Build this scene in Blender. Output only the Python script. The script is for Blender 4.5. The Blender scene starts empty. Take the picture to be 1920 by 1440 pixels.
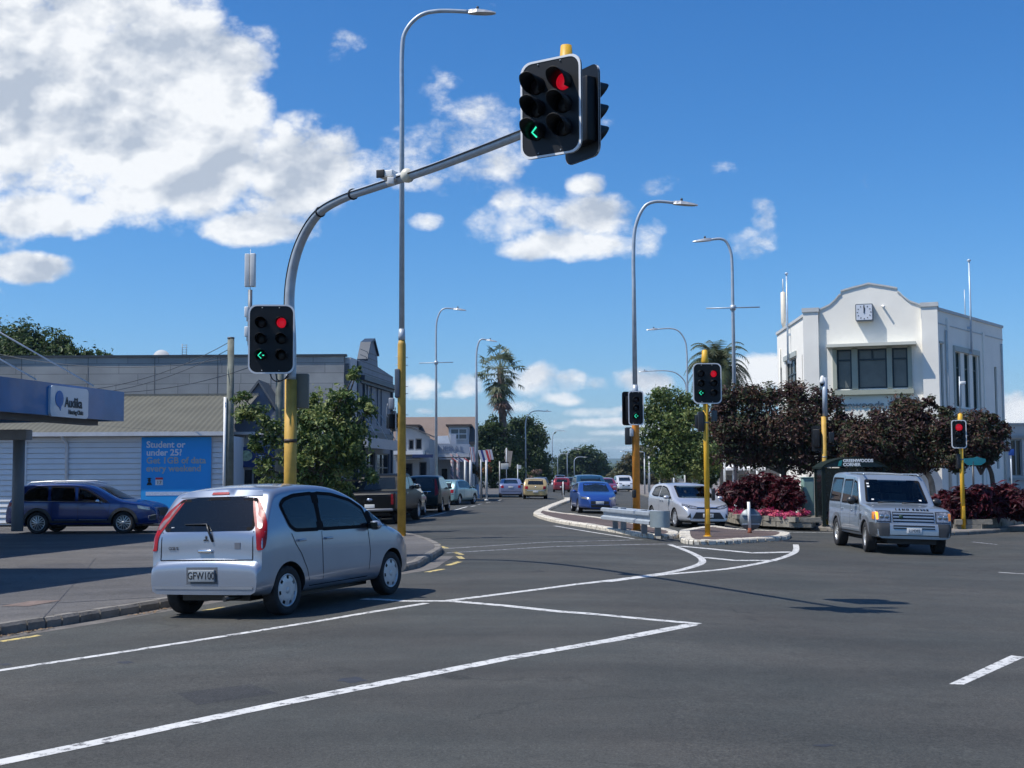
import bpy, bmesh, math, random
from mathutils import Vector, Matrix, noise
from mathutils.bvhtree import BVHTree
from mathutils.geometry import tessellate_polygon
R = math.radians
random.seed(7)
sc = bpy.context.scene
col = sc.collection

# ------------------------------------------------------------------ camera
F = 2400.0                      # focal length in photo pixels (photo 1920 x 1440)
CAM = Vector((0, 0, 1.7))
PITCH, ROLL = math.atan(170 / F), R(-0.3)
cd = bpy.data.cameras.new("camera")
cam = bpy.data.objects.new("camera", cd); col.objects.link(cam)
CM = Matrix.Rotation(R(90) + PITCH, 4, 'X') @ Matrix.Rotation(ROLL, 4, 'Z')
cam.matrix_world = Matrix.Translation(CAM) @ CM
cd.sensor_width = 36.0; cd.lens = F / 1920 * 36.0
cd.clip_start = 0.1; cd.clip_end = 20000
sc.camera = cam

def ray(px, py):
    return (CM.to_3x3() @ Vector(((px - 960) / F, (720 - py) / F, -1)))
def P(px, py, Y):
    """world point seen at photo pixel, at distance Y ahead"""
    d = ray(px, py)
    return CAM + d * (Y / d.y)
def clamp(v, a=0.0, b=1.0): return max(a, min(b, v))
def hg(x, y):
    """gently crowned ground"""
    f = 1 - 0.5 * clamp((y - 34) / 20)
    return (-0.033 * clamp(x - 1.0, 0, 9.5) - 0.03 * clamp(-x - 1.8, 0, 6)) * f
def G(px, py, dz=0.0):
    d = ray(px, py); h = dz
    for _ in range(12):
        t = (h - CAM.z) / d.z
        p = CAM + d * t
        h = hg(p.x, p.y) + dz
    return Vector((p.x, p.y, h))

# ------------------------------------------------------------------ world, sun, exposure
SUN_TO = Vector((-0.6, -0.17, 1.0)).normalized()
w = bpy.data.worlds.new("World"); sc.world = w; w.use_nodes = True
nt = w.node_tree; N = nt.nodes; L = nt.links; N.clear()
def nd(t, **k):
    n = N.new(t)
    for a, b in k.items(): setattr(n, a, b)
    return n
def lk(a, b): L.new(a, b)
def mth(op, a, b=None, c=None, cl=False):
    n = nd('ShaderNodeMath', operation=op); n.use_clamp = cl
    for i, v in enumerate((a, b, c)):
        if v is None: continue
        if isinstance(v, (int, float)): n.inputs[i].default_value = v
        else: lk(v, n.inputs[i])
    return n.outputs[0]
sky = nd('ShaderNodeTexSky', sky_type='NISHITA', sun_disc=False)
sky.sun_elevation = math.asin(SUN_TO.z); sky.sun_rotation = math.atan2(SUN_TO.x, SUN_TO.y) % (2 * math.pi)
sky.altitude = 0; sky.air_density = 1.0; sky.dust_density = 0.6; sky.ozone_density = 2.6
SKY_STR = 0.15
tc = nd('ShaderNodeTexCoord')
sx = nd('ShaderNodeSeparateXYZ'); lk(tc.outputs['Generated'], sx.inputs[0])
yy = mth('MAXIMUM', sx.outputs['Y'], 0.08)
U = mth('DIVIDE', sx.outputs['X'], yy); V = mth('DIVIDE', sx.outputs['Z'], yy)
fwd = mth('MULTIPLY', mth('SUBTRACT', sx.outputs['Y'], 0.25), 4, cl=True)
cb = nd('ShaderNodeCombineXYZ'); lk(U, cb.inputs[0]); lk(mth('MULTIPLY', V, 1.35), cb.inputs[1])
def fbm(vec, scale, detail, rough, off=(0, 0, 0), dist=0.0):
    mp = nd('ShaderNodeMapping'); mp.inputs['Location'].default_value = off
    lk(vec, mp.inputs[0])
    n = nd('ShaderNodeTexNoise'); n.inputs['Scale'].default_value = scale
    n.inputs['Detail'].default_value = detail; n.inputs['Roughness'].default_value = rough
    n.inputs['Distortion'].default_value = dist
    lk(mp.outputs[0], n.inputs['Vector']); return n.outputs['Fac']
n1 = fbm(cb.outputs[0], 9, 9, 0.60, (1.3, 0.2, 0))
n2 = fbm(cb.outputs[0], 9, 9, 0.60, (1.3 + 0.012, 0.2 - 0.022, 0))
b1 = mth('ABSOLUTE', mth('SUBTRACT', fbm(cb.outputs[0], 15, 7, 0.58, (4.4, 1.1, 0)), 0.5))
b2 = mth('ABSOLUTE', mth('SUBTRACT', fbm(cb.outputs[0], 15, 7, 0.58, (4.4 + 0.008, 1.1 - 0.016, 0)), 0.5))
na = fbm(cb.outputs[0], 10, 4, 0.5, (1.3, 0.2, 0)); nb = fbm(cb.outputs[0], 10, 4, 0.5, (1.3 + 0.014, 0.2 - 0.024, 0))
n3 = fbm(cb.outputs[0], 5, 6, 0.6, (5, 2, 0))
n4 = fbm(cb.outputs[0], 30, 5, 0.6, (2, 7, 0))
CLOUDS = [  # photo px centre, radii, weight
 (40,150,310,235,1.7),(300,90,170,130,1.59),(410,110,110,85,1.45),(300,300,250,135,1.7),(560,330,125,115,1.59),(490,425,130,38,1.35),(440,200,75,65,1.23),
 (90,400,210,48,1.3),(50,502,88,32,1.5),(60,514,70,18,1.0),(630,265,48,42,1.16),(200,0,190,80,1.59),
 (830,165,55,48,.62),(875,215,100,60,.6),(800,265,80,50,.62),(770,320,100,45,.5),(890,300,110,50,.42),
 (1085,458,128,36,1.3),(1115,405,85,60,1.3),(1105,350,46,30,1.2),(1010,468,80,24,1.1),(962,375,36,34,.55),(1010,390,75,40,.5),(960,425,70,35,.42),(1190,450,70,45,.55),
 (797,416,34,17,.62),(1412,455,50,28,.5),(1432,400,24,38,.42),(1233,438,22,22,.55),(1215,352,60,20,.4),(1360,320,30,18,.35),(650,90,40,30,.33),(1135,225,22,30,.5),
 (785,728,46,30,1.15),(800,770,26,10,.9),(880,720,36,30,1.1),(935,705,40,30,.9),(1000,716,70,42,1.2),(1035,745,60,20,.9),(1070,714,50,26,1.15),(1120,720,36,18,.9),(1200,716,66,30,1.05),(1120,792,80,12,1.0),(1105,775,60,12,.8),(975,762,60,18,.95),(1190,765,50,9,.7),
 (1045,752,60,12,.8),(1430,700,75,34,1.2),(1500,725,60,24,1.0),(1905,765,60,46,1.2),(1640,800,80,20,.8),(1150,812,90,8,.8),(830,742,70,12,.7),(1030,800,50,9,.8),(1090,825,80,7,.75),(1180,840,80,6,.7),(840,795,60,8,.6),(1250,800,60,9,.7),
 (-250,350,280,260,1.1),(-420,60,260,220,1.0),(2250,300,260,120,.9),(2350,620,240,60,.9),(2100,740,140,40,.9),(-300,720,200,50,.8)]
field = None
for (cx, cy, rx, ry, wt) in CLOUDS:
    d0 = ray(cx, cy); u0, v0 = d0.x / d0.y, d0.z / d0.y
    du = mth('MULTIPLY', mth('SUBTRACT', U, u0), F / rx); dv = mth('MULTIPLY', mth('SUBTRACT', V, v0), F / ry)
    q = mth('ADD', mth('MULTIPLY', du, du), mth('MULTIPLY', dv, dv))
    g = mth('MULTIPLY', mth('SUBTRACT', 1.25, q), wt)
    field = g if field is None else mth('SMOOTH_MAX', field, g, 0.25)
field = mth('MAXIMUM', field, -0.9)
# loose scattered field outside the photographed part of the sky
dz_ = mth('MAXIMUM', sx.outputs['Z'], 0.05)
cb2 = nd('ShaderNodeCombineXYZ'); lk(mth('DIVIDE', sx.outputs['X'], dz_), cb2.inputs[0]); lk(mth('DIVIDE', sx.outputs['Y'], dz_), cb2.inputs[1])
gen = fbm(cb2.outputs[0], 0.9, 8, 0.6, (3, 3, 3))
genf = mth('MULTIPLY', mth('SUBTRACT', gen, 0.56), 5.0)
f_all = mth('ADD', mth('MULTIPLY', field, fwd), mth('MULTIPLY', genf, mth('SUBTRACT', 1, fwd)))
dens = mth('ADD', mth('MULTIPLY', f_all, 1.4), mth('MULTIPLY', mth('SUBTRACT', n1, 0.5), mth('MULTIPLY', fwd, 5.2)))
dens = mth('ADD', dens, mth('MULTIPLY', mth('SUBTRACT', n4, 0.5), 1.2))
dens = mth('ADD', dens, mth('MULTIPLY', mth('SUBTRACT', b1, 0.09), 5.5))
ar = nd('ShaderNodeMapRange', interpolation_type='SMOOTHSTEP')
lk(dens, ar.inputs[0]); ar.inputs[1].default_value = -0.05; ar.inputs[2].default_value = 1.5
alpha = mth('MULTIPLY', ar.outputs[0], 0.97)
up = mth('MULTIPLY', mth('SUBTRACT', sx.outputs['Z'], 0.0), 60, cl=True)
alpha = mth('MULTIPLY', alpha, up)
# lit edges and puffs, greyer where the cloud is deep
rel = mth('ADD', mth('ADD', mth('MULTIPLY', mth('SUBTRACT', n1, n2), 0.8), mth('MULTIPLY', mth('SUBTRACT', b1, b2), 2.6)), mth('MULTIPLY', mth('SUBTRACT', na, nb), 3.2))
deep = nd('ShaderNodeMapRange'); lk(dens, deep.inputs[0]); deep.inputs[1].default_value = 0.5; deep.inputs[2].default_value = 3.0
lum = mth('ADD', 0.97, rel)
lum = mth('SUBTRACT', lum, mth('MULTIPLY', mth('MULTIPLY', deep.outputs[0], n3), 0.78))
lum = mth('MAXIMUM', mth('MINIMUM', lum, 1.0), 0.30)
cr = nd('ShaderNodeMix', data_type='RGBA'); lk(lum, cr.inputs[0])
cr.inputs[6].default_value = (0.27, 0.35, 0.48, 1); cr.inputs[7].default_value = (0.90, 0.92, 0.94, 1)
scale_ = nd('ShaderNodeVectorMath', operation='SCALE'); lk(cr.outputs[2], scale_.inputs[0]); scale_.inputs['Scale'].default_value = 1 / SKY_STR
sepc = nd('ShaderNodeSeparateColor'); lk(sky.outputs[0], sepc.inputs[0])
comc = nd('ShaderNodeCombineColor')
for i_, (k_, g_) in enumerate(((0.56, 1.60), (0.65, 1.17), (0.87, 1.0))):
    lk(mth('MULTIPLY', mth('POWER', mth('MULTIPLY', sepc.outputs[i_], SKY_STR), g_), k_ / SKY_STR), comc.inputs[i_])
mx = nd('ShaderNodeMix', data_type='RGBA'); lk(alpha, mx.inputs[0]); lk(comc.outputs[0], mx.inputs[6]); lk(scale_.outputs[0], mx.inputs[7])
bg = nd('ShaderNodeBackground'); lk(mx.outputs[2], bg.inputs[0]); bg.inputs[1].default_value = SKY_STR
ow = nd('ShaderNodeOutputWorld'); lk(bg.outputs[0], ow.inputs[0])

sl = bpy.data.lights.new("sun", 'SUN'); sl.energy = 4.9; sl.angle = R(0.5); sl.color = (1, 0.95, 0.87)
so = bpy.data.objects.new("sun", sl); col.objects.link(so)
so.rotation_euler = SUN_TO.to_track_quat('Z', 'Y').to_euler(); so.location = (-30, -10, 60)
vs = sc.view_settings
vs.view_transform = 'Standard'; vs.look = 'None'; vs.exposure = 0.12; vs.gamma = 1; vs.use_curve_mapping = False
sc.cycles.use_adaptive_sampling = True; sc.cycles.adaptive_threshold = 0.02
sc.cycles.max_bounces = 6; sc.cycles.diffuse_bounces = 3; sc.cycles.glossy_bounces = 3
sc.cycles.volume_bounces = 0; sc.cycles.volume_max_steps = 64
sc.cycles.use_denoising = True

# ------------------------------------------------------------------ materials
_mc = {}
def PM(c, rough=0.6, metal=0.0, var=0.12, scale=2.0, bump=0.0, bscale=40, coat=0.0, spec=0.5, emit=None, es=1.0, detail=5, gen=False):
    key = (c, rough, metal, var, scale, bump, bscale, coat, spec, emit, es)
    if key in _mc: return _mc[key]
    m = bpy.data.materials.new("mat"); m.use_nodes = True
    t = m.node_tree; b = t.nodes['Principled BSDF']
    b.inputs['Roughness'].default_value = rough; b.inputs['Metallic'].default_value = metal
    b.inputs['Specular IOR Level'].default_value = spec
    b.inputs['Coat Weight'].default_value = coat; b.inputs['Coat Roughness'].default_value = 0.04
    tcn = t.nodes.new('ShaderNodeTexCoord')
    n = t.nodes.new('ShaderNodeTexNoise'); n.inputs['Scale'].default_value = scale; n.inputs['Detail'].default_value = detail
    n.inputs['Roughness'].default_value = 0.6
    t.links.new(tcn.outputs['Object'], n.inputs['Vector'])
    mixn = t.nodes.new('ShaderNodeMix'); mixn.data_type = 'RGBA'
    mr = t.nodes.new('ShaderNodeMapRange'); mr.inputs[1].default_value = 0.3; mr.inputs[2].default_value = 0.7
    t.links.new(n.outputs['Fac'], mr.inputs[0]); t.links.new(mr.outputs[0], mixn.inputs[0])
    mixn.inputs[6].default_value = tuple(v * (1 - var) for v in c) + (1,)
    mixn.inputs[7].default_value = tuple(min(1, v * (1 + var)) for v in c) + (1,)
    t.links.new(mixn.outputs[2], b.inputs['Base Color'])
    if bump:
        n2 = t.nodes.new('ShaderNodeTexNoise'); n2.inputs['Scale'].default_value = bscale; n2.inputs['Detail'].default_value = 3
        t.links.new(tcn.outputs['Object'], n2.inputs['Vector'])
        bp = t.nodes.new('ShaderNodeBump'); bp.inputs['Strength'].default_value = bump; bp.inputs['Distance'].default_value = 0.02
        t.links.new(n2.outputs['Fac'], bp.inputs['Height']); t.links.new(bp.outputs[0], b.inputs['Normal'])
    if emit:
        b.inputs['Emission Color'].default_value = emit + (1,); b.inputs['Emission Strength'].default_value = es
    _mc[key] = m; return m

def paint(c, metal=0.35, rough=0.32):
    m = PM(c, rough, metal, 0.04, 1.5, coat=0.8)
    if 'shell' not in m:                      # the inner side of the body shell is dark lining
        m['shell'] = 1; t = m.node_tree; b = t.nodes['Principled BSDF']; o = t.nodes['Material Output']
        g = t.nodes.new('ShaderNodeNewGeometry'); d = t.nodes.new('ShaderNodeBsdfDiffuse'); d.inputs[0].default_value = (.03,.03,.033,1)
        x = t.nodes.new('ShaderNodeMixShader'); t.links.new(g.outputs['Backfacing'], x.inputs[0]); t.links.new(b.outputs[0], x.inputs[1]); t.links.new(d.outputs[0], x.inputs[2]); t.links.new(x.outputs[0], o.inputs[0])
    return m
def seeglass(tint, name):
    m = bpy.data.materials.new(name); m.use_nodes = True; t = m.node_tree; t.nodes.clear()
    o = t.nodes.new('ShaderNodeOutputMaterial'); tr = t.nodes.new('ShaderNodeBsdfTransparent'); tr.inputs[0].default_value = tuple(tint)+(1,)
    gl = t.nodes.new('ShaderNodeBsdfGlossy'); gl.inputs['Roughness'].default_value = .02; gl.inputs['Color'].default_value = (.9,.95,1,1)
    fr = t.nodes.new('ShaderNodeFresnel'); fr.inputs['IOR'].default_value = 1.5; x = t.nodes.new('ShaderNodeMixShader')
    t.links.new(fr.outputs[0], x.inputs[0]); t.links.new(tr.outputs[0], x.inputs[1]); t.links.new(gl.outputs[0], x.inputs[2]); t.links.new(x.outputs[0], o.inputs[0]); return m
TGLASS = seeglass((.42,.50,.50), 'car_glass'); PGLASS = seeglass((.035,.045,.055), 'privacy_glass')
CHROME = PM((.75,.76,.78), .15, 1.0, .03)
GALV = PM((.42,.47,.52), .42, .25, .12, 6)
GALVD = PM((.22,.25,.28), .45, .4, .12, 6)
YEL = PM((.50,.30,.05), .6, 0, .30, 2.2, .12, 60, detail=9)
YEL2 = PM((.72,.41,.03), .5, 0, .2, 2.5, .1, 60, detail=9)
ORA = PM((.62,.24,.03), .5, 0, .18, 5)
BLACK = PM((.012,.012,.013), .5, 0, .2)
BLACKP = PM((.02,.021,.023), .38, 0, .2)
RUBBER = PM((.018,.018,.02), .85, 0, .3, 12)
WHITE = PM((.78,.78,.76), .5, 0, .06)
DGLASS = PM((.010,.014,.018), .05, 0, .3, 1.5, spec=.45)
CGLASS = PM((.012,.020,.024), .04, 0, .5, 1.6, spec=.5)
REDL = PM((.26,.005,.010), .32, 0, .35, 14, coat=.12, spec=.3)
CLEARL = PM((.30,.31,.33), .10, .45, .55, 14, coat=1.0)
AMBER = PM((.75,.25,.03), .12, 0, .2, 10, coat=1)
PLATEM = PM((.72,.72,.70), .35, 0, .05)
EMRED = PM((.4,.01,.02), .3, emit=(.85,.008,.03), es=.42)
EMGRN = PM((.03,.6,.4), .3, emit=(.04,.95,.55), es=.95)
EMAMB = PM((.8,.3,.02), .3, emit=(1.0,.42,.05), es=1.3)

# ------------------------------------------------------------------ object helpers
def tag(o, label=None, cat=None, group=None, kind=None):
    if label: o['label'] = label
    if cat: o['category'] = cat
    if group: o['group'] = group
    if kind: o['kind'] = kind
    return o
def thing(name, label, cat, loc=(0, 0, 0), rz=0.0, group=None):
    o = bpy.data.objects.new(name, None); col.objects.link(o)
    o.location = loc; o.rotation_euler = (0, 0, rz); o.empty_display_size = 0.2
    return tag(o, label, cat, group)
class MB:
    def __init__(s): s.v = []; s.f = []; s.mi = []; s.M = None; s.m = 0; s.sm = []; s.smooth = False
    def add(s, vs, fs, smooth=None):
        o = len(s.v)
        for p in vs:
            p = Vector(p)
            s.v.append(s.M @ p if s.M is not None else p)
        for f in fs:
            s.f.append(tuple(i + o for i in f)); s.mi.append(s.m); s.sm.append(s.smooth if smooth is None else smooth)
        return s
    def box(s, x0, x1, y0, y1, z0, z1):
        vs = [(x0,y0,z0),(x1,y0,z0),(x1,y1,z0),(x0,y1,z0),(x0,y0,z1),(x1,y0,z1),(x1,y1,z1),(x0,y1,z1)]
        return s.add(vs, [(0,3,2,1),(4,5,6,7),(0,1,5,4),(1,2,6,5),(2,3,7,6),(3,0,4,7)], False)
    def bbox(s, x0, x1, y0, y1, z0, z1, b=0.02):
        """box with chamfered vertical and horizontal edges"""
        bm = bmesh.new(); bmesh.ops.create_cube(bm, size=1)
        for v in bm.verts:
            v.co = Vector(((x0+x1)/2 + v.co.x*(x1-x0), (y0+y1)/2 + v.co.y*(y1-y0), (z0+z1)/2 + v.co.z*(z1-z0)))
        bmesh.ops.bevel(bm, geom=bm.edges[:], offset=b, segments=2, profile=.6, affect='EDGES')
        s.add([v.co.copy() for v in bm.verts], [[v.index for v in f.verts] for f in bm.faces], True); bm.free(); return s
    def tube(s, pts, rs, n=10, cap=True):
        pts = [Vector(p) for p in pts]
        if isinstance(rs, (int, float)): rs = [rs] * len(pts)
        vs = []; fs = []; prev = None
        for i, p in enumerate(pts):
            a = pts[max(0, i-1)]; b = pts[min(len(pts)-1, i+1)]
            d = (b - a).normalized() if (b - a).length > 1e-9 else Vector((0,0,1))
            if prev is None:
                up = Vector((0,0,1)) if abs(d.z) < .9 else Vector((1,0,0))
                u = d.cross(up).normalized()
            else:
                u = (prev - d * prev.dot(d)).normalized()
            prev = u; w_ = d.cross(u)
            for k in range(n):
                a_ = 2 * math.pi * k / n
                vs.append(p + (u * math.cos(a_) + w_ * math.sin(a_)) * rs[i])
        for i in range(len(pts)-1):
            for k in range(n):
                k2 = (k+1) % n
                fs.append((i*n+k, i*n+k2, (i+1)*n+k2, (i+1)*n+k))
        o = len(s.v); s.add(vs, fs, True)
        if cap:
            s.f.append(tuple(o + k for k in reversed(range(n)))); s.f.append(tuple(o + (len(pts)-1)*n + k for k in range(n)))
            s.mi += [s.m]*2; s.sm += [False]*2
        return s
    def lathe(s, prof, c=(0,0,0), axis='Z', n=20, smooth=True):
        """prof: (radius, height along axis)"""
        vs = []; fs = []; c = Vector(c)
        for (r, h) in prof:
            for k in range(n):
                a = 2*math.pi*k/n; x, y = r*math.cos(a), r*math.sin(a)
                q = (x, y, h) if axis == 'Z' else ((x, h, y) if axis == 'Y' else (h, x, y))
                vs.append(c + Vector(q))
        for i in range(len(prof)-1):
            for k in range(n):
                fs.append((i*n+k, i*n+(k+1)%n, (i+1)*n+(k+1)%n, (i+1)*n+k))
        fs.append(tuple(reversed(range(n)))); fs.append(tuple((len(prof)-1)*n + k for k in range(n)))
        return s.add(vs, fs, smooth)
    def prism(s, poly, z0, z1, axis='Z', smooth=False):
        """extrude a polygon. axis Z: (x,y); axis Y: (x,z) from y=z0 to z1; axis X: (y,z)"""
        def q(p, h): return (p[0], p[1], h) if axis == 'Z' else ((p[0], h, p[1]) if axis == 'Y' else (h, p[0], p[1]))
        n = len(poly)
        vs = [q(p, z0) for p in poly] + [q(p, z1) for p in poly]
        fs = [(k, (k+1) % n, n + (k+1) % n, n + k) for k in range(n)]
        tris = tessellate_polygon([[Vector((p[0], p[1], 0)) for p in poly]])
        for t in tris:
            fs.append(tuple(t)); fs.append(tuple(n + i for i in reversed(t)))
        return s.add(vs, fs, smooth)
    def build_each(s, name, mats, parent=None):
        """one object for every loose piece"""
        par = list(range(len(s.v)))
        def fd(a):
            while par[a] != a: par[a] = par[par[a]]; a = par[a]
            return a
        for f in s.f:
            for a in f[1:]: par[fd(a)] = fd(f[0])
        grp = {}
        for f, m_, k_ in zip(s.f, s.mi, s.sm): grp.setdefault(fd(f[0]), []).append((f, m_, k_))
        for fs in grp.values():
            ids = sorted({i for f, _, _ in fs for i in f}); mp = {i: j for j, i in enumerate(ids)}; b = MB()
            b.v = [s.v[i] for i in ids]; b.f = [tuple(mp[i] for i in f) for f, _, _ in fs]; b.mi = [q[1] for q in fs]; b.sm = [q[2] for q in fs]; b.build(name, mats, parent)
    def build(s, name, mats, parent=None, loc=None, fixn=False):
        me = bpy.data.meshes.new(name)
        me.from_pydata([tuple(v) for v in s.v], [], s.f)
        for m in (mats if isinstance(mats, (list, tuple)) else [mats]): me.materials.append(m)
        me.polygons.foreach_set('material_index', s.mi); me.polygons.foreach_set('use_smooth', s.sm)
        me.update()
        if fixn:
            bm = bmesh.new(); bm.from_mesh(me); bmesh.ops.recalc_face_normals(bm, faces=bm.faces); bm.to_mesh(me); bm.free()
        o = bpy.data.objects.new(name, me); col.objects.link(o)
        if parent: o.parent = parent
        if loc: o.location = loc
        return o
def MBt(M): b = MB(); b.M = M; return b
def text(name, s, size, mat, parent, M, ext=0.01, align='LEFT', xs=1.0, off=0.0, sp=1.0):
    cu = bpy.data.curves.new(name, 'FONT'); cu.body = s; cu.size = size; cu.extrude = ext; cu.align_x = align; cu.offset = off
    cu.space_line = 0.9; cu.space_character = sp; cu.resolution_u = 3
    t = bpy.data.objects.new(name, cu); col.objects.link(t)
    dg = bpy.context.evaluated_depsgraph_get(); me = bpy.data.meshes.new_from_object(t.evaluated_get(dg))
    bpy.data.objects.remove(t); bpy.data.curves.remove(cu)
    me.transform(M @ Matrix.Diagonal((xs, 1, 1, 1))); me.materials.clear(); me.materials.append(mat)
    o = bpy.data.objects.new(name, me); col.objects.link(o)
    if parent: o.parent = parent
    return o
FACE_Y = Matrix.Rotation(R(90), 4, 'X')        # text standing up, read from -y
def T(x, y, z): return Matrix.Translation((x, y, z))
def copy_tree(o, parent=None):
    c = o.copy(); col.objects.link(c)
    if parent is not None: c.parent = parent
    for ch in [q for q in bpy.data.objects if q.parent == o]: copy_tree(ch, c)
    return c
def bez(pts, n=8):
    """Catmull-Rom through points"""
    pts = [Vector(p) for p in pts]; out = []
    for i in range(len(pts)-1):
        p0, p1, p2, p3 = pts[max(0,i-1)], pts[i], pts[i+1], pts[min(len(pts)-1,i+2)]
        for k in range(n):
            t = k/n
            out.append(0.5*((2*p1)+(p2-p0)*t+(2*p0-5*p1+4*p2-p3)*t*t+(3*p1-p0-3*p2+p3)*t**3))
    out.append(pts[-1]); return out

# ------------------------------------------------------------------ ground, roads, pavements
def asphalt(base, tint, name):
    m = bpy.data.materials.new(name); m.use_nodes = True; t = m.node_tree; b = t.nodes['Principled BSDF']
    b.inputs['Roughness'].default_value = 0.82; b.inputs['Specular IOR Level'].default_value = 0.35
    g = t.nodes.new('ShaderNodeNewGeometry')
    def nz(scale, detail, rough=0.6, stretch=None):
        n = t.nodes.new('ShaderNodeTexNoise'); n.inputs['Scale'].default_value = scale; n.inputs['Detail'].default_value = detail; n.inputs['Roughness'].default_value = rough
        if stretch:
            mp = t.nodes.new('ShaderNodeMapping'); mp.inputs['Scale'].default_value = stretch; mp.inputs['Rotation'].default_value = (0, 0, R(-62))
            t.links.new(g.outputs['Position'], mp.inputs[0]); t.links.new(mp.outputs[0], n.inputs['Vector'])
        else: t.links.new(g.outputs['Position'], n.inputs['Vector'])
        return n.outputs['Fac']
    def mr(v, a, b2, c, d):
        n = t.nodes.new('ShaderNodeMapRange'); n.inputs[1].default_value = a; n.inputs[2].default_value = b2; n.inputs[3].default_value = c; n.inputs[4].default_value = d
        t.links.new(v, n.inputs[0]); return n.outputs[0]
    def mul(a, c):
        n = t.nodes.new('ShaderNodeMath'); n.operation = 'MULTIPLY'; t.links.new(a, n.inputs[0]); t.links.new(c, n.inputs[1]); return n.outputs[0]
    f = mul(mr(nz(.22, 5), .3, .7, .80, 1.2), mr(nz(1.3, 8, .7), .3, .7, .9, 1.1))
    f = mul(f, mr(nz(.55, 4, .55, (.12, 1.6, 1)), .35, .65, .84, 1.16))      # wheel tracks
    f = mul(f, mr(nz(60, 3, .8), .3, .7, .42, 1.68))                        # chips
    f = mul(f, mr(nz(22, 4, .8), .3, .7, .72, 1.3))
    f = mul(f, mr(nz(4, 5, .7), .3, .7, .9, 1.1))
    vo = t.nodes.new('ShaderNodeTexVoronoi'); vo.feature = 'DISTANCE_TO_EDGE'; vo.inputs['Scale'].default_value = 0.33
    wv = t.nodes.new('ShaderNodeTexNoise'); wv.inputs['Scale'].default_value = 1.6; wv.inputs['Detail'].default_value = 5
    t.links.new(g.outputs['Position'], wv.inputs['Vector'])
    va = t.nodes.new('ShaderNodeVectorMath'); va.operation = 'MULTIPLY_ADD'; va.inputs[1].default_value = (1.6, 1.6, 0)
    t.links.new(wv.outputs['Color'], va.inputs[0]); t.links.new(g.outputs['Position'], va.inputs[2]); t.links.new(va.outputs[0], vo.inputs['Vector'])
    crk = mr(vo.outputs['Distance'], 0.003, 0.010, 0.0, 1.0)
    msk = mr(nz(.17, 3), .50, .62, 1.0, 0.0)
    mxk = t.nodes.new('ShaderNodeMath'); mxk.operation = 'MAXIMUM'; t.links.new(crk, mxk.inputs[0]); t.links.new(msk, mxk.inputs[1])
    f = mul(f, mr(mxk.outputs[0], 0, 1, .55, 1))
    cm = t.nodes.new('ShaderNodeMix'); cm.data_type = 'RGBA'
    t.links.new(mr(nz(.35, 5), .35, .65, 0, 1), cm.inputs[0])
    cm.inputs[6].default_value = tuple(base) + (1,); cm.inputs[7].default_value = tuple(tint) + (1,)
    sc_ = t.nodes.new('ShaderNodeVectorMath'); sc_.operation = 'SCALE'; t.links.new(cm.outputs[2], sc_.inputs[0]); t.links.new(f, sc_.inputs['Scale'])
    t.links.new(sc_.outputs[0], b.inputs['Base Color'])
    bp = t.nodes.new('ShaderNodeBump'); bp.inputs['Strength'].default_value = .5; bp.inputs['Distance'].default_value = .01
    t.links.new(nz(90, 3, .7), bp.inputs['Height']); t.links.new(bp.outputs[0], b.inputs['Normal'])
    return m
ASPH = asphalt((.047,.050,.046), (.057,.055,.049), 'road_asphalt')
FOOT = asphalt((.100,.094,.088), (.084,.082,.082), 'footpath_asphalt')
BRICKP = asphalt((.105,.075,.065), (.09,.07,.065), 'island_paving')
GRASSY = PM((.06,.085,.03), .9, 0, .3, .3)

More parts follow.
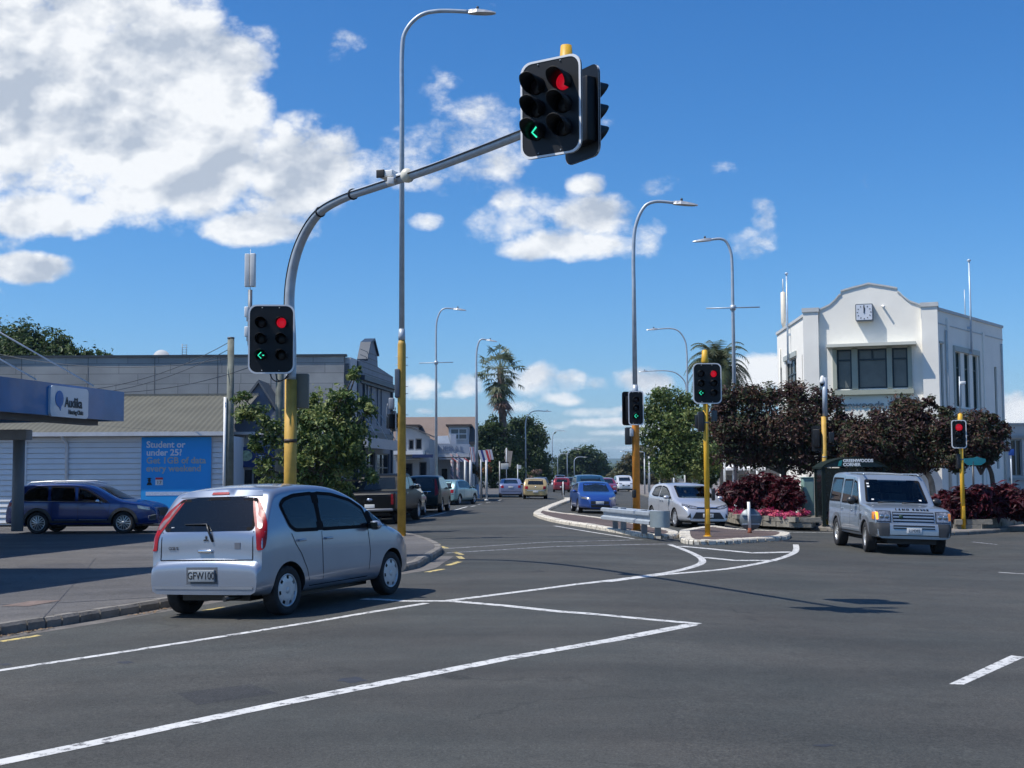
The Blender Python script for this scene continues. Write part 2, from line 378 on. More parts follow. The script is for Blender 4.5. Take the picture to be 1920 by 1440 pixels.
def sheet(name, poly, off, mat, step=1.5, side=None, sidemat=None, parent=None, kind='structure'):
    """flat polygon (list of x,y) cut on a grid and draped on the ground; side = depth of its edge"""
    bm = bmesh.new(); vs = [bm.verts.new((p[0], p[1], 0)) for p in poly]
    f = bm.faces.new(vs)
    if f.normal.z < 0 or sum((poly[i][0]*poly[(i+1)%len(poly)][1]-poly[(i+1)%len(poly)][0]*poly[i][1]) for i in range(len(poly))) < 0: f.normal_flip()
    xs = [p[0] for p in poly]; ys = [p[1] for p in poly]
    for kx in (1.0, 10.5, -1.8, -7.8):
        bmesh.ops.bisect_plane(bm, geom=bm.verts[:]+bm.edges[:]+bm.faces[:], plane_co=Vector((kx,0,0)), plane_no=Vector((1,0,0)))
    for ky in (34, 54):
        bmesh.ops.bisect_plane(bm, geom=bm.verts[:]+bm.edges[:]+bm.faces[:], plane_co=Vector((0,ky,0)), plane_no=Vector((0,1,0)))
    for a, lo, hi in ((0, min(xs), max(xs)), (1, min(ys), max(ys))):
        lo2, hi2 = (max(lo, -16), min(hi, 16)) if a == 0 else (max(lo, 4), min(hi, 60))
        k = math.floor(lo2/step)*step + step
        while k < hi2:
            co = Vector((k,0,0)) if a == 0 else Vector((0,k,0)); no = Vector((1,0,0)) if a == 0 else Vector((0,1,0))
            bmesh.ops.bisect_plane(bm, geom=bm.verts[:]+bm.edges[:]+bm.faces[:], plane_co=co, plane_no=no)
            k += step
    bmesh.ops.triangulate(bm, faces=[q for q in bm.faces if len(q.verts) > 4])
    if side:
        be = [e for e in bm.edges if e.is_boundary]
        r = bmesh.ops.extrude_edge_only(bm, edges=be)
        low = [v for v in r['geom'] if isinstance(v, bmesh.types.BMVert)]
        lowset = set(low)
        for v in bm.verts: v.co.z = hg(v.co.x, v.co.y) + off - (side if v in lowset else 0)
        bm.normal_update()
        for q in bm.faces:
            if abs(q.normal.z) < .5: q.material_index = 1
    else:
        for v in bm.verts: v.co.z = hg(v.co.x, v.co.y) + off
    bmesh.ops.recalc_face_normals(bm, faces=bm.faces)
    me = bpy.data.meshes.new(name); bm.to_mesh(me); bm.free()
    me.materials.append(mat); me.materials.append(sidemat or mat)
    o = bpy.data.objects.new(name, me); col.objects.link(o)
    if parent: o.parent = parent
    if kind and not parent: o['kind'] = kind
    return o
def gxy(px, py, dz=0): p = G(px, py, dz); return (p.x, p.y)

sheet('ground', [(-6000,-300),(6000,-300),(6000,9000),(-6000,9000)], -0.3, GRASSY, 6)
sheet('road', [(-90,-60),(120,-60),(120,120),(60,600),(0,600),(-90,120)], 0.0, ASPH, 1.5)
# kerbs and pavements
KERB = PM((.18,.165,.145), .85, 0, .35, 3, .5, 25)
KERBW = None
def worn(c, under, amt, name):
    m = bpy.data.materials.new(name); m.use_nodes = True; t = m.node_tree; b = t.nodes['Principled BSDF']; b.inputs['Roughness'].default_value = .7
    g = t.nodes.new('ShaderNodeNewGeometry'); n = t.nodes.new('ShaderNodeTexNoise'); n.inputs['Scale'].default_value = 9; n.inputs['Detail'].default_value = 8; n.inputs['Roughness'].default_value = .75
    t.links.new(g.outputs['Position'], n.inputs['Vector'])
    mr = t.nodes.new('ShaderNodeMapRange'); mr.inputs[1].default_value = amt; mr.inputs[2].default_value = amt + .07
    t.links.new(n.outputs['Fac'], mr.inputs[0])
    n2 = t.nodes.new('ShaderNodeTexNoise'); n2.inputs['Scale'].default_value = 2.5; n2.inputs['Detail'].default_value = 6
    t.links.new(g.outputs['Position'], n2.inputs['Vector'])
    c2 = t.nodes.new('ShaderNodeMix'); c2.data_type = 'RGBA'; t.links.new(n2.outputs['Fac'], c2.inputs[0])
    c2.inputs[6].default_value = tuple(v*.72 for v in c)+(1,); c2.inputs[7].default_value = tuple(min(1, v*1.12) for v in c)+(1,)
    mx_ = t.nodes.new('ShaderNodeMix'); mx_.data_type = 'RGBA'; t.links.new(mr.outputs[0], mx_.inputs[0])
    mx_.inputs[6].default_value = tuple(under)+(1,); t.links.new(c2.outputs[2], mx_.inputs[7]); t.links.new(mx_.outputs[2], b.inputs['Base Color'])
    return m
LINEW = worn((.62,.62,.60), (.09,.09,.09), .408, 'white_line_paint')
LINEO = worn((.40,.41,.42), (.10,.10,.105), .46, 'old_line_paint')
LINEY = worn((.62,.48,.16), (.10,.10,.10), .43, 'yellow_line_paint')
KERBW = worn((.68,.63,.53), (.20,.16,.11), .40, 'painted_kerb')

def off_poly(pts, d):
    out = []; n = len(pts)
    for i, p in enumerate(pts):
        a = Vector(pts[i-1] if i else pts[0]); b = Vector(pts[i+1] if i < n-1 else pts[-1])
        t = (b - a).normalized(); out.append((p[0] - t.y*d, p[1] + t.x*d))
    return out
def densify(pts, s=.6):
    out = []
    for i in range(len(pts)-1):
        a = Vector(pts[i]); b = Vector(pts[i+1]); k = max(1, int((b-a).length/s))
        for j in range(k): out.append(tuple(a + (b-a)*j/k))
    out.append(tuple(pts[-1])); return out
def kerb(name, pts, w_, h, mat, side=1, parent=None, blocks=None, kind='structure', gap=.012):
    """kerb stones along a ground line; the line is its road face, body lies to the left (side=1)"""
    mb = MB(); pts = densify(pts, blocks or .6)
    q = off_poly(pts, w_*side)
    for i in range(len(pts)-1):
        a, b, c, d = Vector(pts[i]), Vector(pts[i+1]), Vector(q[i+1]), Vector(q[i])
        t = (b-a).normalized()*gap; t2 = (c-d).normalized()*gap
        jit = random.uniform(-.008, .008)
        def z(p): return hg(p[0], p[1])
        a, b, c, d = a+t, b-t, c-t2, d+t2
        ins = ((d-a).normalized()*.03)
        top = [a+ins, b+ins, c, d]
        vs = [(p.x,p.y,z(p)-.05) for p in (a,b,c,d)] + [(a.x,a.y,z(a)+h*.72+jit),(b.x,b.y,z(b)+h*.72+jit)] + [(p.x,p.y,z(p)+h+jit) for p in top]
        mb.add(vs, [(0,1,5,4),(4,5,7,6),(6,7,8,9),(1,2,8,7,5),(3,0,4,6,9),(2,3,9,8)], False)
    o = mb.build(name, mat, parent, fixn=True)
    if not parent and kind: o['kind'] = kind
    return o
def line(name, px, wd, mat, ground=True, off=.0015, smooth=0):
    pts = [gxy(*p) for p in px] if ground else px
    if smooth: pts = [(v.x, v.y) for v in bez([(p[0], p[1], 0) for p in pts], smooth)]
    pts = densify(pts, .25); l = off_poly(pts, wd/2); r = off_poly(pts, -wd/2); mb = MB()
    def jt(p): return noise.noise(Vector((p[0]*9, p[1]*9, 1)))*.008
    vs = []
    for a, b in zip(l, r):
        j, k = jt(a), jt(b)
        vs += [(a[0]+j, a[1]+j, hg(*a)+off), (b[0]+k, b[1]+k, hg(*b)+off)]
    mb.add(vs, [(2*i, 2*i+1, 2*i+3, 2*i+2) for i in range(len(l)-1)], False)
    o = mb.build(name, mat, fixn=True)
    for p in o.data.polygons:
        if p.normal.z < 0: p.flip()
    o['kind'] = 'structure'; return o

# left footpath / forecourt
LK = [gxy(*p) for p in [(-420,1268),(0,1192),(150,1168),(300,1142),(450,1117),(610,1094),(765,1070),(800,1056),(822,1043),(829,1036),(822,1027),(800,1017),(770,1009),(700,1000),(650,990)]]
LK2 = [gxy(*p) for p in [(650,990),(690,968),(760,950),(868,937),(935,930),(985,922),(1020,914)]]
LKs = [(v.x, v.y) for v in bez([(p[0],p[1],0) for p in LK], 4)]
# edge shared by pavement and kerb: the kerb's back edge
kb = densify(LKs, .6); kin = off_poly(kb, .16)
kb2 = densify(LK2, .9); kin2 = off_poly(kb2, .16)
sheet('footpath', kin + kin2 + [(-40, kin2[-1][1]), (-90, 120), (-90, 4), (kin[0][0]-6, kin[0][1]-2)], .125, FOOT, 1.5)
kerb('kerb', LKs, .16, .13, KERB, 1)
kerb('kerb', LK2, .16, .13, KERB, 1, blocks=.9)
LG_ = LKs[:33]
sheet('gutter', LG_ + off_poly(LG_, -.32)[::-1], .002, PM((.13,.12,.11), .9, 0, .3, 4, .3, 30), 2)
# right-hand corner footpath
RK = [gxy(*p) for p in [(1130,905),(1200,928),(1270,948),(1340,975),(1400,985),(1470,991),(1560,996),(1680,1006),(1790,1004),(1860,1000),(1935,994),(2200,985)]]
RKs = [(v.x, v.y) for v in bez([(p[0],p[1],0) for p in RK], 3)]
kbr = densify(RKs, .8); kir = off_poly(kbr, .16)
sheet('footpath', kir + [(60, kir[-1][1]), (110, 118), (30, 300), (kir[0][0], 300)], .125, asphalt((.20,.17,.15), (.16,.15,.14), 'concrete_path'), 1.5)
kerb('kerb', RKs, .16, .13, KERB, 1, blocks=.8)

# median islands
def island(px, label, mat=BRICKP):
    pts = [gxy(*p) for p in px]; pts = [(v.x, v.y) for v in bez([(p[0],p[1],0) for p in pts + [pts[0]]], 4)][:-1]
    area = sum(pts[i][0]*pts[(i+1)%len(pts)][1]-pts[(i+1)%len(pts)][0]*pts[i][1] for i in range(len(pts)))
    if area < 0: pts = pts[::-1]
    inner = off_poly(pts + [pts[0]], .30)[:-1]
    root = sheet('traffic_island', inner, .108, mat, 1.5)
    kerb('kerb', pts + [pts[0]], .31, .12, KERBW, 1, parent=root, blocks=1.1, gap=.02)
    return root
i1 = island([(1066,936),(1040,946),(1004,962),(1006,970),(1040,980),(1100,990),(1170,1002),(1215,1009),(1262,1010),(1272,1004),(1240,996),(1180,984),(1110,973),(1040,964),(1030,958),(1050,948),(1070,940)], 'a')
i2 = island([(1274,1001),(1276,1016),(1300,1021),(1360,1021),(1420,1017),(1475,1012),(1478,1004),(1440,1001),(1380,998),(1330,992)], 'b')

# painted lines
line('edge_line', [(-200,1288),(0,1257),(200,1227),(400,1196),(600,1164),(700,1147),(800,1131)], .12, LINEW)
line('edge_line', [(842,1126),(930,1115),(1040,1101),(1130,1090),(1215,1079),(1261,1072),(1304,1061),(1317,1053),(1311,1044),(1286,1032),(1256,1021)], .15, LINEW, smooth=5)
line('edge_line', [(1135,1091),(1240,1078),(1320,1071),(1382,1064),(1452,1050),(1486,1038),(1493,1030),(1492,1021)], .15, LINEW, off=.0022, smooth=5)
line('hatch_line', [(1275,1024),(1340,1030),(1410,1037),(1488,1035)], .30, LINEW, off=.003)
line('hatch_line', [(1318,1045),(1378,1051),(1452,1051)], .30, LINEW, off=.003)
line('cross_line', [(681,1123),(760,1127),(846,1127),(950,1136),(1052,1147),(1180,1158),(1312,1170)], .17, LINEW, off=.0022)
line('lane_line', [(-150,1462),(0,1430),(250,1378),(500,1325),(750,1275),(960,1233),(1150,1200),(1300,1171)], .17, LINEW, off=.003)
line('limit_line', [(831,1029),(1001,1018),(1204,1012)], .11, LINEO)
line('limit_line', [(836,1037),(1018,1026),(1238,1020),(1270,1020)], .11, LINEO)
line('edge_line', [(1040,986),(1105,997),(1188,1010)], .12, LINEW)
line('edge_line', [(1437,998),(1500,998),(1565,999)], .12, LINEW)
line('edge_line', [(1337,986),(1380,988),(1425,990)], .12, LINEO)
def quad(name, px, mat, off=.002):
    sheet(name, [gxy(*p) for p in px], off, mat, 1.5)
quad('lane_dash', [(1779,1283),(1807,1284),(1922,1232),(1896,1229)], LINEW)
line('lane_dash', [(1822,1016),(1870,1021)], .10, LINEO)
line('lane_dash', [(1872,1073),(1935,1077)], .11, LINEW)
for a, b in [((793,1011),(808,1014)),((811,1018),(823,1021)),((825,1024),(838,1028)),((852,1035),(866,1040)),((860,1043),(867,1048)),((840,1060),(862,1053)),((800,1073),(830,1067)),((0,1203),(75,1191)),((370,1147),(425,1138))]:
    line('yellow_dash', [a, b], .12, LINEY)
for a, b in [((795,970),(836,961)),((850,957),(876,950)),((881,941),(912,937)),((1000,921),(1030,917))]:
    line('parking_line', [a, b], .12, LINEW)
for p in [(887,949),(900,945),(915,942),(936,938)]:
    line('parking_line', [(p[0]-4,p[1]+.7),(p[0]+4,p[1]-.7)], .12, LINEW)
# darker tar patches with a shape of their own
TAR = PM((.03,.032,.038), .7, 0, .2, 8)
for (cx, cy, rx, ry) in [(660,1275,27,5),(235,1242,16,2.2),(10,1246,12,2),(1545,1398,22,2.2)]:
    quad('tar_patch', [(cx+rx*math.cos(a/14*6.283)*(1+.25*math.sin(a*2.3)), cy+ry*math.sin(a/14*6.283)*(1+.3*math.cos(a*1.7))) for a in range(14)], TAR, .0012)
TERR = PM((.17,.125,.105), .9, 0, .3, 4)
for px in [[(0,1137),(60,1127),(115,1126),(55,1137)]]:
    sheet('patch', [gxy(p[0], p[1], .125) for p in px], .13, TERR, 1.5)

# hills far away
def hills(name, Y, pts, mat, depth):
    mb = MB(); n = len(pts); vs = []; rows = 7
    for j in range(rows):
        t = j/(rows-1)
        for (px, py) in pts:
            p = P(px, py, Y); h = p.z
            prof = math.sin(t*math.pi)**.8
            yy_ = Y + (t-.5)*depth
            vs.append((p.x*(yy_/Y), yy_, -3 + (h+3)*prof + noise.noise(Vector((p.x*.01, yy_*.01, 0)))*h*.12*prof))
    fs = [(j*n+i, j*n+i+1, (j+1)*n+i+1, (j+1)*n+i) for j in range(rows-1) for i in range(n-1)]
    mb.smooth = True; mb.add(vs, fs, True); o = mb.build(name, mat, fixn=True); o['kind'] = 'structure'; return o
def ridge(x0, x1, y, amp, seed, n=60):
    return [(x0+(x1-x0)*i/n, y + amp*noise.fractal(Vector((i*.23, seed, 0)), 1.0, 2.0, 4)) for i in range(n+1)]
HILL = PM((.05,.075,.045), .95, 0, .3, .01)
hills('distant_hills', 5200, ridge(-600, 2600, 858, 5, 3.3), HILL, 1500)
hills('wooded_ridge', 1500, ridge(-600, 2600, 868, 5, 9.1), HILL, 400)

# repairs and wear on the surfaces
DK = asphalt((.036,.038,.039), (.042,.041,.040), 'repair_asphalt'); DKF = asphalt((.085,.080,.078), (.075,.073,.075), 'repair_path')
for px in ([(330,1300),(470,1283),(520,1300),(370,1322)],):
    quad('repair_patch', px, DK, .001)
for px in ([(30,1060),(150,1055),(175,1068),(45,1073)], [(60,1022),(230,1012),(245,1020),(70,1031)]):
    sheet('repair_patch', [gxy(p[0], p[1], .125) for p in px], .1265, DKF, 1.5)
def raised_line(px, wd, mat):
    o = line('path_joint', [gxy(p[0], p[1], .125) for p in px], wd, mat, ground=False, off=.1275); return o
raised_line([(0,1134),(120,1130),(292,1120)], .05, TAR); raised_line([(80,1160),(180,1046)], .012, TAR); raised_line([(-200,1100),(180,1090),(330,1080)], .015, TAR)
# ------------------------------------------------------------------ vehicles
def chaikin(pts, it=2, keep=True):
    for _ in range(it):
        out = [pts[0]]
        for a, b in zip(pts[:-1], pts[1:]):
            out += [tuple(a[i]*.75+b[i]*.25 for i in range(2)), tuple(a[i]*.25+b[i]*.75 for i in range(2))]
        out.append(pts[-1]); pts = out
    return pts
SEAM = PM((.012,.012,.014), .9, 0, .1, spec=.1)
def inpoly(x, y, p):
    c = False; j = len(p)-1
    for i in range(len(p)):
        if (p[i][1] > y) != (p[j][1] > y) and x < (p[j][0]-p[i][0])*(y-p[i][1])/(p[j][1]-p[i][1])+p[i][0]: c = not c
        j = i
    return c
def fillet(poly, r):
    out = []; n = len(poly)
    for i in range(n):
        p, a, b = Vector(poly[i]), Vector(poly[i-1]), Vector(poly[(i+1)%n]); da, db = a-p, b-p
        q = min(r, da.length*.4, db.length*.4); s_, e_ = p+da.normalized()*q, p+db.normalized()*q
        for k in range(4):
            t = k/3; out.append(tuple(s_*(1-t)**2 + p*2*t*(1-t) + e_*t*t))
    return out
def resample(pts, n):
    ds = [0]
    for a, b in zip(pts[:-1], pts[1:]): ds.append(ds[-1] + math.dist(a, b))
    out = []; j = 0
    for i in range(n):
        s_ = ds[-1]*i/(n-1)
        while j < len(ds)-2 and ds[j+1] < s_: j += 1
        t = (s_-ds[j])/max(1e-9, ds[j+1]-ds[j]); out.append(tuple(pts[j][k]*(1-t)+pts[j+1][k]*t for k in range(2)))
    return out
def lerp_tab(tab, x):
    if x <= tab[0][0]: return tab[0][1]
    for (a, va), (b, vb) in zip(tab[:-1], tab[1:]):
        if x <= b: return va + (vb-va)*(x-a)/max(1e-9, b-a)
    return tab[-1][1]
def sphere_mb(mb, c, r, n=14, m=9, M=None):
    prof = []
    vs = []; fs = []
    for i in range(m+1):
        a = math.pi*i/m
        for k in range(n):
            b = 2*math.pi*k/n
            p = Vector((r[0]*math.sin(a)*math.cos(b), r[1]*math.sin(a)*math.sin(b), r[2]*math.cos(a)))
            if M is not None: p = M @ p
            vs.append(Vector(c)+p)
    for i in range(m):
        for k in range(n): fs.append((i*n+k, (i+1)*n+k, (i+1)*n+(k+1)%n, i*n+(k+1)%n))
    mb.add(vs, fs, True)

class Car:
    def __init__(s, L_, W, H, wb, ro, prof, belt, sill=.24, tumble=.17, plan_r=(.45,.15), plan_f=(.6,.22), body=None, crown=.035, topr=.09, wr=.31, ns=90, lower=.93, roofw=None):
        s.L, s.W, s.H, s.wb = L_, W, H, wb; s.xo = ro + wb/2; s.wr = wr; s.mat = body
        prof = resample(chaikin(prof, 2), ns)
        s.prof = [(x - s.xo, z) for x, z in prof]; s.belt = [(x - s.xo, z) for x, z in belt]
        nr = 16; rings = []
        for (x, zt) in s.prof:
            u = x + s.xo
            pl = 1.0
            if u < plan_r[0]: pl -= plan_r[1]*(1-u/plan_r[0])**2.2
            if L_-u < plan_f[0]: pl -= plan_f[1]*(1-(L_-u)/plan_f[0])**2.2
            zb = lerp_tab(s.belt, x); sl_ = sill + .06*clamp(1-u/.5)*1 + .03*clamp(1-(L_-u)/.6)
            sl_ = min(sl_, zt-.05)
            def hw(z):
                if z <= zb:
                    t = clamp((z-sill)/.22); g = lower + (1-lower)*math.sin(t*math.pi/2)
                    t2 = clamp((z-(zb-.25))/.25); g -= .012*t2*t2
                else: g = .988 - tumble*((z-zb)/(H-zb))**1.12
                return W/2*pl*g
            r = min(topr, (zt-sl_)*.45)
            pts = [(0, sl_), (hw(sl_)*.6, sl_), (hw(sl_)*.93, sl_+.004), (hw(sl_), sl_+.03)]
            zs = sl_+.03; ze = zt - r
            if ze < zs+.01: ze = zs+.01
            for k in range(1, nr+1):
                z = zs + (ze-zs)*k/nr; pts.append((hw(z), z))
            h0 = hw(ze); cr_ = crown
            for k in range(1, 6):
                a = k/5*math.pi/2
                pts.append((h0 - r*1.25*(1-math.cos(a)), ze + (zt-ze)*math.sin(a)))
            yt = pts[-1][0]
            for k in range(1, 6):
                y = yt*(1-k/5); pts.append((y, zt + cr_*(1-(y/yt)**2)*clamp((zt-.45)/.3)))
            rings.append((x, pts))
        n = len(rings[0][1]); vs = []; fs = []
        for x, pts in rings:
            vs += [(x, y, z) for y, z in pts] + [(x, -y, z) for y, z in pts[-2:0:-1]]
        m = 2*n-2
        for i in range(len(rings)-1):
            for k in range(m): fs.append((i*m+k, i*m+(k+1)%m, (i+1)*m+(k+1)%m, (i+1)*m+k))
        fs.append(tuple(range(m))[::-1]); fs.append(tuple((len(rings)-1)*m+k for k in range(m)))
        s.vs, s.fs = vs, fs
    def make(s, name, label, loc, heading, group=None, arch=.05, archin=.34, roll=None):
        root = thing(name, label, 'car', loc, heading, group); s.root = root
        mb = MB(); mb.add(s.vs, s.fs, True)
        raw = mb.build('body', [s.mat, BLACKP], root, fixn=True)
        s.bvh = BVHTree.FromObject(raw, bpy.context.evaluated_depsgraph_get())
        cut = MB()
        for sx_ in (-1, 1):
            for sy in (-1, 1):
                cut.lathe([(s.wr+arch, 0), (s.wr+arch, archin+.2)], (sx_*s.wb/2, sy*(s.W/2-archin) if sy > 0 else -(s.W/2-archin)-archin-.2, s.wr), 'Y', 36)
                cut.box(sx_*s.wb/2-s.wr-arch, sx_*s.wb/2+s.wr+arch, *(sorted((sy*(s.W/2-archin), sy*(s.W/2+.2)))), -.2, s.wr)
        co = cut.build('cutter', [s.mat, BLACKP], fixn=True);
        for p in co.data.polygons: p.material_index = 1
        co.parent = root
        # smooth union of cylinder and box is not needed: difference takes both
        bmx = raw.modifiers.new('b', 'BOOLEAN'); bmx.operation = 'DIFFERENCE'; bmx.object = co; bmx.solver = 'EXACT'; bmx.use_self = True
        dg = bpy.context.evaluated_depsgraph_get(); dg.update()
        me = bpy.data.meshes.new_from_object(raw.evaluated_get(dg)); raw.modifiers.clear()
        if len(me.polygons) > 500: raw.data = me
        bpy.data.objects.remove(co)
        try: raw.data.set_sharp_from_angle(angle=R(38))
        except Exception: pass
        s.body = raw; return root
    def frame(s, view):
        if view == 'sl': return Vector((1,0,0)), Vector((0,0,1)), Vector((0,-1,0))
        if view == 'sr': return Vector((1,0,0)), Vector((0,0,1)), Vector((0,1,0))
        if view == 'r': return Vector((0,1,0)), Vector((0,0,1)), Vector((1,0,0))
        if view == 'f': return Vector((0,1,0)), Vector((0,0,1)), Vector((-1,0,0))
        if view in ('cl','cr'): g = 1 if view == 'cl' else -1; k = .7071; return Vector((k,k*g,0)), Vector((0,0,1)), Vector((k,-k*g,0))
        if view == 't': return Vector((1,0,0)), Vector((0,1,0)), Vector((0,0,-1))
    def patch(s, view, poly, off, mat, name, parent=None, step=.08, smooth=0, xo=True, label=None, mirror=False):
        """a panel, pane or strip laid on the body. poly in the view's plane; x counts from the rear end"""
        if mirror:
            a = s.patch(view, poly, off, mat, name, parent, step, smooth, xo, label)
            if view in ('sl', 'sr'): return a, s.patch('sr' if view == 'sl' else 'sl', poly, off, mat, name, parent, step, smooth, xo, label)
            return a, s.patch(view, [(-p[0], p[1]) for p in poly], off, mat, name, parent, step, smooth, xo, label)
        u, v, d = s.frame(view)
        if view in ('sl','sr','t') and xo: poly = [(p[0]-s.xo, p[1]) for p in poly]
        if smooth: poly = fillet(poly, .055*smooth)
        bm = bmesh.new(); vs = [bm.verts.new((p[0], p[1], 0)) for p in poly]
        bm.faces.new(vs)
        for ax in (0, 1):
            lo = min(p[ax] for p in poly); hi = max(p[ax] for p in poly); k = lo+step
            while k < hi-1e-4:
                cc = Vector((k,0,0)) if ax == 0 else Vector((0,k,0)); no = Vector((1,0,0)) if ax == 0 else Vector((0,1,0))
                bmesh.ops.bisect_plane(bm, geom=bm.verts[:]+bm.edges[:]+bm.faces[:], plane_co=cc, plane_no=no); k += step
        bmesh.ops.triangulate(bm, faces=[f for f in bm.faces if len(f.verts) > 4])
        for vt in bm.verts:
            o = u*vt.co.x + v*vt.co.y - d*5
            if view in ('cl','cr'): o += Vector((-s.xo, s.W/2*(1 if view == 'cl' else -1), 0))
            h = s.bvh.ray_cast(o, d)
            if h[0] is None:
                h = s.bvh.find_nearest(o + d*5)
            vt.co = h[0] + (-d*.6 + (h[1] if h[1].dot(d) < 0 else -d)*.4).normalized()*off
        bm.normal_update()
        sm_ = Vector((0,0,0))
        for f in bm.faces: sm_ += f.normal*f.calc_area()
        if sm_.dot(d) > 0: bmesh.ops.reverse_faces(bm, faces=bm.faces[:])
        me = bpy.data.meshes.new(name); bm.to_mesh(me); bm.free(); me.materials.append(mat)
        for p in me.polygons: p.use_smooth = True
        o = bpy.data.objects.new(name, me); col.objects.link(o); o.parent = parent or s.root
        if label: o['label'] = label
        return o
    def opening(s, view, poly, mat=None, w_=.045, name='window', mirror=False, r=.05, off=.006):
        """a real window: the body is cut open, framed in black and closed with a see-through pane"""
        if mirror:
            s.opening(view, poly, mat, w_, name, False, r, off)
            if view in ('sl','sr'): return s.opening('sr' if view == 'sl' else 'sl', poly, mat, w_, name, False, r, off)
        u, v, d = s.frame(view); poly = fillet(poly, r); n = len(poly)
        ar_ = sum(poly[i][0]*poly[(i+1)%n][1]-poly[(i+1)%n][0]*poly[i][1] for i in range(n)); sg = 1 if ar_ > 0 else -1
        def inset(q):
            out = []
            for i in range(n):
                a, b = Vector(poly[i-1]), Vector(poly[(i+1)%n]); t = (b-a).normalized(); out.append((poly[i][0]-t.y*q*sg, poly[i][1]+t.x*q*sg))
            return out
        inner = inset(w_); cutp = inset(w_*.55); ox = s.xo if view in ('sl','sr','t') else 0
        bm = bmesh.new(); bm.from_mesh(s.body.data); dead = []
        for f in bm.faces:
            c_ = f.calc_center_median()
            if f.normal.dot(d) > -.2: continue
            if view == 'r' and c_.x > -s.xo+s.L*.35 or view == 'f' and c_.x < -s.xo+s.L*.5: continue
            if all(inpoly(q.co.dot(u)+ox, q.co.dot(v), cutp) for q in f.verts): dead.append(f)
        bmesh.ops.delete(bm, geom=dead, context='FACES'); bm.to_mesh(s.body.data); bm.free()
        g = s.patch(view, poly, off, mat or TGLASS, name)
        vs = []; fs = []
        for (a, b) in ((poly, 0), (inner, 1)):
            for p in a:
                o = u*(p[0]-ox) + v*p[1] - d*5; h = s.bvh.ray_cast(o, d)
                if h[0] is None: h = s.bvh.find_nearest(o+d*4)
                vs.append(h[0] - d*(off*.6) + h[1]*off*.7)
        mb = MB(); mb.add(vs, [(i,(i+1)%n,n+(i+1)%n,n+i) for i in range(n)], False); mb.build('window_seal', SEAM, g)
        return g
    def cabin(s, x0, z0, rows=((0,),), tone=(.06,.06,.065), seatw=.46, wheel=True):
        """seats, dashboard and steering wheel; x counts from the rear end"""
        mt = PM(tone, .85, 0, .15, 8); x0 -= s.xo
        for (x, bench) in rows:
            x -= s.xo
            for yy in ((-.36, .36) if not bench else (-.40, 0, .40)):
                mb = MB(); w2 = seatw/2 if not bench else .21
                mb.bbox(x-.05, x+.45, yy-w2, yy+w2, z0, z0+.14, .05); mb.M = T(x-.06, yy, z0+.10) @ Matrix.Rotation(R(-14), 4, 'Y'); mb.bbox(-.07,.07,-w2,w2,0,.56,.05); mb.bbox(-.05,.05,-.12,.12,.59,.78,.035)
                mb.build('seat', mt, s.root)
        mb = MB(); mb.bbox(x0, x0+.55, -s.W*.41, s.W*.41, z0+.10, z0+.36, .06); mb.build('dashboard', BLACKP, s.root)
        if wheel:
            mb = MB(); q = Matrix.Translation((x0-.12, -.36, z0+.40)) @ Matrix.Rotation(R(65), 4, 'Y')
            mb.tube([q @ Vector((.18*math.cos(a*.5236), .18*math.sin(a*.5236), 0)) for a in range(13)], .016, 6); mb.build('steering_wheel', BLACKP, s.root)
        mb = MB(); mb.box(-s.xo+.35, -s.xo+s.L-.8, -s.W*.40, s.W*.40, z0-.12, z0-.08); mb.build('cabin_floor', BLACK, s.root)
    def strip(s, view, pts, w_, off, mat, name, parent=None, mirror=False, step=.1):
        """a narrow band along a line on the body"""
        pts = densify(pts, .08); a = off_poly(pts, w_/2); b = off_poly(pts, -w_/2)
        return s.patch(view, a + b[::-1], off, mat, name, parent, 5, mirror=mirror)
    def hit(s, view, a, b):
        u, v, d = s.frame(view)
        if view in ('sl','sr','t'): a -= s.xo
        h = s.bvh.ray_cast(u*a + v*b - d*5, d)
        return h[0] if h[0] is not None else (u*a+v*b)
    def wheels(s, style='alloy', spokes=5, rim=None, tw=.2, rr=.62, steer=0, inset=.02, capcol=None):
        rim = rim or PM((.55,.56,.58), .3, .7, .06)
        R_ = s.wr; r = R_*rr
        hub = MB(); hub.lathe([(r*.95, -tw*.45), (r*.95, tw*.2)], axis='Y', n=20)
        ty = MB(); hw_ = tw/2
        prof = [(r*.98,-hw_*.8),(r*1.08,-hw_),(R_*.93,-hw_*1.02),(R_*.985,-hw_*.86),(R_,-hw_*.6),(R_,hw_*.6),(R_*.985,hw_*.86),(R_*.93,hw_*1.02),(r*1.08,hw_),(r*.98,hw_*.8)]
        ty.lathe(prof, axis='Y', n=40)
        ty.f = ty.f[:-2]; ty.mi = ty.mi[:-2]; ty.sm = ty.sm[:-2]
        rm = MB(); y1 = hw_*.92
        # outer ring
        rm.lathe([(r*1.02, y1*.3), (r*1.02, y1), (r*.93, y1), (r*.9, y1*.5)], axis='Y', n=40); rm.f = rm.f[:-2]; rm.mi = rm.mi[:-2]; rm.sm = rm.sm[:-2]
        rm.lathe([(.001, y1*.2), (r*.22, y1*.2), (r*.22, y1*.98), (r*.16, y1*1.04), (.001, y1*1.04)], axis='Y', n=20)
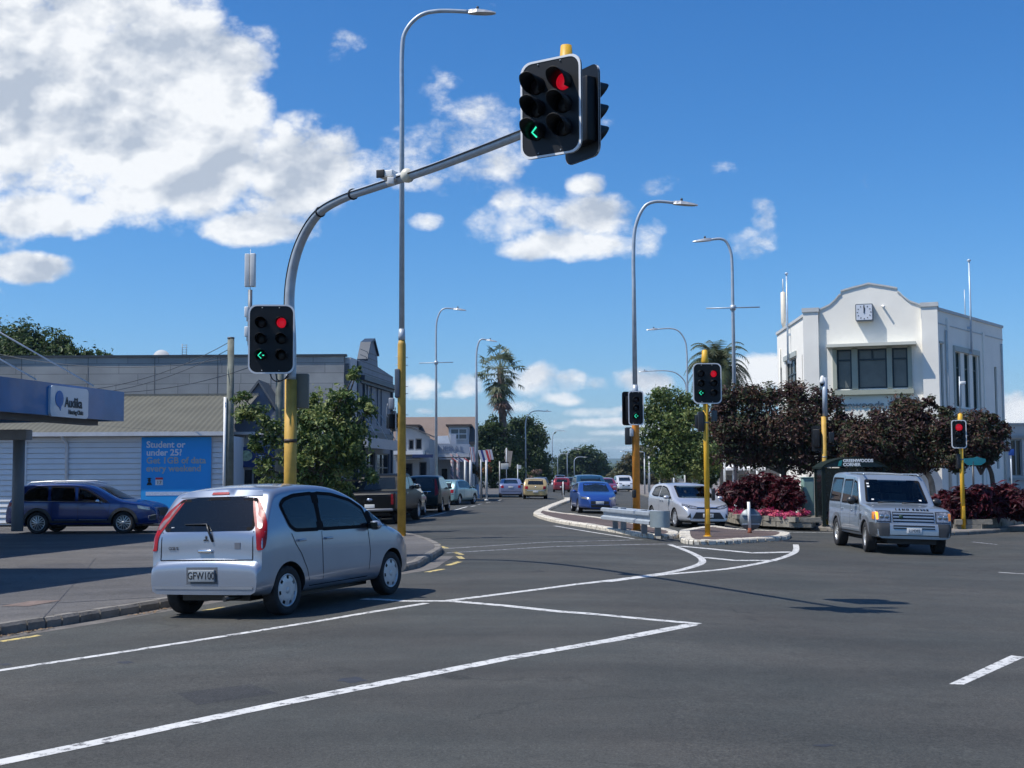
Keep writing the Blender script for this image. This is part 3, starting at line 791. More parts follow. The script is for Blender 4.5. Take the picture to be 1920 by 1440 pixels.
        if style == 'cap':
            # full wheel cover with slots near its edge
            n = spokes*6; vs = []; fs = []
            for k in range(n):
                a = 2*math.pi*k/n
                for q, (rad, dy) in enumerate(((.15,.99),(.55,1.0),(.70,.97),(.94,.9))):
                    vs.append((r*rad*math.cos(a), y1*dy, r*rad*math.sin(a)))
            for k in range(n):
                k2 = (k+1) % n
                for q in range(3):
                    if q == 2 and k % 6 in (0, 1): continue
                    fs.append((k*4+q, k*4+q+1, k2*4+q+1, k2*4+q))
            rm.add(vs, fs, False)
        else:
            for k in range(spokes):
                a = 2*math.pi*k/spokes
                M = Matrix.Rotation(a, 4, 'Y')
                w0, w1 = (.11, .075) if style == 'alloy' else (.06, .05)
                for dd in ((0,) if style == 'alloy' else (-.085, .085)):
                    p = [(r*.15, y1*.8, -r*w0+dd*r), (r*.15, y1*.8, r*w0+dd*r), (r*.95, y1*.55, r*w1*1.5+dd*r*2.2), (r*.95, y1*.55, -r*w1*1.5+dd*r*2.2)]
                    q = [(x, y+y1*.2, z) for x, y, z in p]
                    rm.add([M @ Vector(v) for v in p+q], [(0,1,2,3),(7,6,5,4),(0,4,5,1),(1,5,6,2),(2,6,7,3),(3,7,4,0)], False)
        mh, mt, mr_ = None, None, None
        for sx_ in (1, -1):
            for sy in (-1, 1):
                if mh is None:
                    a = hub.build('wheel', PM((.05,.05,.055), .6, .3), s.root); b = ty.build('tyre', RUBBER, a); c = rm.build('rim', [rim], a, fixn=True)
                    mh, mt, mr_ = a.data, b.data, c.data
                else:
                    a = bpy.data.objects.new('wheel', mh); b = bpy.data.objects.new('tyre', mt); c = bpy.data.objects.new('rim', mr_)
                    for o in (a, b, c): col.objects.link(o)
                    a.parent = s.root; b.parent = a; c.parent = a
                a.location = (sx_*s.wb/2, sy*(s.W/2-tw/2-inset), s.wr)
                a.rotation_euler = (0, random.uniform(0, 6), (math.pi if sy < 0 else 0) + (steer if sx_ > 0 else 0))
    def mirrors(s, x, z, mat, out=.12, size=(.07,.10,.065)):
        for sy in (1, -1):
            p = s.hit('sl' if sy > 0 else 'sr', x, z); mb = MB()
            sphere_mb(mb, p + Vector((0, sy*(out*.5+size[1]*.5), 0)), size)
            mb.tube([p + Vector((-.01,-sy*.02,-.03)), p + Vector((0, sy*out*.5, -.01))], .018, 8)
            o = mb.build('mirror', mat, s.root)
            g = MB(); c = p + Vector((-size[0]*.86, sy*(out*.5+size[1]*.5), 0))
            g.bbox(c.x-.01, c.x+.008, c.y-size[1]*.72, c.y+size[1]*.72, c.z-size[2]*.66, c.z+size[2]*.66, .004)
            g.build('mirror_glass', CGLASS, o)
    def plate(s, view, z, txt, w_=.36, h_=.125, y=0.0, size=None, bgm=None):
        p = s.hit(view, y, z); sx_ = 1 if view == 'f' else -1
        mb = MB(); x0, x1 = sorted((p.x, p.x + sx_*.030)); mb.bbox(x0, x1, y-w_/2, y+w_/2, z-h_/2, z+h_/2, .004)
        pl = mb.build('number_plate', bgm or PLATEM, s.root)
        if txt:
            M = T(p.x+sx_*.032, y, z-h_*.27) @ (Matrix(((0,0,1,0),(1,0,0,0),(0,1,0,0),(0,0,0,1))) if sx_ > 0 else Matrix(((0,0,-1,0),(-1,0,0,0),(0,1,0,0),(0,0,0,1))))
            text('plate_text', txt, size or h_*.78, BLACK, pl, M, .002, 'CENTER', .86)
        return pl
    def handle(s, x, z, mat, w_=.15):
        for v_, sy in (('sl', 1), ('sr', -1)):
            p = s.hit(v_, x, z); mb = MB()
            mb.bbox(p.x-w_/2, p.x+w_/2, *sorted((p.y-sy*.005, p.y+sy*.035)), z-.014, z+.014, .008)
            mb.build('door_handle', mat, s.root)
def place(root, x, y, heading, wb, tr, dz=0.0):
    """stand a vehicle with its four wheels on the sloping ground"""
    f = Vector((math.cos(heading), math.sin(heading))); l = Vector((-f.y, f.x))
    hf = hg(x+f.x*wb/2, y+f.y*wb/2); hb = hg(x-f.x*wb/2, y-f.y*wb/2)
    hl = hg(x+l.x*tr/2, y+l.y*tr/2); hr = hg(x-l.x*tr/2, y-l.y*tr/2)
    root.location = (x, y, (hf+hb+hl+hr)/4 + dz)
    root.rotation_mode = 'XYZ'
    root.rotation_euler = (math.atan2(hl-hr, tr), -math.atan2(hf-hb, wb), heading)

def seams(c, lines, mirror=True, w_=.010, name='panel_gap', mat=None, view='sl', off=.0025):
    for l in lines: c.strip(view, l, w_, off, mat or SEAM, name, mirror=mirror)
def arc(cx, cz, r, a0, a1, n=14):
    return [(cx+r*math.cos(R(a0+(a1-a0)*i/n)), cz+r*math.sin(R(a0+(a1-a0)*i/n))) for i in range(n+1)]

# --- silver hatchback in front, seen from behind
silver = paint((.27,.31,.38), .6, .30)
c = Car(3.88, 1.68, 1.55, 2.50, .60,
    [(0,.36),(0,.58),(.012,.655),(.06,.675),(.075,.70),(.085,.98),(.13,1.06),(.40,1.47),(.50,1.52),(.85,1.555),(1.35,1.56),(1.80,1.52),(2.2,1.40),(2.62,1.19),(2.98,.985),(3.25,.92),(3.55,.83),(3.76,.70),(3.86,.54),(3.88,.34)],
    [(0,.98),(.6,1.03),(1.5,.99),(3.0,.93),(3.88,.80)], sill=.235, tumble=.145, ns=130, plan_r=(.30,.075), plan_f=(.85,.26), body=silver, wr=.298, crown=.04)
hatch = c.make('hatchback', 'silver five-door hatchback nearest the camera, seen from behind', (0,0,0), 0)
p1, p2 = G(538, 1147), G(741, 1119)
mid = (p1+p2)/2; hd = R(65.5); rt = Vector((math.sin(hd), -math.cos(hd), 0))
mid = mid - rt*.78
hatch.scale = (1.03,1.03,1.03)
place(hatch, mid.x-.04, mid.y, hd, 2.5, 1.45)
c.wheels('cap', 7, PM((.50,.52,.55), .4, .5, .08), tw=.185, rr=.66, inset=.03)
# tailgate: window, lights, badge, handle
c.opening('r', [(-.675,1.045),(.675,1.045),(.585,1.43),(0,1.455),(-.585,1.43)], PGLASS, .04, 'rear_window', r=.07)
c.cabin(2.55, .50, ((1.75,0),(.85,1)), (.13,.13,.135))
c.patch('r', [(-.62,1.45),(.62,1.45),(.56,1.515),(0,1.535),(-.56,1.515)], .010, silver, 'roof_spoiler')
c.patch('r', [(-.13,1.475),(.13,1.475),(.12,1.503),(-.12,1.503)], .018, REDL, 'brake_light', step=.04)
for sgn in (1, -1):
    V_ = 'cl' if sgn > 0 else 'cr'
    lt = c.patch(V_, [(-.02,.80),(.075,.83),(.105,.95),(.12,1.12),(.105,1.30),(.065,1.43),(.015,1.43),(-.005,1.30),(-.02,1.05)], .008, REDL, 'tail_light', step=.04, smooth=1)
    c.patch(V_, [(.01,1.07),(.05,1.06),(.07,1.11),(.068,1.18),(.035,1.22),(.055,1.28),(.045,1.38),(.03,1.38),(.015,1.25)], .012, PM((.20,.13,.14), .3, .2, .35, 18, coat=.2), 'reversing_lens', lt, step=.04, smooth=1)
c.strip('r', [(-.68,.70),(.68,.70)], .012, .004, SEAM, 'panel_gap')
c.strip('r', [(-.68,.70),(-.675,1.04)], .010, .004, SEAM, 'panel_gap'); c.strip('r', [(.68,.70),(.675,1.04)], .010, .004, SEAM, 'panel_gap')
c.patch('r', [(-.22,.42),(.24,.42),(.24,.62),(-.22,.62)], .002, PM((.10,.11,.125), .5, .2), 'plate_recess')
c.patch('r', [(-.72,.36),(.72,.36),(.73,.395),(-.73,.395)], .008, PM((.20,.22,.25), .6, .2), 'bumper_lip')
DPL = PM((.25,.28,.31), .45, .1, .08)
c.plate('r', .52, 'GFW100', bgm=DPL, w_=.38, h_=.14, size=.125)
mb = MB(); p = c.hit('r', 0, .80); mb.bbox(p.x-.035, p.x+.01, -.10, .10, .785, .825, .012); mb.build('tailgate_handle', CHROME, hatch)
mb = MB(); pb = c.hit('r', 0, .95)   # three-diamond badge
for k in range(3):
    a = R(90+120*k); d_ = Vector((math.cos(a), math.sin(a))); n_ = Vector((-d_.y, d_.x)); q = [Vector((0,0)), d_*.022+n_*.0127, d_*.044, d_*.022-n_*.0127]
    vs = [(pb.x-.012, v.x, .95+v.y) for v in q] + [(pb.x-.002, v.x, .95+v.y) for v in q]
    mb.add(vs, [(0,1,2,3),(0,1,5,4),(1,2,6,5),(2,3,7,6),(3,0,4,7)], False)
mb.build('badge', PM((.12,.12,.13), .3, .8), hatch, fixn=True)
mb = MB(); px_ = c.hit('r', -.46, .87).x; mb.box(px_-.006, px_+.01, -.50, -.42, .83, .905); mb.m = 0; mb.build('badge', PM((.20,.21,.24), .4, .6), hatch)
MR = Matrix(((0,0,-1,0),(-1,0,0,0),(0,1,0,0),(0,0,0,1)))
text('badge', 'COLT', .055, PM((.15,.15,.16), .3, .8), hatch, T(c.hit('r',.5,.84).x-.01, .56, .825) @ MR, .003)
mb = MB(); a = c.hit('r', -.10, 1.02); mb.tube([a+Vector((-.02,0,-.10)), a+Vector((-.03,.05,.03)), c.hit('r',.02,1.13)+Vector((-.03,0,0)), c.hit('r',.36,1.13)+Vector((-.022,0,0))], [.016,.014,.009,.006], 8); mb.build('rear_wiper', BLACKP, hatch)
mb = MB(); a = c.hit('r', -.53, 1.12); mb.box(a.x-.012, a.x-.006, -.56, -.49, 1.075, 1.10); mb.build('sticker', WHITE, hatch)
mb = MB(); a = c.hit('r', .55, 1.10); mb.box(a.x-.012, a.x-.006, .52, .565, 1.075, 1.10); mb.build('sticker', WHITE, hatch)
c.opening('sl', [(.62,1.06),(.74,.99),(1.27,.975),(1.27,1.475),(.84,1.46),(.60,1.41),(.50,1.33)], PGLASS, name='rear_door_window', mirror=True)
c.opening('sl', [(1.33,.975),(2.54,.95),(2.40,1.235),(2.12,1.36),(1.70,1.45),(1.33,1.475)], TGLASS, name='front_door_window', mirror=True)
c.opening('sl', [(2.62,.955),(3.05,.955),(2.50,1.19)], TGLASS, .03, 'quarter_window', mirror=True, r=.03)
for ln in ([(1.30,.985),(1.30,1.465)], [(2.58,.965),(2.43,1.225)]): c.strip('sl', ln, .085, .009, SEAM, 'window_pillar', mirror=True)
seams(c, [[(1.34,.31),(1.33,.97)], [(.98,.52),(.86,.72),(.74,.85),(.66,.98)], [(.98,.52),(1.02,.40),(1.06,.31)], [(2.44,.31),(2.50,.62),(2.46,.96)], [(1.06,.31),(2.44,.31)]])
c.handle(.86, .885, silver); c.handle(1.47, .875, silver)
c.mirrors(2.50, .985, silver, out=.10)
c.patch('sl', [(.95,.235),(2.85,.235),(2.85,.29),(.95,.29)], .006, PM((.25,.27,.30), .5, .3), 'side_skirt', mirror=True)
c.opening('f', [(-.62,1.02),(.62,1.02),(.54,1.43),(-.54,1.43)], TGLASS, name='windscreen')
mb = MB(); mb.box(-1.6, -1.2, -.5, .5, .20, .30); mb.tube([(-1.9,-.35,.25),(-1.2,-.35,.25)], .03); mb.tube([(-1.25,-.7,.3),(-1.25,.7,.3)], .05); mb.build('exhaust', BLACKP, hatch)
mb = MB(); mb.box(-1.0, 1.0, -.55, .55, .17, .26); mb.build('underbody', BLACK, hatch)

# --- silver square four-wheel drive
sil2 = paint((.31,.36,.41), .5, .33)
c = Car(4.84, 1.93, 1.84, 2.885, 1.10,
    [(0,.42),(0,.70),(.02,.82),(.05,1.10),(.10,1.45),(.18,1.80),(.30,1.885),(1.0,1.90),(1.45,1.895),(1.62,1.85),(1.9,1.85),(2.66,1.83),(2.82,1.775),(3.08,1.50),(3.39,1.16),(3.52,1.13),(4.2,1.09),(4.62,1.03),(4.73,.96),(4.76,.78),(4.78,.70),(4.83,.68),(4.84,.42)],
    [(0,1.10),(3.5,1.08),(4.84,1.02)], sill=.36, tumble=.13, plan_r=(.3,.08), plan_f=(.40,.10), body=sil2, wr=.365, crown=.02, topr=.07, lower=.95)
suv = c.make('off_roader', 'silver boxy four-wheel drive turning with its orange indicator lit', (0,0,0), 0)
suv['category'] = 'car'
BLKT = PM((.035,.038,.042), .6, 0, .15)
a1, a2 = G(1574, 1023), G(1632, 1037)
hd = R(-90.5); lt_ = Vector((math.cos(hd+R(90)), math.sin(hd+R(90)), 0))
mid = (a1+a2)/2 + lt_*.80
suv.scale = (1, 1, 1.045)
place(suv, mid.x + .13, mid.y + .3, hd, 2.885, 1.6)
c.wheels('alloy', 7, PM((.58,.57,.54), .3, .6, .06), tw=.25, rr=.60, steer=R(-6), inset=.0)
c.opening('f', [(-.79,1.17),(.79,1.17),(.70,1.72),(-.70,1.72)], TGLASS, .05, 'windscreen')
c.cabin(2.86, .74, ((2.35,0),(1.45,1)), (.16,.15,.14))
for k, (xx, zz) in enumerate(((-.64,1.62),(-.64,1.55),(-.60,1.24),(.60,1.24))):
    a = c.hit('f', xx, zz); mb = MB(); mb.M = T(a.x+.012, xx, zz) @ Matrix.Rotation(R(-40), 4, 'Y'); mb.box(-.004, .004, -.03, .03, -.02, .02); mb.build('windscreen_sticker', WHITE, suv)
for yy_ in (-.35, .25):
    mb = MB(); mb.tube([c.hit('f', yy_-.15, 1.17)+Vector((.03,0,0)), c.hit('f', yy_+.3, 1.205)+Vector((.02,0,0))], [.013,.008], 6); mb.build('wiper', BLACK, suv)
c.opening('sl', [(1.62,1.12),(2.46,1.12),(2.44,1.72),(1.60,1.72)], PGLASS, name='rear_door_window', mirror=True)
c.opening('sl', [(2.58,1.12),(3.36,1.12),(2.86,1.66),(2.58,1.71)], TGLASS, name='front_door_window', mirror=True)
c.opening('sl', [(.20,1.14),(1.42,1.14),(1.42,1.75),(.34,1.76)], PGLASS, name='rear_side_window', mirror=True)
c.opening('r', [(-.68,1.12),(.68,1.05),(.62,1.7),(-.62,1.7)], PGLASS, name='rear_window')
seams(c, [[(1.50,.50),(1.52,1.78)], [(2.53,.45),(2.52,1.76)], [(3.40,.60),(3.44,1.10)], [(1.9,.45),(3.38,.45)]], w_=.014)
c.handle(1.68, .97, sil2, .17); c.handle(2.72, .96, sil2, .17)
for cx in (1.10, 1.10+2.885):      # black wheel arch trims
    ro_, ri = .365+.135, .365+.045
    c.patch('sl', arc(cx,.365,ro_,-2,182,20) + arc(cx,.365,ri,182,-2,20), .022, PM((.14,.15,.17), .5, .1), 'arch_trim', mirror=True, step=.12)
c.patch('sl', [(1.58,.36),(3.45,.36),(3.45,.46),(1.58,.46)], .016, BLKT, 'sill_trim', mirror=True)
c.patch('sl', [(3.50,.90),(3.62,.90),(3.60,.74),(3.50,.76)], .008, BLACKP, 'side_vent', mirror=True)
# nose
c.patch('f', [(-.80,.36),(.80,.36),(.80,.455),(-.80,.455)], .016, BLKT, 'valance')
c.patch('f', [(-.93,.42),(-.60,.42),(-.58,.73),(-.95,.73)], .020, BLKT, 'bumper_corner', mirror=True, step=.06)
c.patch('sl', [(4.36,.42),(4.84,.42),(4.84,.73),(4.46,.73)], .018, BLKT, 'bumper_side', mirror=True, step=.06)
c.patch('f', [(-.585,.46),(.585,.46),(.585,.715),(-.585,.715)], .018, sil2, 'front_bumper')
gr = c.patch('f', [(-.50,.595),(.50,.595),(.50,.675),(-.50,.675)], .024, BLACK, 'bumper_slot')
c.strip('f', [(-.50,.632),(.50,.632)], .022, .034, sil2, 'bumper_bar')
gr = c.patch('f', [(-.50,.755),(.50,.755),(.50,.985),(-.50,.985)], .008, BLACK, 'grille')
for zz in (.795, .87, .94): c.strip('f', [(-.49,zz),(.49,zz)], .034, .020, sil2, 'grille_bar', gr)
a = c.hit('f', -.30, .87); mb = MB(); mb.lathe([(.05,0),(.045,.012)], (a.x+.024, -.30, .87), 'X', 16); mb.build('badge', PM((.05,.09,.06), .3, .4), suv)
for sgn in (1, -1):
    c.patch('f', [(sgn*.535,.745),(sgn*.93,.745),(sgn*.94,1.015),(sgn*.535,1.0)], .006, BLACKP, 'headlight_surround', step=.06)
    hl = c.patch('f', [(sgn*.56,.765),(sgn*.90,.765),(sgn*.915,1.0),(sgn*.56,.985)], .010, CLEARL, 'headlight', step=.06)
    for yy_ in (.64, .77):
        a = c.hit('f', sgn*yy_, .87); mb = MB(); mb.lathe([(.055,-.02),(.055,.008),(.04,.016),(.001,.014)], (a.x+.008, sgn*yy_, .87), 'X', 18); mb.build('lamp', PM((.35,.36,.38), .08, .8, .2, 30, coat=1), hl)
    c.patch('f', [(sgn*.845,.80),(sgn*.90,.80),(sgn*.91,.97),(sgn*.845,.965)], .018, EMAMB if sgn < 0 else AMBER, 'indicator', hl, step=.04)
    c.patch('sr' if sgn < 0 else 'sl', [(4.60,.80),(4.72,.80),(4.70,.97),(4.59,.97)], .010, AMBER, 'indicator_side', hl, step=.05)
a = c.hit('f', 0, 1.02)
t_ = text('bonnet_lettering', 'LAND ROVER', .085, BLACKP, suv, T(a.x-.02, 0, 1.005) @ Matrix(((0,0,1,0),(1,0,0,0),(0,1,0,0),(0,0,0,1))) , .03, 'CENTER', 1.15, sp=1.5)
c.plate('f', .56, 'LLM392')
c.mirrors(3.12, 1.20, BLACKP, out=.14, size=(.09,.13,.10))
for sy in (1, -1):
    mb = MB(); mb.tube([(-1.9, sy*.70, 1.86), (-1.8, sy*.70, 1.885), (.2, sy*.70, 1.875), (.35, sy*.70, 1.84)], .018, 8); mb.build('roof_rail', sil2, suv)
mb = MB(); mb.tube([(-.9,-.55,1.86),(-.93,-.55,1.98)], .012, 6); mb.build('aerial', BLACK, suv)
mb = MB(); mb.box(-2.0, 2.1, -.6, .6, .24, .38); mb.tube([(-1.44,-.8,.36),(-1.44,.8,.36)], .07); mb.tube([(1.44,-.8,.34),(1.44,.8,.34)], .05); mb.box(-.2,.3,-.35,.35,.16,.30); mb.build('underbody', BLACK, suv)

# --- blue estate side on, parked on the forecourt
blu = paint((.006,.032,.16), .25, .22)
c = Car(4.87, 1.84, 1.60, 2.745, 1.06,
    [(0,.45),(0,.72),(.03,.86),(.10,1.02),(.30,1.28),(.46,1.49),(.55,1.545),(1.0,1.585),(1.9,1.60),(2.55,1.575),(2.95,1.45),(3.35,1.22),(3.70,1.065),(3.95,1.03),(4.4,.97),(4.72,.86),(4.84,.70),(4.87,.42)],
    [(0,1.02),(1,1.02),(3.7,.96),(4.87,.86)], sill=.27, tumble=.19, body=blu, wr=.345, plan_f=(.6,.18))
est = c.make('estate_car', 'dark blue estate car side on by the white boarded wall', (0,0,0), 0); est['category'] = 'car'
a = (G(64, 1001, .125) + G(224, 1001, .125))/2
est.scale = (.96,.96,.96)
place(est, a.x+.12, a.y + .85, R(-1), 2.745, 1.5, .125)
c.wheels('twin', 7, PM((.45,.46,.48), .3, .7, .1), tw=.22, rr=.68)
c.opening('sl', [(.52,1.12),(.72,1.05),(1.40,1.04),(1.36,1.50),(1.0,1.49),(.72,1.39)], PGLASS, name='rear_side_window', mirror=True)
c.opening('sl', [(1.48,1.04),(2.27,1.025),(2.22,1.48),(1.6,1.505),(1.44,1.50)], PGLASS, name='rear_door_window', mirror=True)
c.opening('sl', [(2.35,1.025),(3.30,1.01),(2.92,1.24),(2.60,1.41),(2.32,1.475)], TGLASS, name='front_door_window', mirror=True)
c.cabin(3.0, .58, ((2.15,0),(1.2,1)))
c.strip('sr', [(.52,1.10),(.72,1.04),(3.34,.995)], .016, .007, CHROME, 'window_trim', mirror=True)
c.strip('sr', [(.52,1.13),(.74,1.41),(1.0,1.515),(1.6,1.53),(2.32,1.50),(2.62,1.435),(2.94,1.26),(3.32,1.02)], .014, .007, CHROME, 'window_trim', mirror=True)
seams(c, [[(1.50,.42),(1.54,1.03)], [(2.36,.38),(2.36,1.0)], [(3.30,.40),(3.38,.98)]])
for cx in (1.06, 1.06+2.745): c.patch('sl', arc(cx,.345,.345+.14,0,180,18)+arc(cx,.345,.345+.045,180,0,18), .014, BLKT, 'arch_trim', mirror=True, step=.12)
c.patch('sl', [(1.5,.27),(3.4,.27),(3.4,.42),(1.5,.42)], .012, BLKT, 'sill_trim', mirror=True)
c.strip('sr', [(1.60,.45),(2.30,.45)], .02, .018, CHROME, 'sill_strip', mirror=True); c.strip('sr', [(2.40,.45),(3.3,.45)], .02, .018, CHROME, 'sill_strip', mirror=True)
c.patch('sl', [(4.28,.80),(4.66,.74),(4.62,.84),(4.25,.90)], .008, CLEARL, 'headlight', mirror=True, step=.05)
c.patch('sl', [(4.62,.42),(4.87,.42),(4.85,.60),(4.70,.62)], .010, BLKT, 'bumper_side', mirror=True, step=.05)
c.strip('sl', [(4.80,.44),(4.62,.46),(4.60,.56),(4.80,.60)], .02, .016, CHROME, 'fog_surround', mirror=True)
c.patch('sl', [(.02,.86),(.30,.90),(.34,1.0),(.10,1.0)], .008, REDL, 'tail_light', mirror=True, step=.05)
c.opening('f', [(-.64,1.09),(.64,1.09),(.56,1.48),(-.56,1.48)], TGLASS, name='windscreen'); c.patch('f', [(-.5,.55),(.5,.55),(.5,.80),(-.5,.80)], .008, BLACK, 'grille')
c.patch('r', [(-.6,1.06),(.6,1.06),(.5,1.46),(-.5,1.46)], .004, DGLASS, 'rear_window')
c.handle(1.70, .93, blu); c.handle(2.52, .92, blu); c.mirrors(3.02, 1.03, CHROME)
for sy in (1, -1):
    mb = MB(); mb.tube([(-1.85,sy*.60,1.53),(-1.7,sy*.60,1.63),(-.9,sy*.60,1.665),(.0,sy*.60,1.655),(.35,sy*.60,1.585)], [.02,.024,.024,.024,.02], 8); mb.build('roof_rail', PM((.6,.62,.65),.3,.6), est)
mb = MB(); mb.box(-1.9,1.9,-.6,.6,.22,.30); mb.build('underbody', BLACK, est)

# --- silver hatchback stopped behind the barrier
sil3 = paint((.50,.52,.56), .4, .3)
c = Car(4.27, 1.76, 1.47, 2.60, .70,
    [(0,.40),(0,.62),(.03,.80),(.12,1.0),(.42,1.36),(.60,1.43),(1.1,1.47),(1.8,1.475),(2.2,1.42),(2.7,1.17),(3.08,.985),(3.3,.94),(3.75,.85),(4.05,.74),(4.20,.62),(4.26,.46),(4.27,.30)],
    [(0,1.0),(1.0,.99),(3.1,.92),(4.27,.80)], sill=.22, tumble=.20, body=sil3, wr=.315, plan_f=(.75,.24))
aur = c.make('hatchback', 'silver hatchback with dark grille stopped behind the crash barrier', (0,0,0), 0); aur['category'] = 'car'
a = G(1303, 991); hd = R(-90+11)
place(aur, a.x - .0, a.y + 2.15, hd, 2.6, 1.5)
c.wheels('cap', 7, PM((.5,.52,.55), .35, .6), tw=.2, rr=.66)
c.opening('f', [(-.66,1.0),(.66,1.0),(.57,1.40),(-.57,1.40)], TGLASS, name='windscreen')
c.cabin(2.75, .46, ((1.95,0),(1.05,1)), (.10,.10,.11))
c.opening('sl', [(.66,1.06),(.90,1.01),(1.50,.995),(1.48,1.385),(1.2,1.385),(.78,1.32)], PGLASS, name='rear_door_window', mirror=True)
c.opening('sl', [(1.58,.995),(2.95,.965),(2.52,1.19),(2.12,1.335),(1.8,1.375),(1.56,1.385)], TGLASS, name='front_door_window', mirror=True)
seams(c, [[(1.58,.30),(1.60,1.0)], [(2.68,.30),(2.72,.96)]])
for sgn in (1, -1):
    hl = c.patch('f', [(sgn*.36,.655),(sgn*.60,.685),(sgn*.80,.76),(sgn*.77,.80),(sgn*.56,.755),(sgn*.36,.715)], .008, CLEARL, 'headlight', step=.05)
    a = c.hit('f', sgn*.62, .72); mb = MB(); mb.lathe([(.035,0),(.03,.01)], (a.x, sgn*.62, .72), 'X', 14); mb.build('lamp', PM((.06,.06,.07), .1, .5), hl)
    c.patch('f', [(sgn*.34,.64),(sgn*.60,.668),(sgn*.815,.75),(sgn*.785,.815),(sgn*.56,.772),(sgn*.34,.73)], .004, BLACKP, 'headlight_surround', step=.05)
    c.patch('f', [(sgn*.60,.36),(sgn*.72,.37),(sgn*.62,.52)], .010, BLACK, 'fog_recess', step=.05)
c.patch('f', [(-.36,.655),(.36,.655),(.36,.715),(-.36,.715)], .008, BLACK, 'upper_grille')
c.strip('f', [(-.36,.70),(.36,.70)], .015, .016, CHROME, 'grille_bar')
c.patch('f', [(-.56,.33),(.56,.33),(.42,.545),(-.42,.545)], .010, BLACK, 'lower_grille', step=.06)
a = c.hit('f', 0, .70); mb = MB(); mb.lathe([(.058,0),(.058,.015),(.048,.015),(.048,.004)], (a.x+.012, 0, .69), 'X', 22); mb.tube([(a.x+.03,-.045,.695),(a.x+.03,.045,.695)], .006, 6); mb.tube([(a.x+.03,0,.65),(a.x+.03,0,.73)], .006, 6); mb.build('badge', CHROME, aur)
c.plate('f', .44, 'HLH27'); c.mirrors(2.72, 1.00, sil3, size=(.09,.11,.07))
c.handle(1.75, .88, sil3); c.handle(2.0, .88, sil3)
c.patch('r', [(-.6,1.03),(.6,1.03),(.5,1.34),(-.5,1.34)], .004, DGLASS, 'rear_window')
for yy_ in (-.3, .2):
    mb = MB(); mb.tube([c.hit('f', yy_-.2, 1.0)+Vector((.02,0,0)), c.hit('f', yy_+.25, 1.02)+Vector((.012,0,0))], .008, 6); mb.build('wiper', BLACK, aur)
mb = MB(); mb.box(-1.7,1.7,-.6,.6,.17,.25); mb.build('underbody', BLACK, aur)
PROF = {
 'hatch': dict(L_=4.15, W=1.73, H=1.45, wb=2.5, ro=.72, sill=.22, tumble=.20, wr=.31, plan_f=(.7,.22),
   prof=[(0,.40),(0,.62),(.03,.78),(.10,.95),(.38,1.33),(.60,1.41),(1.1,1.45),(1.8,1.45),(2.15,1.39),(2.65,1.14),(2.95,.97),(3.3,.93),(3.8,.82),(4.05,.70),(4.14,.5),(4.15,.3)],
   belt=[(0,.95),(3,.93),(4.15,.8)], win=[(.62,1.02),(.85,.98),(2.88,.96),(2.5,1.17),(2.1,1.32),(1.7,1.37),(1.1,1.38),(.75,1.33)], rw=(1.0,1.36,.56,.48), fw=(.98,1.38,.60,.52), tl=(.62,.80,.90), hl=(.40,.74,.62,.78)),
 'sedan': dict(L_=4.65, W=1.76, H=1.40, wb=2.7, ro=1.02, sill=.21, tumble=.21, wr=.315, plan_f=(.7,.2), plan_r=(.5,.14),
   prof=[(0,.42),(0,.70),(.03,.90),(.10,1.0),(.62,1.02),(1.18,1.32),(1.5,1.38),(2.2,1.40),(2.6,1.36),(3.05,1.14),(3.4,.95),(3.8,.91),(4.35,.80),(4.58,.66),(4.65,.45),(4.65,.3)],
   belt=[(0,.95),(3.4,.90),(4.65,.78)], win=[(.98,1.02),(1.1,.98),(3.3,.95),(2.95,1.13),(2.55,1.30),(2.2,1.33),(1.55,1.32),(1.25,1.24)], rw=(1.04,1.33,.55,.45), fw=(.97,1.34,.60,.5), tl=(.45,.82,.90), hl=(.42,.76,.62,.74)),
 'tall': dict(L_=4.5, W=1.80, H=1.70, wb=2.62, ro=.85, sill=.27, tumble=.17, wr=.34, plan_f=(.6,.18),
   prof=[(0,.45),(0,.72),(.03,.90),(.10,1.08),(.32,1.55),(.50,1.65),(1.0,1.70),(2.0,1.70),(2.5,1.62),(3.0,1.33),(3.35,1.12),(3.7,1.08),(4.2,.98),(4.42,.84),(4.5,.6),(4.5,.42)],
   belt=[(0,1.08),(3.3,1.04),(4.5,.9)], win=[(.40,1.16),(.55,1.11),(3.22,1.08),(2.85,1.34),(2.42,1.53),(2.0,1.60),(1.0,1.60),(.5,1.55)], rw=(1.12,1.58,.60,.52), fw=(1.12,1.60,.64,.56), tl=(.68,1.0,1.5), hl=(.42,.78,.76,.92)),
}
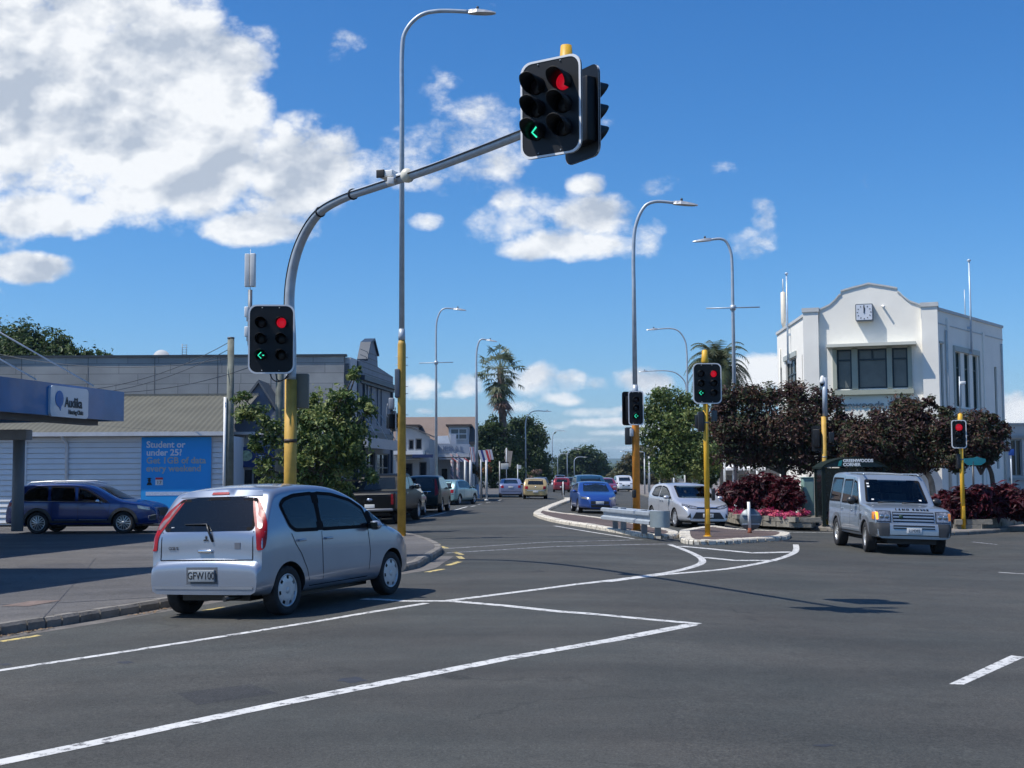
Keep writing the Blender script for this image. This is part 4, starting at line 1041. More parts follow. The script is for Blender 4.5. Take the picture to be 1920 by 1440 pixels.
def simple_car(kind, name, label, colr, x, y, heading, wheel='alloy', plate=True, detail=True, dz=0, group=None, **kw):
    d = dict(PROF[kind]); win, rw, fw, tl, hlp = (d.pop(k) for k in ('win','rw','fw','tl','hl')); d.update(kw)
    pm = paint(colr, .35, .30) if not isinstance(colr, bpy.types.Material) else colr
    c = Car(body=pm, ns=60, **d); r = c.make(name, label, (0,0,0), 0, group); r['category'] = 'car'
    place(r, x, y, heading, d['wb'], 1.5, dz)
    c.wheels(wheel, 6, tw=.2, rr=.64)
    c.patch('r', [(-rw[2],rw[0]),(rw[2],rw[0]),(rw[3],rw[1]),(-rw[3],rw[1])], .004, DGLASS, 'rear_window', smooth=1, step=.12)
    c.patch('f', [(-fw[2],fw[0]),(fw[2],fw[0]),(fw[3],fw[1]),(-fw[3],fw[1])], .004, DGLASS, 'windscreen', smooth=1, step=.12)
    c.patch('sl', win, .004, CGLASS, 'side_windows', smooth=1, mirror=True, step=.15)
    W2 = d['W']/2
    if kind == 'tall':
        for s_ in (1, -1): c.patch('r', [(s_*W2*.70,tl[0]+.12),(s_*W2*.90,tl[0]+.14),(s_*W2*.86,1.1),(s_*W2*.74,1.55),(s_*W2*.66,1.55),(s_*W2*.70,1.1)], .01, REDL, 'tail_light', step=.1)
    else:
        for s_ in (1, -1): c.patch('r', [(s_*W2*.60,tl[1]-.10),(s_*W2*.93,tl[1]-.10),(s_*W2*.93,tl[2]),(s_*W2*.62,tl[2])], .01, REDL, 'tail_light', step=.1)
    for s_ in (1, -1):
        c.patch('f', [(s_*hlp[0],hlp[2]),(s_*hlp[1],hlp[2]+.04),(s_*hlp[1]*.98,hlp[3]),(s_*hlp[0],hlp[3]-.03)], .01, CLEARL, 'headlight', step=.08)
    c.patch('f', [(-.40,hlp[2]-.20),(.40,hlp[2]-.20),(.40,hlp[2]-.06),(-.40,hlp[2]-.06)], .008, BLACK, 'grille')
    c.patch('f', [(-.45,.28),(.45,.28),(.45,.40),(-.45,.40)], .008, BLACK, 'lower_grille')
    c.strip('r', [(-.74,tl[0]+.0),(.74,tl[0]+.0)], .02, .004, SEAM, 'panel_gap')
    seams(c, [[(d['ro']+.7,.3),(d['ro']+.72,1.0)], [(d['ro']+d['wb']-.55,.3),(d['ro']+d['wb']-.55,.95)]], w_=.014)
    if plate:
        c.plate('f', hlp[2]-.13, ''); c.plate('r', .78 if kind == 'sedan' else .52, '')
    c.mirrors(d['ro']+d['wb']-.45 if kind != 'sedan' else d['ro']+d['wb']-.5, d['belt'][1][1]+.07, pm)
    mb = MB(); mb.box(-d['L_']/2+.5, d['L_']/2-.4, -.6, .6, .16, .27); mb.build('underbody', BLACK, r)
    return r, c
def at(px, py, back=0, dz=0):
    p = G(px, py, dz); return p.x, p.y + back

x, y = at(1116, 963, 2.05)
r, c = simple_car('sedan', 'sedan', 'bright blue car facing the camera with its bonnet behind the white kerb', (.025,.075,.30), x, y, R(-90+4), L_=4.3, W=1.70, H=1.38, ro=.85, wb=2.55)
x, y = at(1117, 950, 3.6)
simple_car('tall', 'van', 'dark teal people carrier waiting behind the bright blue car', (.02,.07,.12), x, y+2.5, R(-90+3), H=1.85)
x, y = at(1004, 936, 2.0)
r, c = simple_car('hatch', 'hatchback', 'beige hatchback driving away up the road', (.50,.37,.17), x, y, R(90))
a = c.hit('r', 0, .84); mb = MB(); mb.lathe([(.055,0),(.055,.012),(.045,.012)], (a.x-.014, 0, .84), 'X', 16); mb.build('badge', CHROME, r)
c.strip('r', [(-.6,.60),(.6,.60)], .05, .01, PM((.5,.5,.48), .3, .4), 'bumper_strip')
x, y = at(957, 933, 2.2)
simple_car('sedan', 'sedan', 'lilac grey sedan parked at the left kerb beyond the flags', (.22,.25,.38), x, y, R(91))
x, y = at(1054, 923, 2.0)
simple_car('hatch', 'hatchback', 'red hatchback far up the road beside the white median post', (.24,.025,.03), x, y, R(89))
x, y = at(1031, 925, 2.4)
simple_car('hatch', 'hatchback', 'dark grey small car parked far off between the beige and the red cars', (.05,.06,.08), x-.6, y+14, R(90), detail=False)
x, y = at(1074, 921, 2.4)
simple_car('hatch', 'hatchback', 'black small car far up the road right of the red hatchback', (.02,.022,.03), x, y+8, R(90))
x, y = at(1060, 916, 2.4)
simple_car('tall', 'van', 'dark people carrier farthest up the road behind the red hatchback', (.03,.035,.04), x+.5, y+30, R(90))
x, y = at(1147, 930, 0)
simple_car('hatch', 'hatchback', 'dark red car queuing behind the teal people carrier', (.25,.03,.05), x+.4, y+12, R(-88))
x, y = at(1160, 926, 0)
simple_car('hatch', 'hatchback', 'pale silver car queuing behind the dark red one', (.5,.52,.55), x+.3, y+20, R(-88))
x, y = at(1182, 923, 0)
simple_car('tall', 'van', 'white van on the far side of the orange signal pole', (.75,.75,.73), x, y+8, R(-88), H=1.9)

x, y = at(800, 962, 2.2)
BG = PM((.005,.013,.013), .3, .0, .1, 2, coat=.2, spec=.3)
r, c = simple_car('tall', 'suv', 'dark green estate with tall red tail lights parked by the shops', BG, x-.1, y, R(86))
c.patch('r', [(-.60,1.12),(.60,1.12),(.52,1.58),(-.52,1.58)], .006, CGLASS, 'rear_window', step=.12)
c.strip('r', [(-.45,.98),(.45,.98)], .02, .014, CHROME, 'tailgate_strip')
x, y = at(842, 949, 2.5)
simple_car('hatch', 'hatchback', 'pale teal car parked beyond the dark green estate', (.20,.34,.36), x+.1, y+1.2, R(72))
# black pickup with its tailgate toward the camera
blk = PM((.004,.005,.006), .42, .0, .1, 2, coat=.06, spec=.22)
c = Car(5.35, 1.88, 1.82, 3.22, 1.18,
   [(0,.55),(0,.80),(.01,1.08),(.03,1.14),(.5,1.15),(1.62,1.16),(1.66,1.20),(1.92,1.70),(2.1,1.80),(3.0,1.82),(3.3,1.76),(3.95,1.24),(4.15,1.17),(4.9,1.10),(5.2,1.0),(5.32,.8),(5.35,.45)],
   [(0,1.14),(5.35,1.05)], sill=.42, tumble=.14, body=blk, wr=.385, plan_r=(.2,.03), crown=.01, topr=.05, ns=80)
pk = c.make('pickup_truck', 'black pickup truck parked with its tailgate toward the camera', (0,0,0), 0); pk['category'] = 'car'
x, y = at(712, 984, 2.7); place(pk, x, y, R(83), 3.22, 1.6)
c.wheels('alloy', 6, tw=.26, rr=.62)
c.patch('r', [(-.60,1.24),(.60,1.24),(.52,1.68),(-.52,1.68)], .004, DGLASS, 'rear_window')
for s_ in (1, -1): c.patch('r', [(s_*.78,.72),(s_*.92,.72),(s_*.92,1.08),(s_*.78,1.08)], .014, REDL, 'tail_light', step=.1)
seams(c, [[(-.76,.62),(-.76,1.10)],[(.76,.62),(.76,1.10)]], mirror=False, view='r', w_=.014); c.strip('r', [(-.77,1.09),(.77,1.09)], .03, .012, PM((.02,.02,.022),.5), 'tailgate_cap')
a = c.hit('r', 0, .90); mb = MB(); mb.lathe([(.11,0),(.10,.012),(.001,.014)], (0,0,0), 'X', 24); 
mb.v = [Vector((a.x-.004-v.x, v.y, .90+v.z*.45)) for v in mb.v]; mb.build('badge', PM((.35,.40,.5), .2, .7), pk, fixn=True)
mb = MB(); mb.bbox(-c.xo-.16, -c.xo+.02, -.86, .86, .48, .58, .03); mb.build('rear_bumper', PM((.25,.26,.28),.35,.6), pk)
c.plate('r', .67, '')
c.patch('sl', [(2.0,1.24),(2.7,1.24),(2.7,1.68),(2.12,1.66)], .004, CGLASS, 'side_windows', mirror=True); c.patch('sl', [(2.8,1.24),(3.75,1.24),(3.3,1.62),(3.0,1.69),(2.8,1.68)], .004, CGLASS, 'side_windows', mirror=True)
c.patch('f', [(-.66,1.28),(.66,1.28),(.56,1.72),(-.56,1.72)], .004, DGLASS, 'windscreen')
c.mirrors(3.7, 1.30, PM((.45,.46,.47),.2,.7), size=(.09,.12,.10)); c.handle(2.1, 1.08, CHROME)
for cx in (1.18, 4.40): c.patch('sl', arc(cx,.385,.385+.12,0,180,18)+arc(cx,.385,.385+.045,180,0,18), .02, BLKT, 'arch_trim', mirror=True, step=.15)
mb = MB(); mb.box(-2.2,2.2,-.6,.6,.30,.45); mb.tube([(-1.6,-.8,.38),(-1.6,.8,.38)], .07); mb.build('underbody', BLACK, pk)
simple_car('sedan', 'sedan', 'grey green car half hidden between the black pickup and the dark estate', (.16,.17,.14), -4.75, 54.6, R(86))
# ------------------------------------------------------------------ signals, lamps, posts
def rrect(w_, h, r, n=5):
    out = []
    for cx, cy, a0 in ((w_/2-r,h/2-r,0),(-w_/2+r,h/2-r,90),(-w_/2+r,-h/2+r,180),(w_/2-r,-h/2+r,270)):
        for i in range(n+1):
            a = R(a0+90*i/n); out.append((cx+r*math.cos(a), cy+r*math.sin(a)))
    return out
BOARD = PM((.003,.004,.006), .5, 0, .2, spec=.35)
RIM = PM((.72,.73,.74), .4, 0, .06)
def signal_head(parent, loc, rz, cols=2, W=.885, H=1.35, lit=(), visor=.17, lr=.095, rowgap=None, side_box=True, dead=None, rim=True):
    """target board faces local -y"""
    M = T(*loc) @ Matrix.Rotation(rz, 4, 'Z')
    mb = MBt(M); out = rrect(W, H, .13*W/.885+.02)
    mb.prism(out, -.012, .012, 'Y')
    hd_ = mb.build('signal_head', BOARD, parent, fixn=True)
    if rim:
        inn = [(x*(1-.055/W*1.0), z*(1-.055/H)) for x, z in out]; n = len(out); mb = MBt(M)
        vs = [(x,-.018,z) for x, z in out]+[(x,-.018,z) for x, z in inn]+[(x,.016,z) for x, z in out]+[(x,-.012,z) for x, z in inn]
        fs = []
        for k in range(n):
            k2 = (k+1) % n; fs += [(k,k2,n+k2,n+k),(2*n+k,2*n+k2,k2,k),(n+k,n+k2,3*n+k2,3*n+k)]
        mb.add(vs, fs, False); mb.build('rim', RIM, hd_, fixn=True)
    gap = rowgap or H*.235; xs = [0] if cols == 1 else [-W*.22, W*.22]
    mb = MBt(M)
    for x in xs: mb.bbox(x-lr*1.35, x+lr*1.35, .012, .17, -gap*1.5, gap*1.5, .02)
    mb.build('housing', BOARD, hd_)
    lens = PM((.008,.008,.009), .35, 0, .3, 30, spec=.3)
    rl = PM((.015,.008,.009), .35, 0, .3, 30, spec=.3)
    for ci, x in enumerate(xs):
        for ri in range(3):
            z = gap*(1-ri)
            vb = MBt(M); n = 18; vs = []; fs = []; a0, a1 = -48, 228
            for k in range(n+1):
                a = R(a0+(a1-a0)*k/n); ln = visor*(.45+.55*clamp((math.sin(a)+.7)/1.4))
                for rad, yy_ in ((lr*1.13,-.012),(lr*1.10,-.012-ln),(lr*1.05,-.012-ln),(lr*1.05,-.012)):
                    vs.append((x+rad*math.cos(a), yy_, z+rad*math.sin(a)))
            for k in range(n):
                for q in range(3): fs.append((k*4+q,k*4+q+1,(k+1)*4+q+1,(k+1)*4+q))
            vb.add(vs, fs, True); vb.build('visor', BOARD, hd_, fixn=True)
            key = (ci, ri); st = dict(lit).get(key)
            lb = MBt(M); lb.lathe([(lr, -.013), (lr*.7, -.026), (.001, -.032)], (x, 0, z), 'Y', 22)
            o = lb.build('lens', EMRED if st == 'red' else (rl if ri == 0 and not st else lens), hd_, fixn=True)
            if st in ('left', 'dim'):
                ab = MBt(M); s_ = lr
                ab.tube([(x+s_*.05,-.04,z+s_*.62),(x-s_*.58,-.04,z),(x+s_*.05,-.04,z-s_*.62)], s_*.10, 6); ab.tube([(x+s_*.28,-.04,z),(x+s_*.62,-.04,z)], s_*.12, 6)
                ab.build('arrow', EMGRN, hd_)
    for x in (-.2*W, .17*W):
        for z in (-H*.455, H*.455):
            sb = MBt(M); sb.lathe([(.012,-.02),(.001,-.03)], (x,0,z), 'Y', 8); sb.build('bolt', GALV, hd_)
    return hd_
def back_head(parent, loc, rz, **k): return signal_head(parent, loc, rz, **k)
def luminaire(mb_parent, tip, d, size=.75):
    """flat LED lantern from tip point outward along d"""
    d = Vector(d).normalized(); s_ = d.cross(Vector((0,0,1))).normalized(); u = s_.cross(d)
    Mx = Matrix((( d.x,s_.x,u.x,tip[0]),(d.y,s_.y,u.y,tip[1]),(d.z,s_.z,u.z,tip[2]),(0,0,0,1)))
    mb = MBt(Mx); L_ = size; vs = []; fs = []
    st = [(0,.06,.05,.05),(.12,.10,.06,.05),(.3,.14,.07,.04),(.6,.15,.05,.035),(.85,.12,.03,.025),(1.0,.06,.015,.015)]
    for (t, hw_, tp, bt) in st:
        vs += [(t*L_,-hw_*L_/.75,-bt),(t*L_,hw_*L_/.75,-bt),(t*L_,hw_*.6*L_/.75,tp),(t*L_,-hw_*.6*L_/.75,tp)]
    for i in range(len(st)-1):
        for k in range(4): fs.append((i*4+k,i*4+(k+1)%4,(i+1)*4+(k+1)%4,(i+1)*4+k))
    fs += [(3,2,1,0),tuple(len(st)*4-4+k for k in range(4))]
    mb.add(vs, fs, False); o = mb.build('lantern', PM((.42,.44,.46),.4,.3), mb_parent, fixn=True)
    m2 = MBt(Mx); m2.lathe([(.035,.05),(.04,.12),(.03,.16)], (.33*L_,0,0), 'Z', 10); m2.build('light_sensor', BLACKP if size < .9 else GALV, o)
    return o
def lamp_post(name, label, px, py, Y, top, tip, bend=2.0, r0=.10, r1=.05, yellow=None, cross=None, group='street lamps along the road', col_m=None, base=None, ymat=None, lsize=.75, lower_r=None):
    """top = (px,py) where the shaft starts to curve; tip = (px,py,Y) end of the arm"""
    q = G(px, py) if Y is None else P(px, py, Y)
    b = Vector((q.x, q.y, hg(q.x, q.y) + .1)); Y = b.y
    root = thing(name, label, 'street lamp', b, 0, group)
    tp = P(top[0], top[1], Y); H = tp.z - b.z
    tv = P(tip[0], tip[1], tip[2] or Y) - b
    pts = [Vector((0,0,H))]; e = tv
    k1 = Vector((0,0,H + (e.z-H)*.52)) + Vector((e.x*.05, e.y*.05, 0)); k2 = Vector((e.x*.26, e.y*.26, H+(e.z-H)*.90))
    curve = bez([Vector((0,0,H*.9)), Vector((0,0,H)), k1, k2, Vector((e.x*.55,e.y*.55,H+(e.z-H)*1.02)), e], 7)
    shaft0 = yellow if yellow else 0
    mb = MB(); ps = [Vector((0,0,shaft0))] + curve; n = len(ps)
    tot = [0]
    for a, q in zip(ps[:-1], ps[1:]): tot.append(tot[-1]+(q-a).length)
    mb.tube(ps, [r0+(r1-r0)*t/tot[-1] for t in tot], 12)
    cm = col_m or GALV
    mb.build('pole', cm, root)
    if yellow:
        y_ = MB(); lr_ = lower_r or r0*1.35
        y_.tube([(0,0,0),(0,0,yellow-.12),(0,0,yellow)], [lr_*1.02, lr_, r0*1.1], 16); y_.lathe([(lr_*1.5,0),(lr_*1.5,.02),(lr_*1.05,.03)], n=16)
        y_.build('lower_pole', ymat or YEL, root)
        q = MB(); q.lathe([(r0*1.25,yellow),(r0*1.25,yellow+.12),(r0*1.08,yellow+.3)], n=14); q.build('collar', cm, root)
    else:
        q = MB(); q.lathe([(r0*1.9,0),(r0*1.9,.03),(r0*1.25,.05),(r0*1.2,.9),(r0,.95)], n=14); q.build('base_sleeve', cm, root)
    dd = (curve[-1]-curve[-3]).normalized()
    luminaire(root, e, dd, lsize)
    if cross:
        zc = P(top[0], cross[0], Y).z - b.z; q = MB(); q.tube([(-cross[1],0,zc-.02),(cross[1],0,zc+.02)], .025, 8); q.lathe([(r0*1.1,zc-.1),(r0*1.1,zc+.1)], n=12); q.build('banner_arm', cm, root)
    return root

# cantilever mast arm
b = P(543, 1056, 25.0); b.z = .12
mast = thing('mast_arm_signal', 'tall curved mast arm carrying traffic signals over the junction', 'traffic light', b)
def rel(px, py, Y): return P(px, py, Y) - b
mb = MB(); mb.tube([(0,0,0),(0,0,rel(541,712,25).z)], [.125,.118], 20); mb.lathe([(.20,0),(.20,.025),(.13,.04)], n=20)
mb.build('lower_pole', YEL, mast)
zz = rel(541,830,25).z; mb = MB(); mb.lathe([(.127,zz),(.127,zz+.07)], n=20); mb.build('strap', PM((.05,.03,.02), .6), mast)
arm = bez([Vector((0,0,rel(541,712,25).z)), Vector((0,0,rel(543,640,25).z)), rel(543,560,25), rel(551,497,24.9), rel(570,442,24.6), rel(600,398,24.0), rel(645,371,23.1), rel(700,352,22.1), rel(800,319,20.2), rel(900,282,18.4), rel(1000,243,16.9), rel(1055,222,16.2)], 6)
mb = MB(); mb.tube(arm, [.105-.045*i/len(arm) for i in range(len(arm))], 16)
mb.build('mast_arm', GALV, mast)
mb = MB(); mb.tube([p + Vector((-.105+.03*i/len(arm), -.02, .02)) for i, p in enumerate(arm[4:62])], .012, 6); mb.build('cable', BLACK, mast)
for k in (30, 38, 46):
    mb = MB(); d_ = (arm[k+1]-arm[k]).normalized(); mb.tube([arm[k], arm[k]+d_*.03], .105, 14); mb.build('strap', BLACK, mast)
RG = {(0,2):'left', (1,0):'red'}
signal_head(mast, rel(1033, 201, 16.05), R(-33), 2, .90, 1.27, RG.items(), visor=.29, lr=.112)
signal_head(mast, rel(1092, 216, 17.3), R(-30+152), 2, .80, 1.27, (), visor=.24, lr=.125)
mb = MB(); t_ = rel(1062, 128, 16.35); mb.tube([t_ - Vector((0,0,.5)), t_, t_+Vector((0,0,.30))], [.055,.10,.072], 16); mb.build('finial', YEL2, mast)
signal_head(mast, rel(509, 636, 24.6), R(3), 2, .885, 1.34, RG.items(), visor=.20, lr=.098)
mb = MB(); q = rel(518, 700, 24.7)
mb.tube(bez([q+Vector((-.15,0,.1)), q+Vector((-.08,0,-.1)), q+Vector((.05,0,-.16)), q+Vector((.2,.2,-.05))], 5), .012, 6); mb.tube(bez([q+Vector((-.02,0,.1)), q+Vector((.02,0,-.12)), q+Vector((.12,.1,-.12)), q+Vector((.2,.2,.0))], 5), .012, 6); mb.build('cable', BLACK, mast)
mb = MB(); q = rel(566, 733, 25.1); mb.bbox(q.x-.13, q.x+.13, q.y-.05, q.y+.12, q.z-.34, q.z+.34, .02); mb.build('control_box', PM((.16,.15,.12), .6, .1), mast)
mb = MB(); mb.bbox(-.06,.06,-.137,-.10,.45,.95,.01); mb.build('access_door', YEL, mast)
for k in range(6):
    a = k*1.047; mb = MB(); mb.lathe([(.018,.02),(.018,.06),(.008,.065)], (.165*math.cos(a), .165*math.sin(a), 0), 'Z', 8); mb.build('anchor_bolt', GALVD, mast)
# camera and dome on the arm
q = rel(724, 331, 21.3); mb = MB(); mb.M = T(*q) @ Matrix.Rotation(R(-20), 4, 'Z'); mb.bbox(-.05,.22,-.22,.08,-.055,.055,.015); o = mb.build('camera', WHITE, mast)
mb = MB(); mb.M = T(*q) @ Matrix.Rotation(R(-20), 4, 'Z'); mb.bbox(-.068,.075,-.245,-.21,-.07,.065,.01); mb.build('lens_hood', BLACK, o)
mb = MB(); a = rel(742, 334, 21.1); mb.tube([a+Vector((-.15,0,-.1)), a+Vector((.02,0,.03)), a+Vector((.14,0,.06))], .045, 8); mb.bbox(a.x-.13,a.x-.02,a.y-.1,a.y+.05,a.z-.12,a.z-.0,.01); mb.build('camera_bracket', WHITE, mast)
mb = MB(); sphere_mb(mb, rel(763, 329, 20.75), (.11,.11,.12)); mb.build('dome', PM((.72,.68,.55), .35), mast)

# big lamp post with yellow lower part
l1 = lamp_post('street_lamp', 'tallest street lamp, yellow below and galvanised above, at the left footpath corner', 753, 1014, None, (748,100), (878,22,None), r0=.075, r1=.055, yellow=5.25, ymat=YEL, lsize=.75, lower_r=.11)
b1 = l1.location; Y1 = b1.y
def rel1(px, py, dy=0): return P(px, py, Y1+dy) - b1
q = rel1(743, 719); mb = MB(); mb.bbox(q.x-.03, q.x+.10, q.y-.16, q.y+.3, q.z-.38, q.z+.38, .02); mb.build('signal_housing', PM((.10,.12,.15), .5, .2), l1)
q = rel1(735, 757); mb = MB(); mb.bbox(q.x-.08, q.x+.06, q.y-.1, q.y+.12, q.z-.15, q.z+.15, .02); mb.tube(bez([q+Vector((-.12,0,.0)), q+Vector((-.14,0,-.3)), q+Vector((0,0,-.38)), q+Vector((.1,0,-.1))], 5), .012, 6); mb.build('camera_box', PM((.28,.30,.33), .5, .2), l1)
signal_head(l1, rel1(738, 790, .1), R(115), 1, .36, .55, (), visor=.12, lr=.08)
for zz in (670, 685, 725, 738, 778):
    mb = MB(); q = rel1(752, zz); mb.tube([q, q+Vector((.19,0,0))], .009, 5); mb.tube([q, q+Vector((-.15,0,.02))], .009, 5); mb.build('step_bolt', GALV, l1)

# pole on the first island: orange lower pole, lamp above
l2 = lamp_post('street_lamp', 'street lamp rising from the orange pole beside the crash barrier', 1194, 1001, None, (1187,480), (1262,380,None), r0=.075, r1=.045, yellow=4.05, ymat=ORA, lower_r=.11)
b2 = l2.location; Y2 = b2.y
def rel2(px, py, dy=0): return P(px, py, Y2+dy) - b2
signal_head(l2, rel2(1192.5, 765, -.22), R(2), 1, .46, 1.02, {(0,2):'left'}.items(), visor=.1, lr=.09)
signal_head(l2, rel2(1178, 766, .30), R(205), 1, .42, 1.02, (), visor=.1, lr=.085, rim=False)
q = rel2(1178, 817); mb = MB(); mb.bbox(q.x-.10, q.x+.10, q.y-.12, q.y+.1, q.z-.27, q.z+.25, .03); mb.build('walk_signal', BLACKP, l2)
q = rel2(1184, 811, -.15); mb = MB(); mb.bbox(q.x-.05, q.x+.06, q.y-.05, q.y+.08, q.z-.12, q.z+.12, .02); mb.build('push_unit', GALV, l2)
q = rel2(1188, 925, -.12); mb = MB(); mb.bbox(q.x-.05, q.x+.07, q.y-.09, q.y+.0, q.z-.13, q.z+.11, .03); mb.build('push_button_box', BLACKP, l2)

# yellow pole on the second island
def signal_post(name, label, px, py, top, r=.075, mat=YEL2, cap=True, Y=None):
    b_ = G(px, py); b_.z = hg(b_.x, b_.y) + .10
    root = thing(name, label, 'traffic light', b_, 0, 'traffic signals on short posts')
    z1 = P(px, top, b_.y).z - b_.z; mb = MB()
    mb.tube([(0,0,0),(0,0,z1-.02)], r, 16); mb.lathe([(r*1.6,0),(r*1.6,.02),(r*1.1,.03)], n=16); mb.build('pole', mat, root)
    mb = MB(); mb.bbox(-.045,.045,-r-.012,-r+.02,.35,.75,.006); mb.build('access_door', mat, root)
    mb = MB(); mb.lathe([(r*1.04,z1*.62),(r*1.04,z1*.62+.04)], n=16); mb.build('strap', GALVD, root)
    if cap:
        mb = MB(); mb.lathe([(r*1.1,z1-.25),(r*1.38,z1-.2),(r*1.0,z1+.12),(.02,z1+.14)], n=16); mb.build('finial', YEL2, root)
    return root, b_
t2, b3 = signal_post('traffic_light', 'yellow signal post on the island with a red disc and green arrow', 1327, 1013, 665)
def rb(b_, px, py, dy=0): return P(px, py, b_.y+dy) - b_
signal_head(t2, rb(b3, 1326, 719, -.2), R(3), 2, .80, 1.13, RG.items(), visor=.12, lr=.09)
signal_head(t2, rb(b3, 1316, 790, .12), R(100), 1, .40, .55, (), visor=.14, lr=.09, rim=False)
q = rb(b3, 1315, 790); mb = MB(); mb.bbox(q.x-.10, q.x+.06, q.y-.12, q.y+.12, q.z-.28, q.z+.26, .02); mb.build('walk_signal', BLACKP, t2)
q = rb(b3, 1339, 780); mb = MB(); mb.bbox(q.x-.07, q.x+.07, q.y-.12, q.y+.1, q.z-.15, q.z+.15, .02); mb.build('control_box', PM((.06,.08,.09), .6), t2)
q = rb(b3, 1337, 927); mb = MB(); mb.bbox(q.x-.04, q.x+.05, q.y-.07, q.y+.07, q.z-.17, q.z+.17, .03); mb.build('push_button_box', BLACKP, t2)
t3, b4 = signal_post('traffic_light', 'single red signal on the yellow post at the right corner', 1807, 999, 783, r=.07)
signal_head(t3, rb(b4, 1798, 814, -.15), R(-4), 1, .48, .92, {(0,0):'red'}.items(), visor=.08, lr=.115)
mb = MB(); mb.tube([rb(b4, 1800, 775), rb(b4, 1799, 706)], .022, 8); mb.build('camera_mast', GALV, t3)
q = rb(b4, 1803, 718); mb = MB(); mb.bbox(q.x-.05, q.x+.12, q.y-.06, q.y+.06, q.z-.05, q.z+.05, .02); mb.build('camera', WHITE, t3)
q = rb(b4, 1797, 865); mb = MB(); mb.bbox(q.x-.06, q.x+.05, q.y-.08, q.y+.08, q.z-.24, q.z+.24, .02); mb.build('walk_signal', BLACKP, t3)
t4, b5 = signal_post('traffic_light', 'yellow and grey camera post in front of the bus shelter', 1549, 991, 780, r=.085, mat=YEL, cap=False)
mb = MB(); mb.tube([rb(b5, 1547, 780), rb(b5, 1546, 708)], .085, 14); mb.build('upper_pole', GALV, t4)
mb = MB(); q = rb(b5, 1542, 716); mb.lathe([(.03,.22),(.07,.16),(.10,.02),(.10,-.06)], q, 'Z', 16); o = mb.build('dome_camera', WHITE, t4)
mb = MB(); sphere_mb(mb, q + Vector((0,0,-.07)), (.085,.085,.09)); mb.build('dome', DGLASS, o)
signal_head(t4, rb(b5, 1533, 822, .1), R(150), 1, .42, .90, (), visor=.12, lr=.09, rim=False)
q = rb(b5, 1558, 820); mb = MB(); mb.bbox(q.x-.09, q.x+.09, q.y-.1, q.y+.1, q.z-.18, q.z+.18, .02); mb.build('walk_signal', BLACKP, t4)
mb = MB(); mb.tube([rb(b5,1548,836)+Vector((0,0,0)), rb(b5,1566,836)], .02, 6); mb.tube([rb(b5,1548,869), rb(b5,1562,869)], .02, 6); mb.build('bracket', BLACKP, t4)

# other street lamps
lamp_post('street_lamp', 'tall galvanised street lamp in the purple bushes, with a banner arm', 1381, 965, 50, (1378,500), (1334,449,50), r0=.10, r1=.05, cross=(577,1.05), col_m=GALV)
lamp_post('street_lamp', 'slim street lamp with a banner arm by the shop awnings on the left', 818, 945, 74, (815,625), (850,579,74), r0=.10, r1=.04, cross=(680,.98))
lamp_post('street_lamp', 'street lamp rising among the striped flags', 894, 938, 88, (889,680), (912,637,88), r0=.14, r1=.05)
lamp_post('street_lamp', 'street lamp just left of the palm trees on the right, arm reaching left', 1292, 935, 84, (1290,665), (1233,617,84), r0=.10, r1=.04)
lamp_post('street_lamp', 'second street lamp behind the green tree on the right', 1290, 928, 112, (1288,735), (1214,696,112), r0=.09, r1=.04)
lamp_post('street_lamp', 'street lamp standing before the dark trees in the middle distance', 986, 926, 150, (986,800), (1022,771,150), r0=.11, r1=.05)
lamp_post('street_lamp', 'street lamp with the arm just right of the dark trees', 1036, 918, 215, (1035,830), (1054,808,215), r0=.11, r1=.06)
lamp_post('street_lamp', 'pale far street lamp in front of the domed tree, left one', 1064, 914, 255, (1064,858), (1082,842,255), r0=.12, r1=.07)
lamp_post('street_lamp', 'pale far street lamp in front of the domed tree, right one', 1077, 911, 300, (1077,868), (1095,857,300), r0=.12, r1=.07)
lamp_post('street_lamp', 'farthest street lamp, seen low over the domed tree', 1046, 913, 280, (1046,860), (1060,851,280), r0=.12, r1=.07)
lamp_post('street_lamp', 'small street lamp seen between the orange pole and the green tree, arm to the left', 1209, 918, 190, (1208,850), (1172,846,190), r0=.09, r1=.05)

# wooden power poles
WOOD = PM((.17,.18,.15), .85, 0, .3, 3, .4, 30)
def power_pole(label, px, top, Y, r=.15, conduit=False):
    q = P(px, 930, Y); b_ = Vector((q.x, Y, .1)); root = thing('power_pole', label, 'power pole', b_, 0, 'wooden power poles')
    H = P(px, top, Y).z - .1; mb = MB(); mb.tube([(0,0,0),(0,0,H)], [r*1.15, r*.9], 12); mb.build('pole', WOOD, root)
    mb = MB(); mb.lathe([(r*.98,H-.03),(r*.95,H+.03)], n=12); mb.build('cap', PM((.12,.12,.12),.6,.3), root)
    if conduit:
        mb = MB(); mb.tube([(-r*1.25,-.1,0),(-r*1.2,-.1,P(px,745,Y).z-.1)], .05, 8); mb.build('conduit', WHITE, root)
    return root, b_, H
p1_, pb1, H1 = power_pole('bare wooden power pole at the end of the white boarded wall', 430, 634, 43.0, .125, True)
p2_, pb2, H2 = power_pole('wooden power pole behind the yellow mast', 523, 590, 43.5, .14)
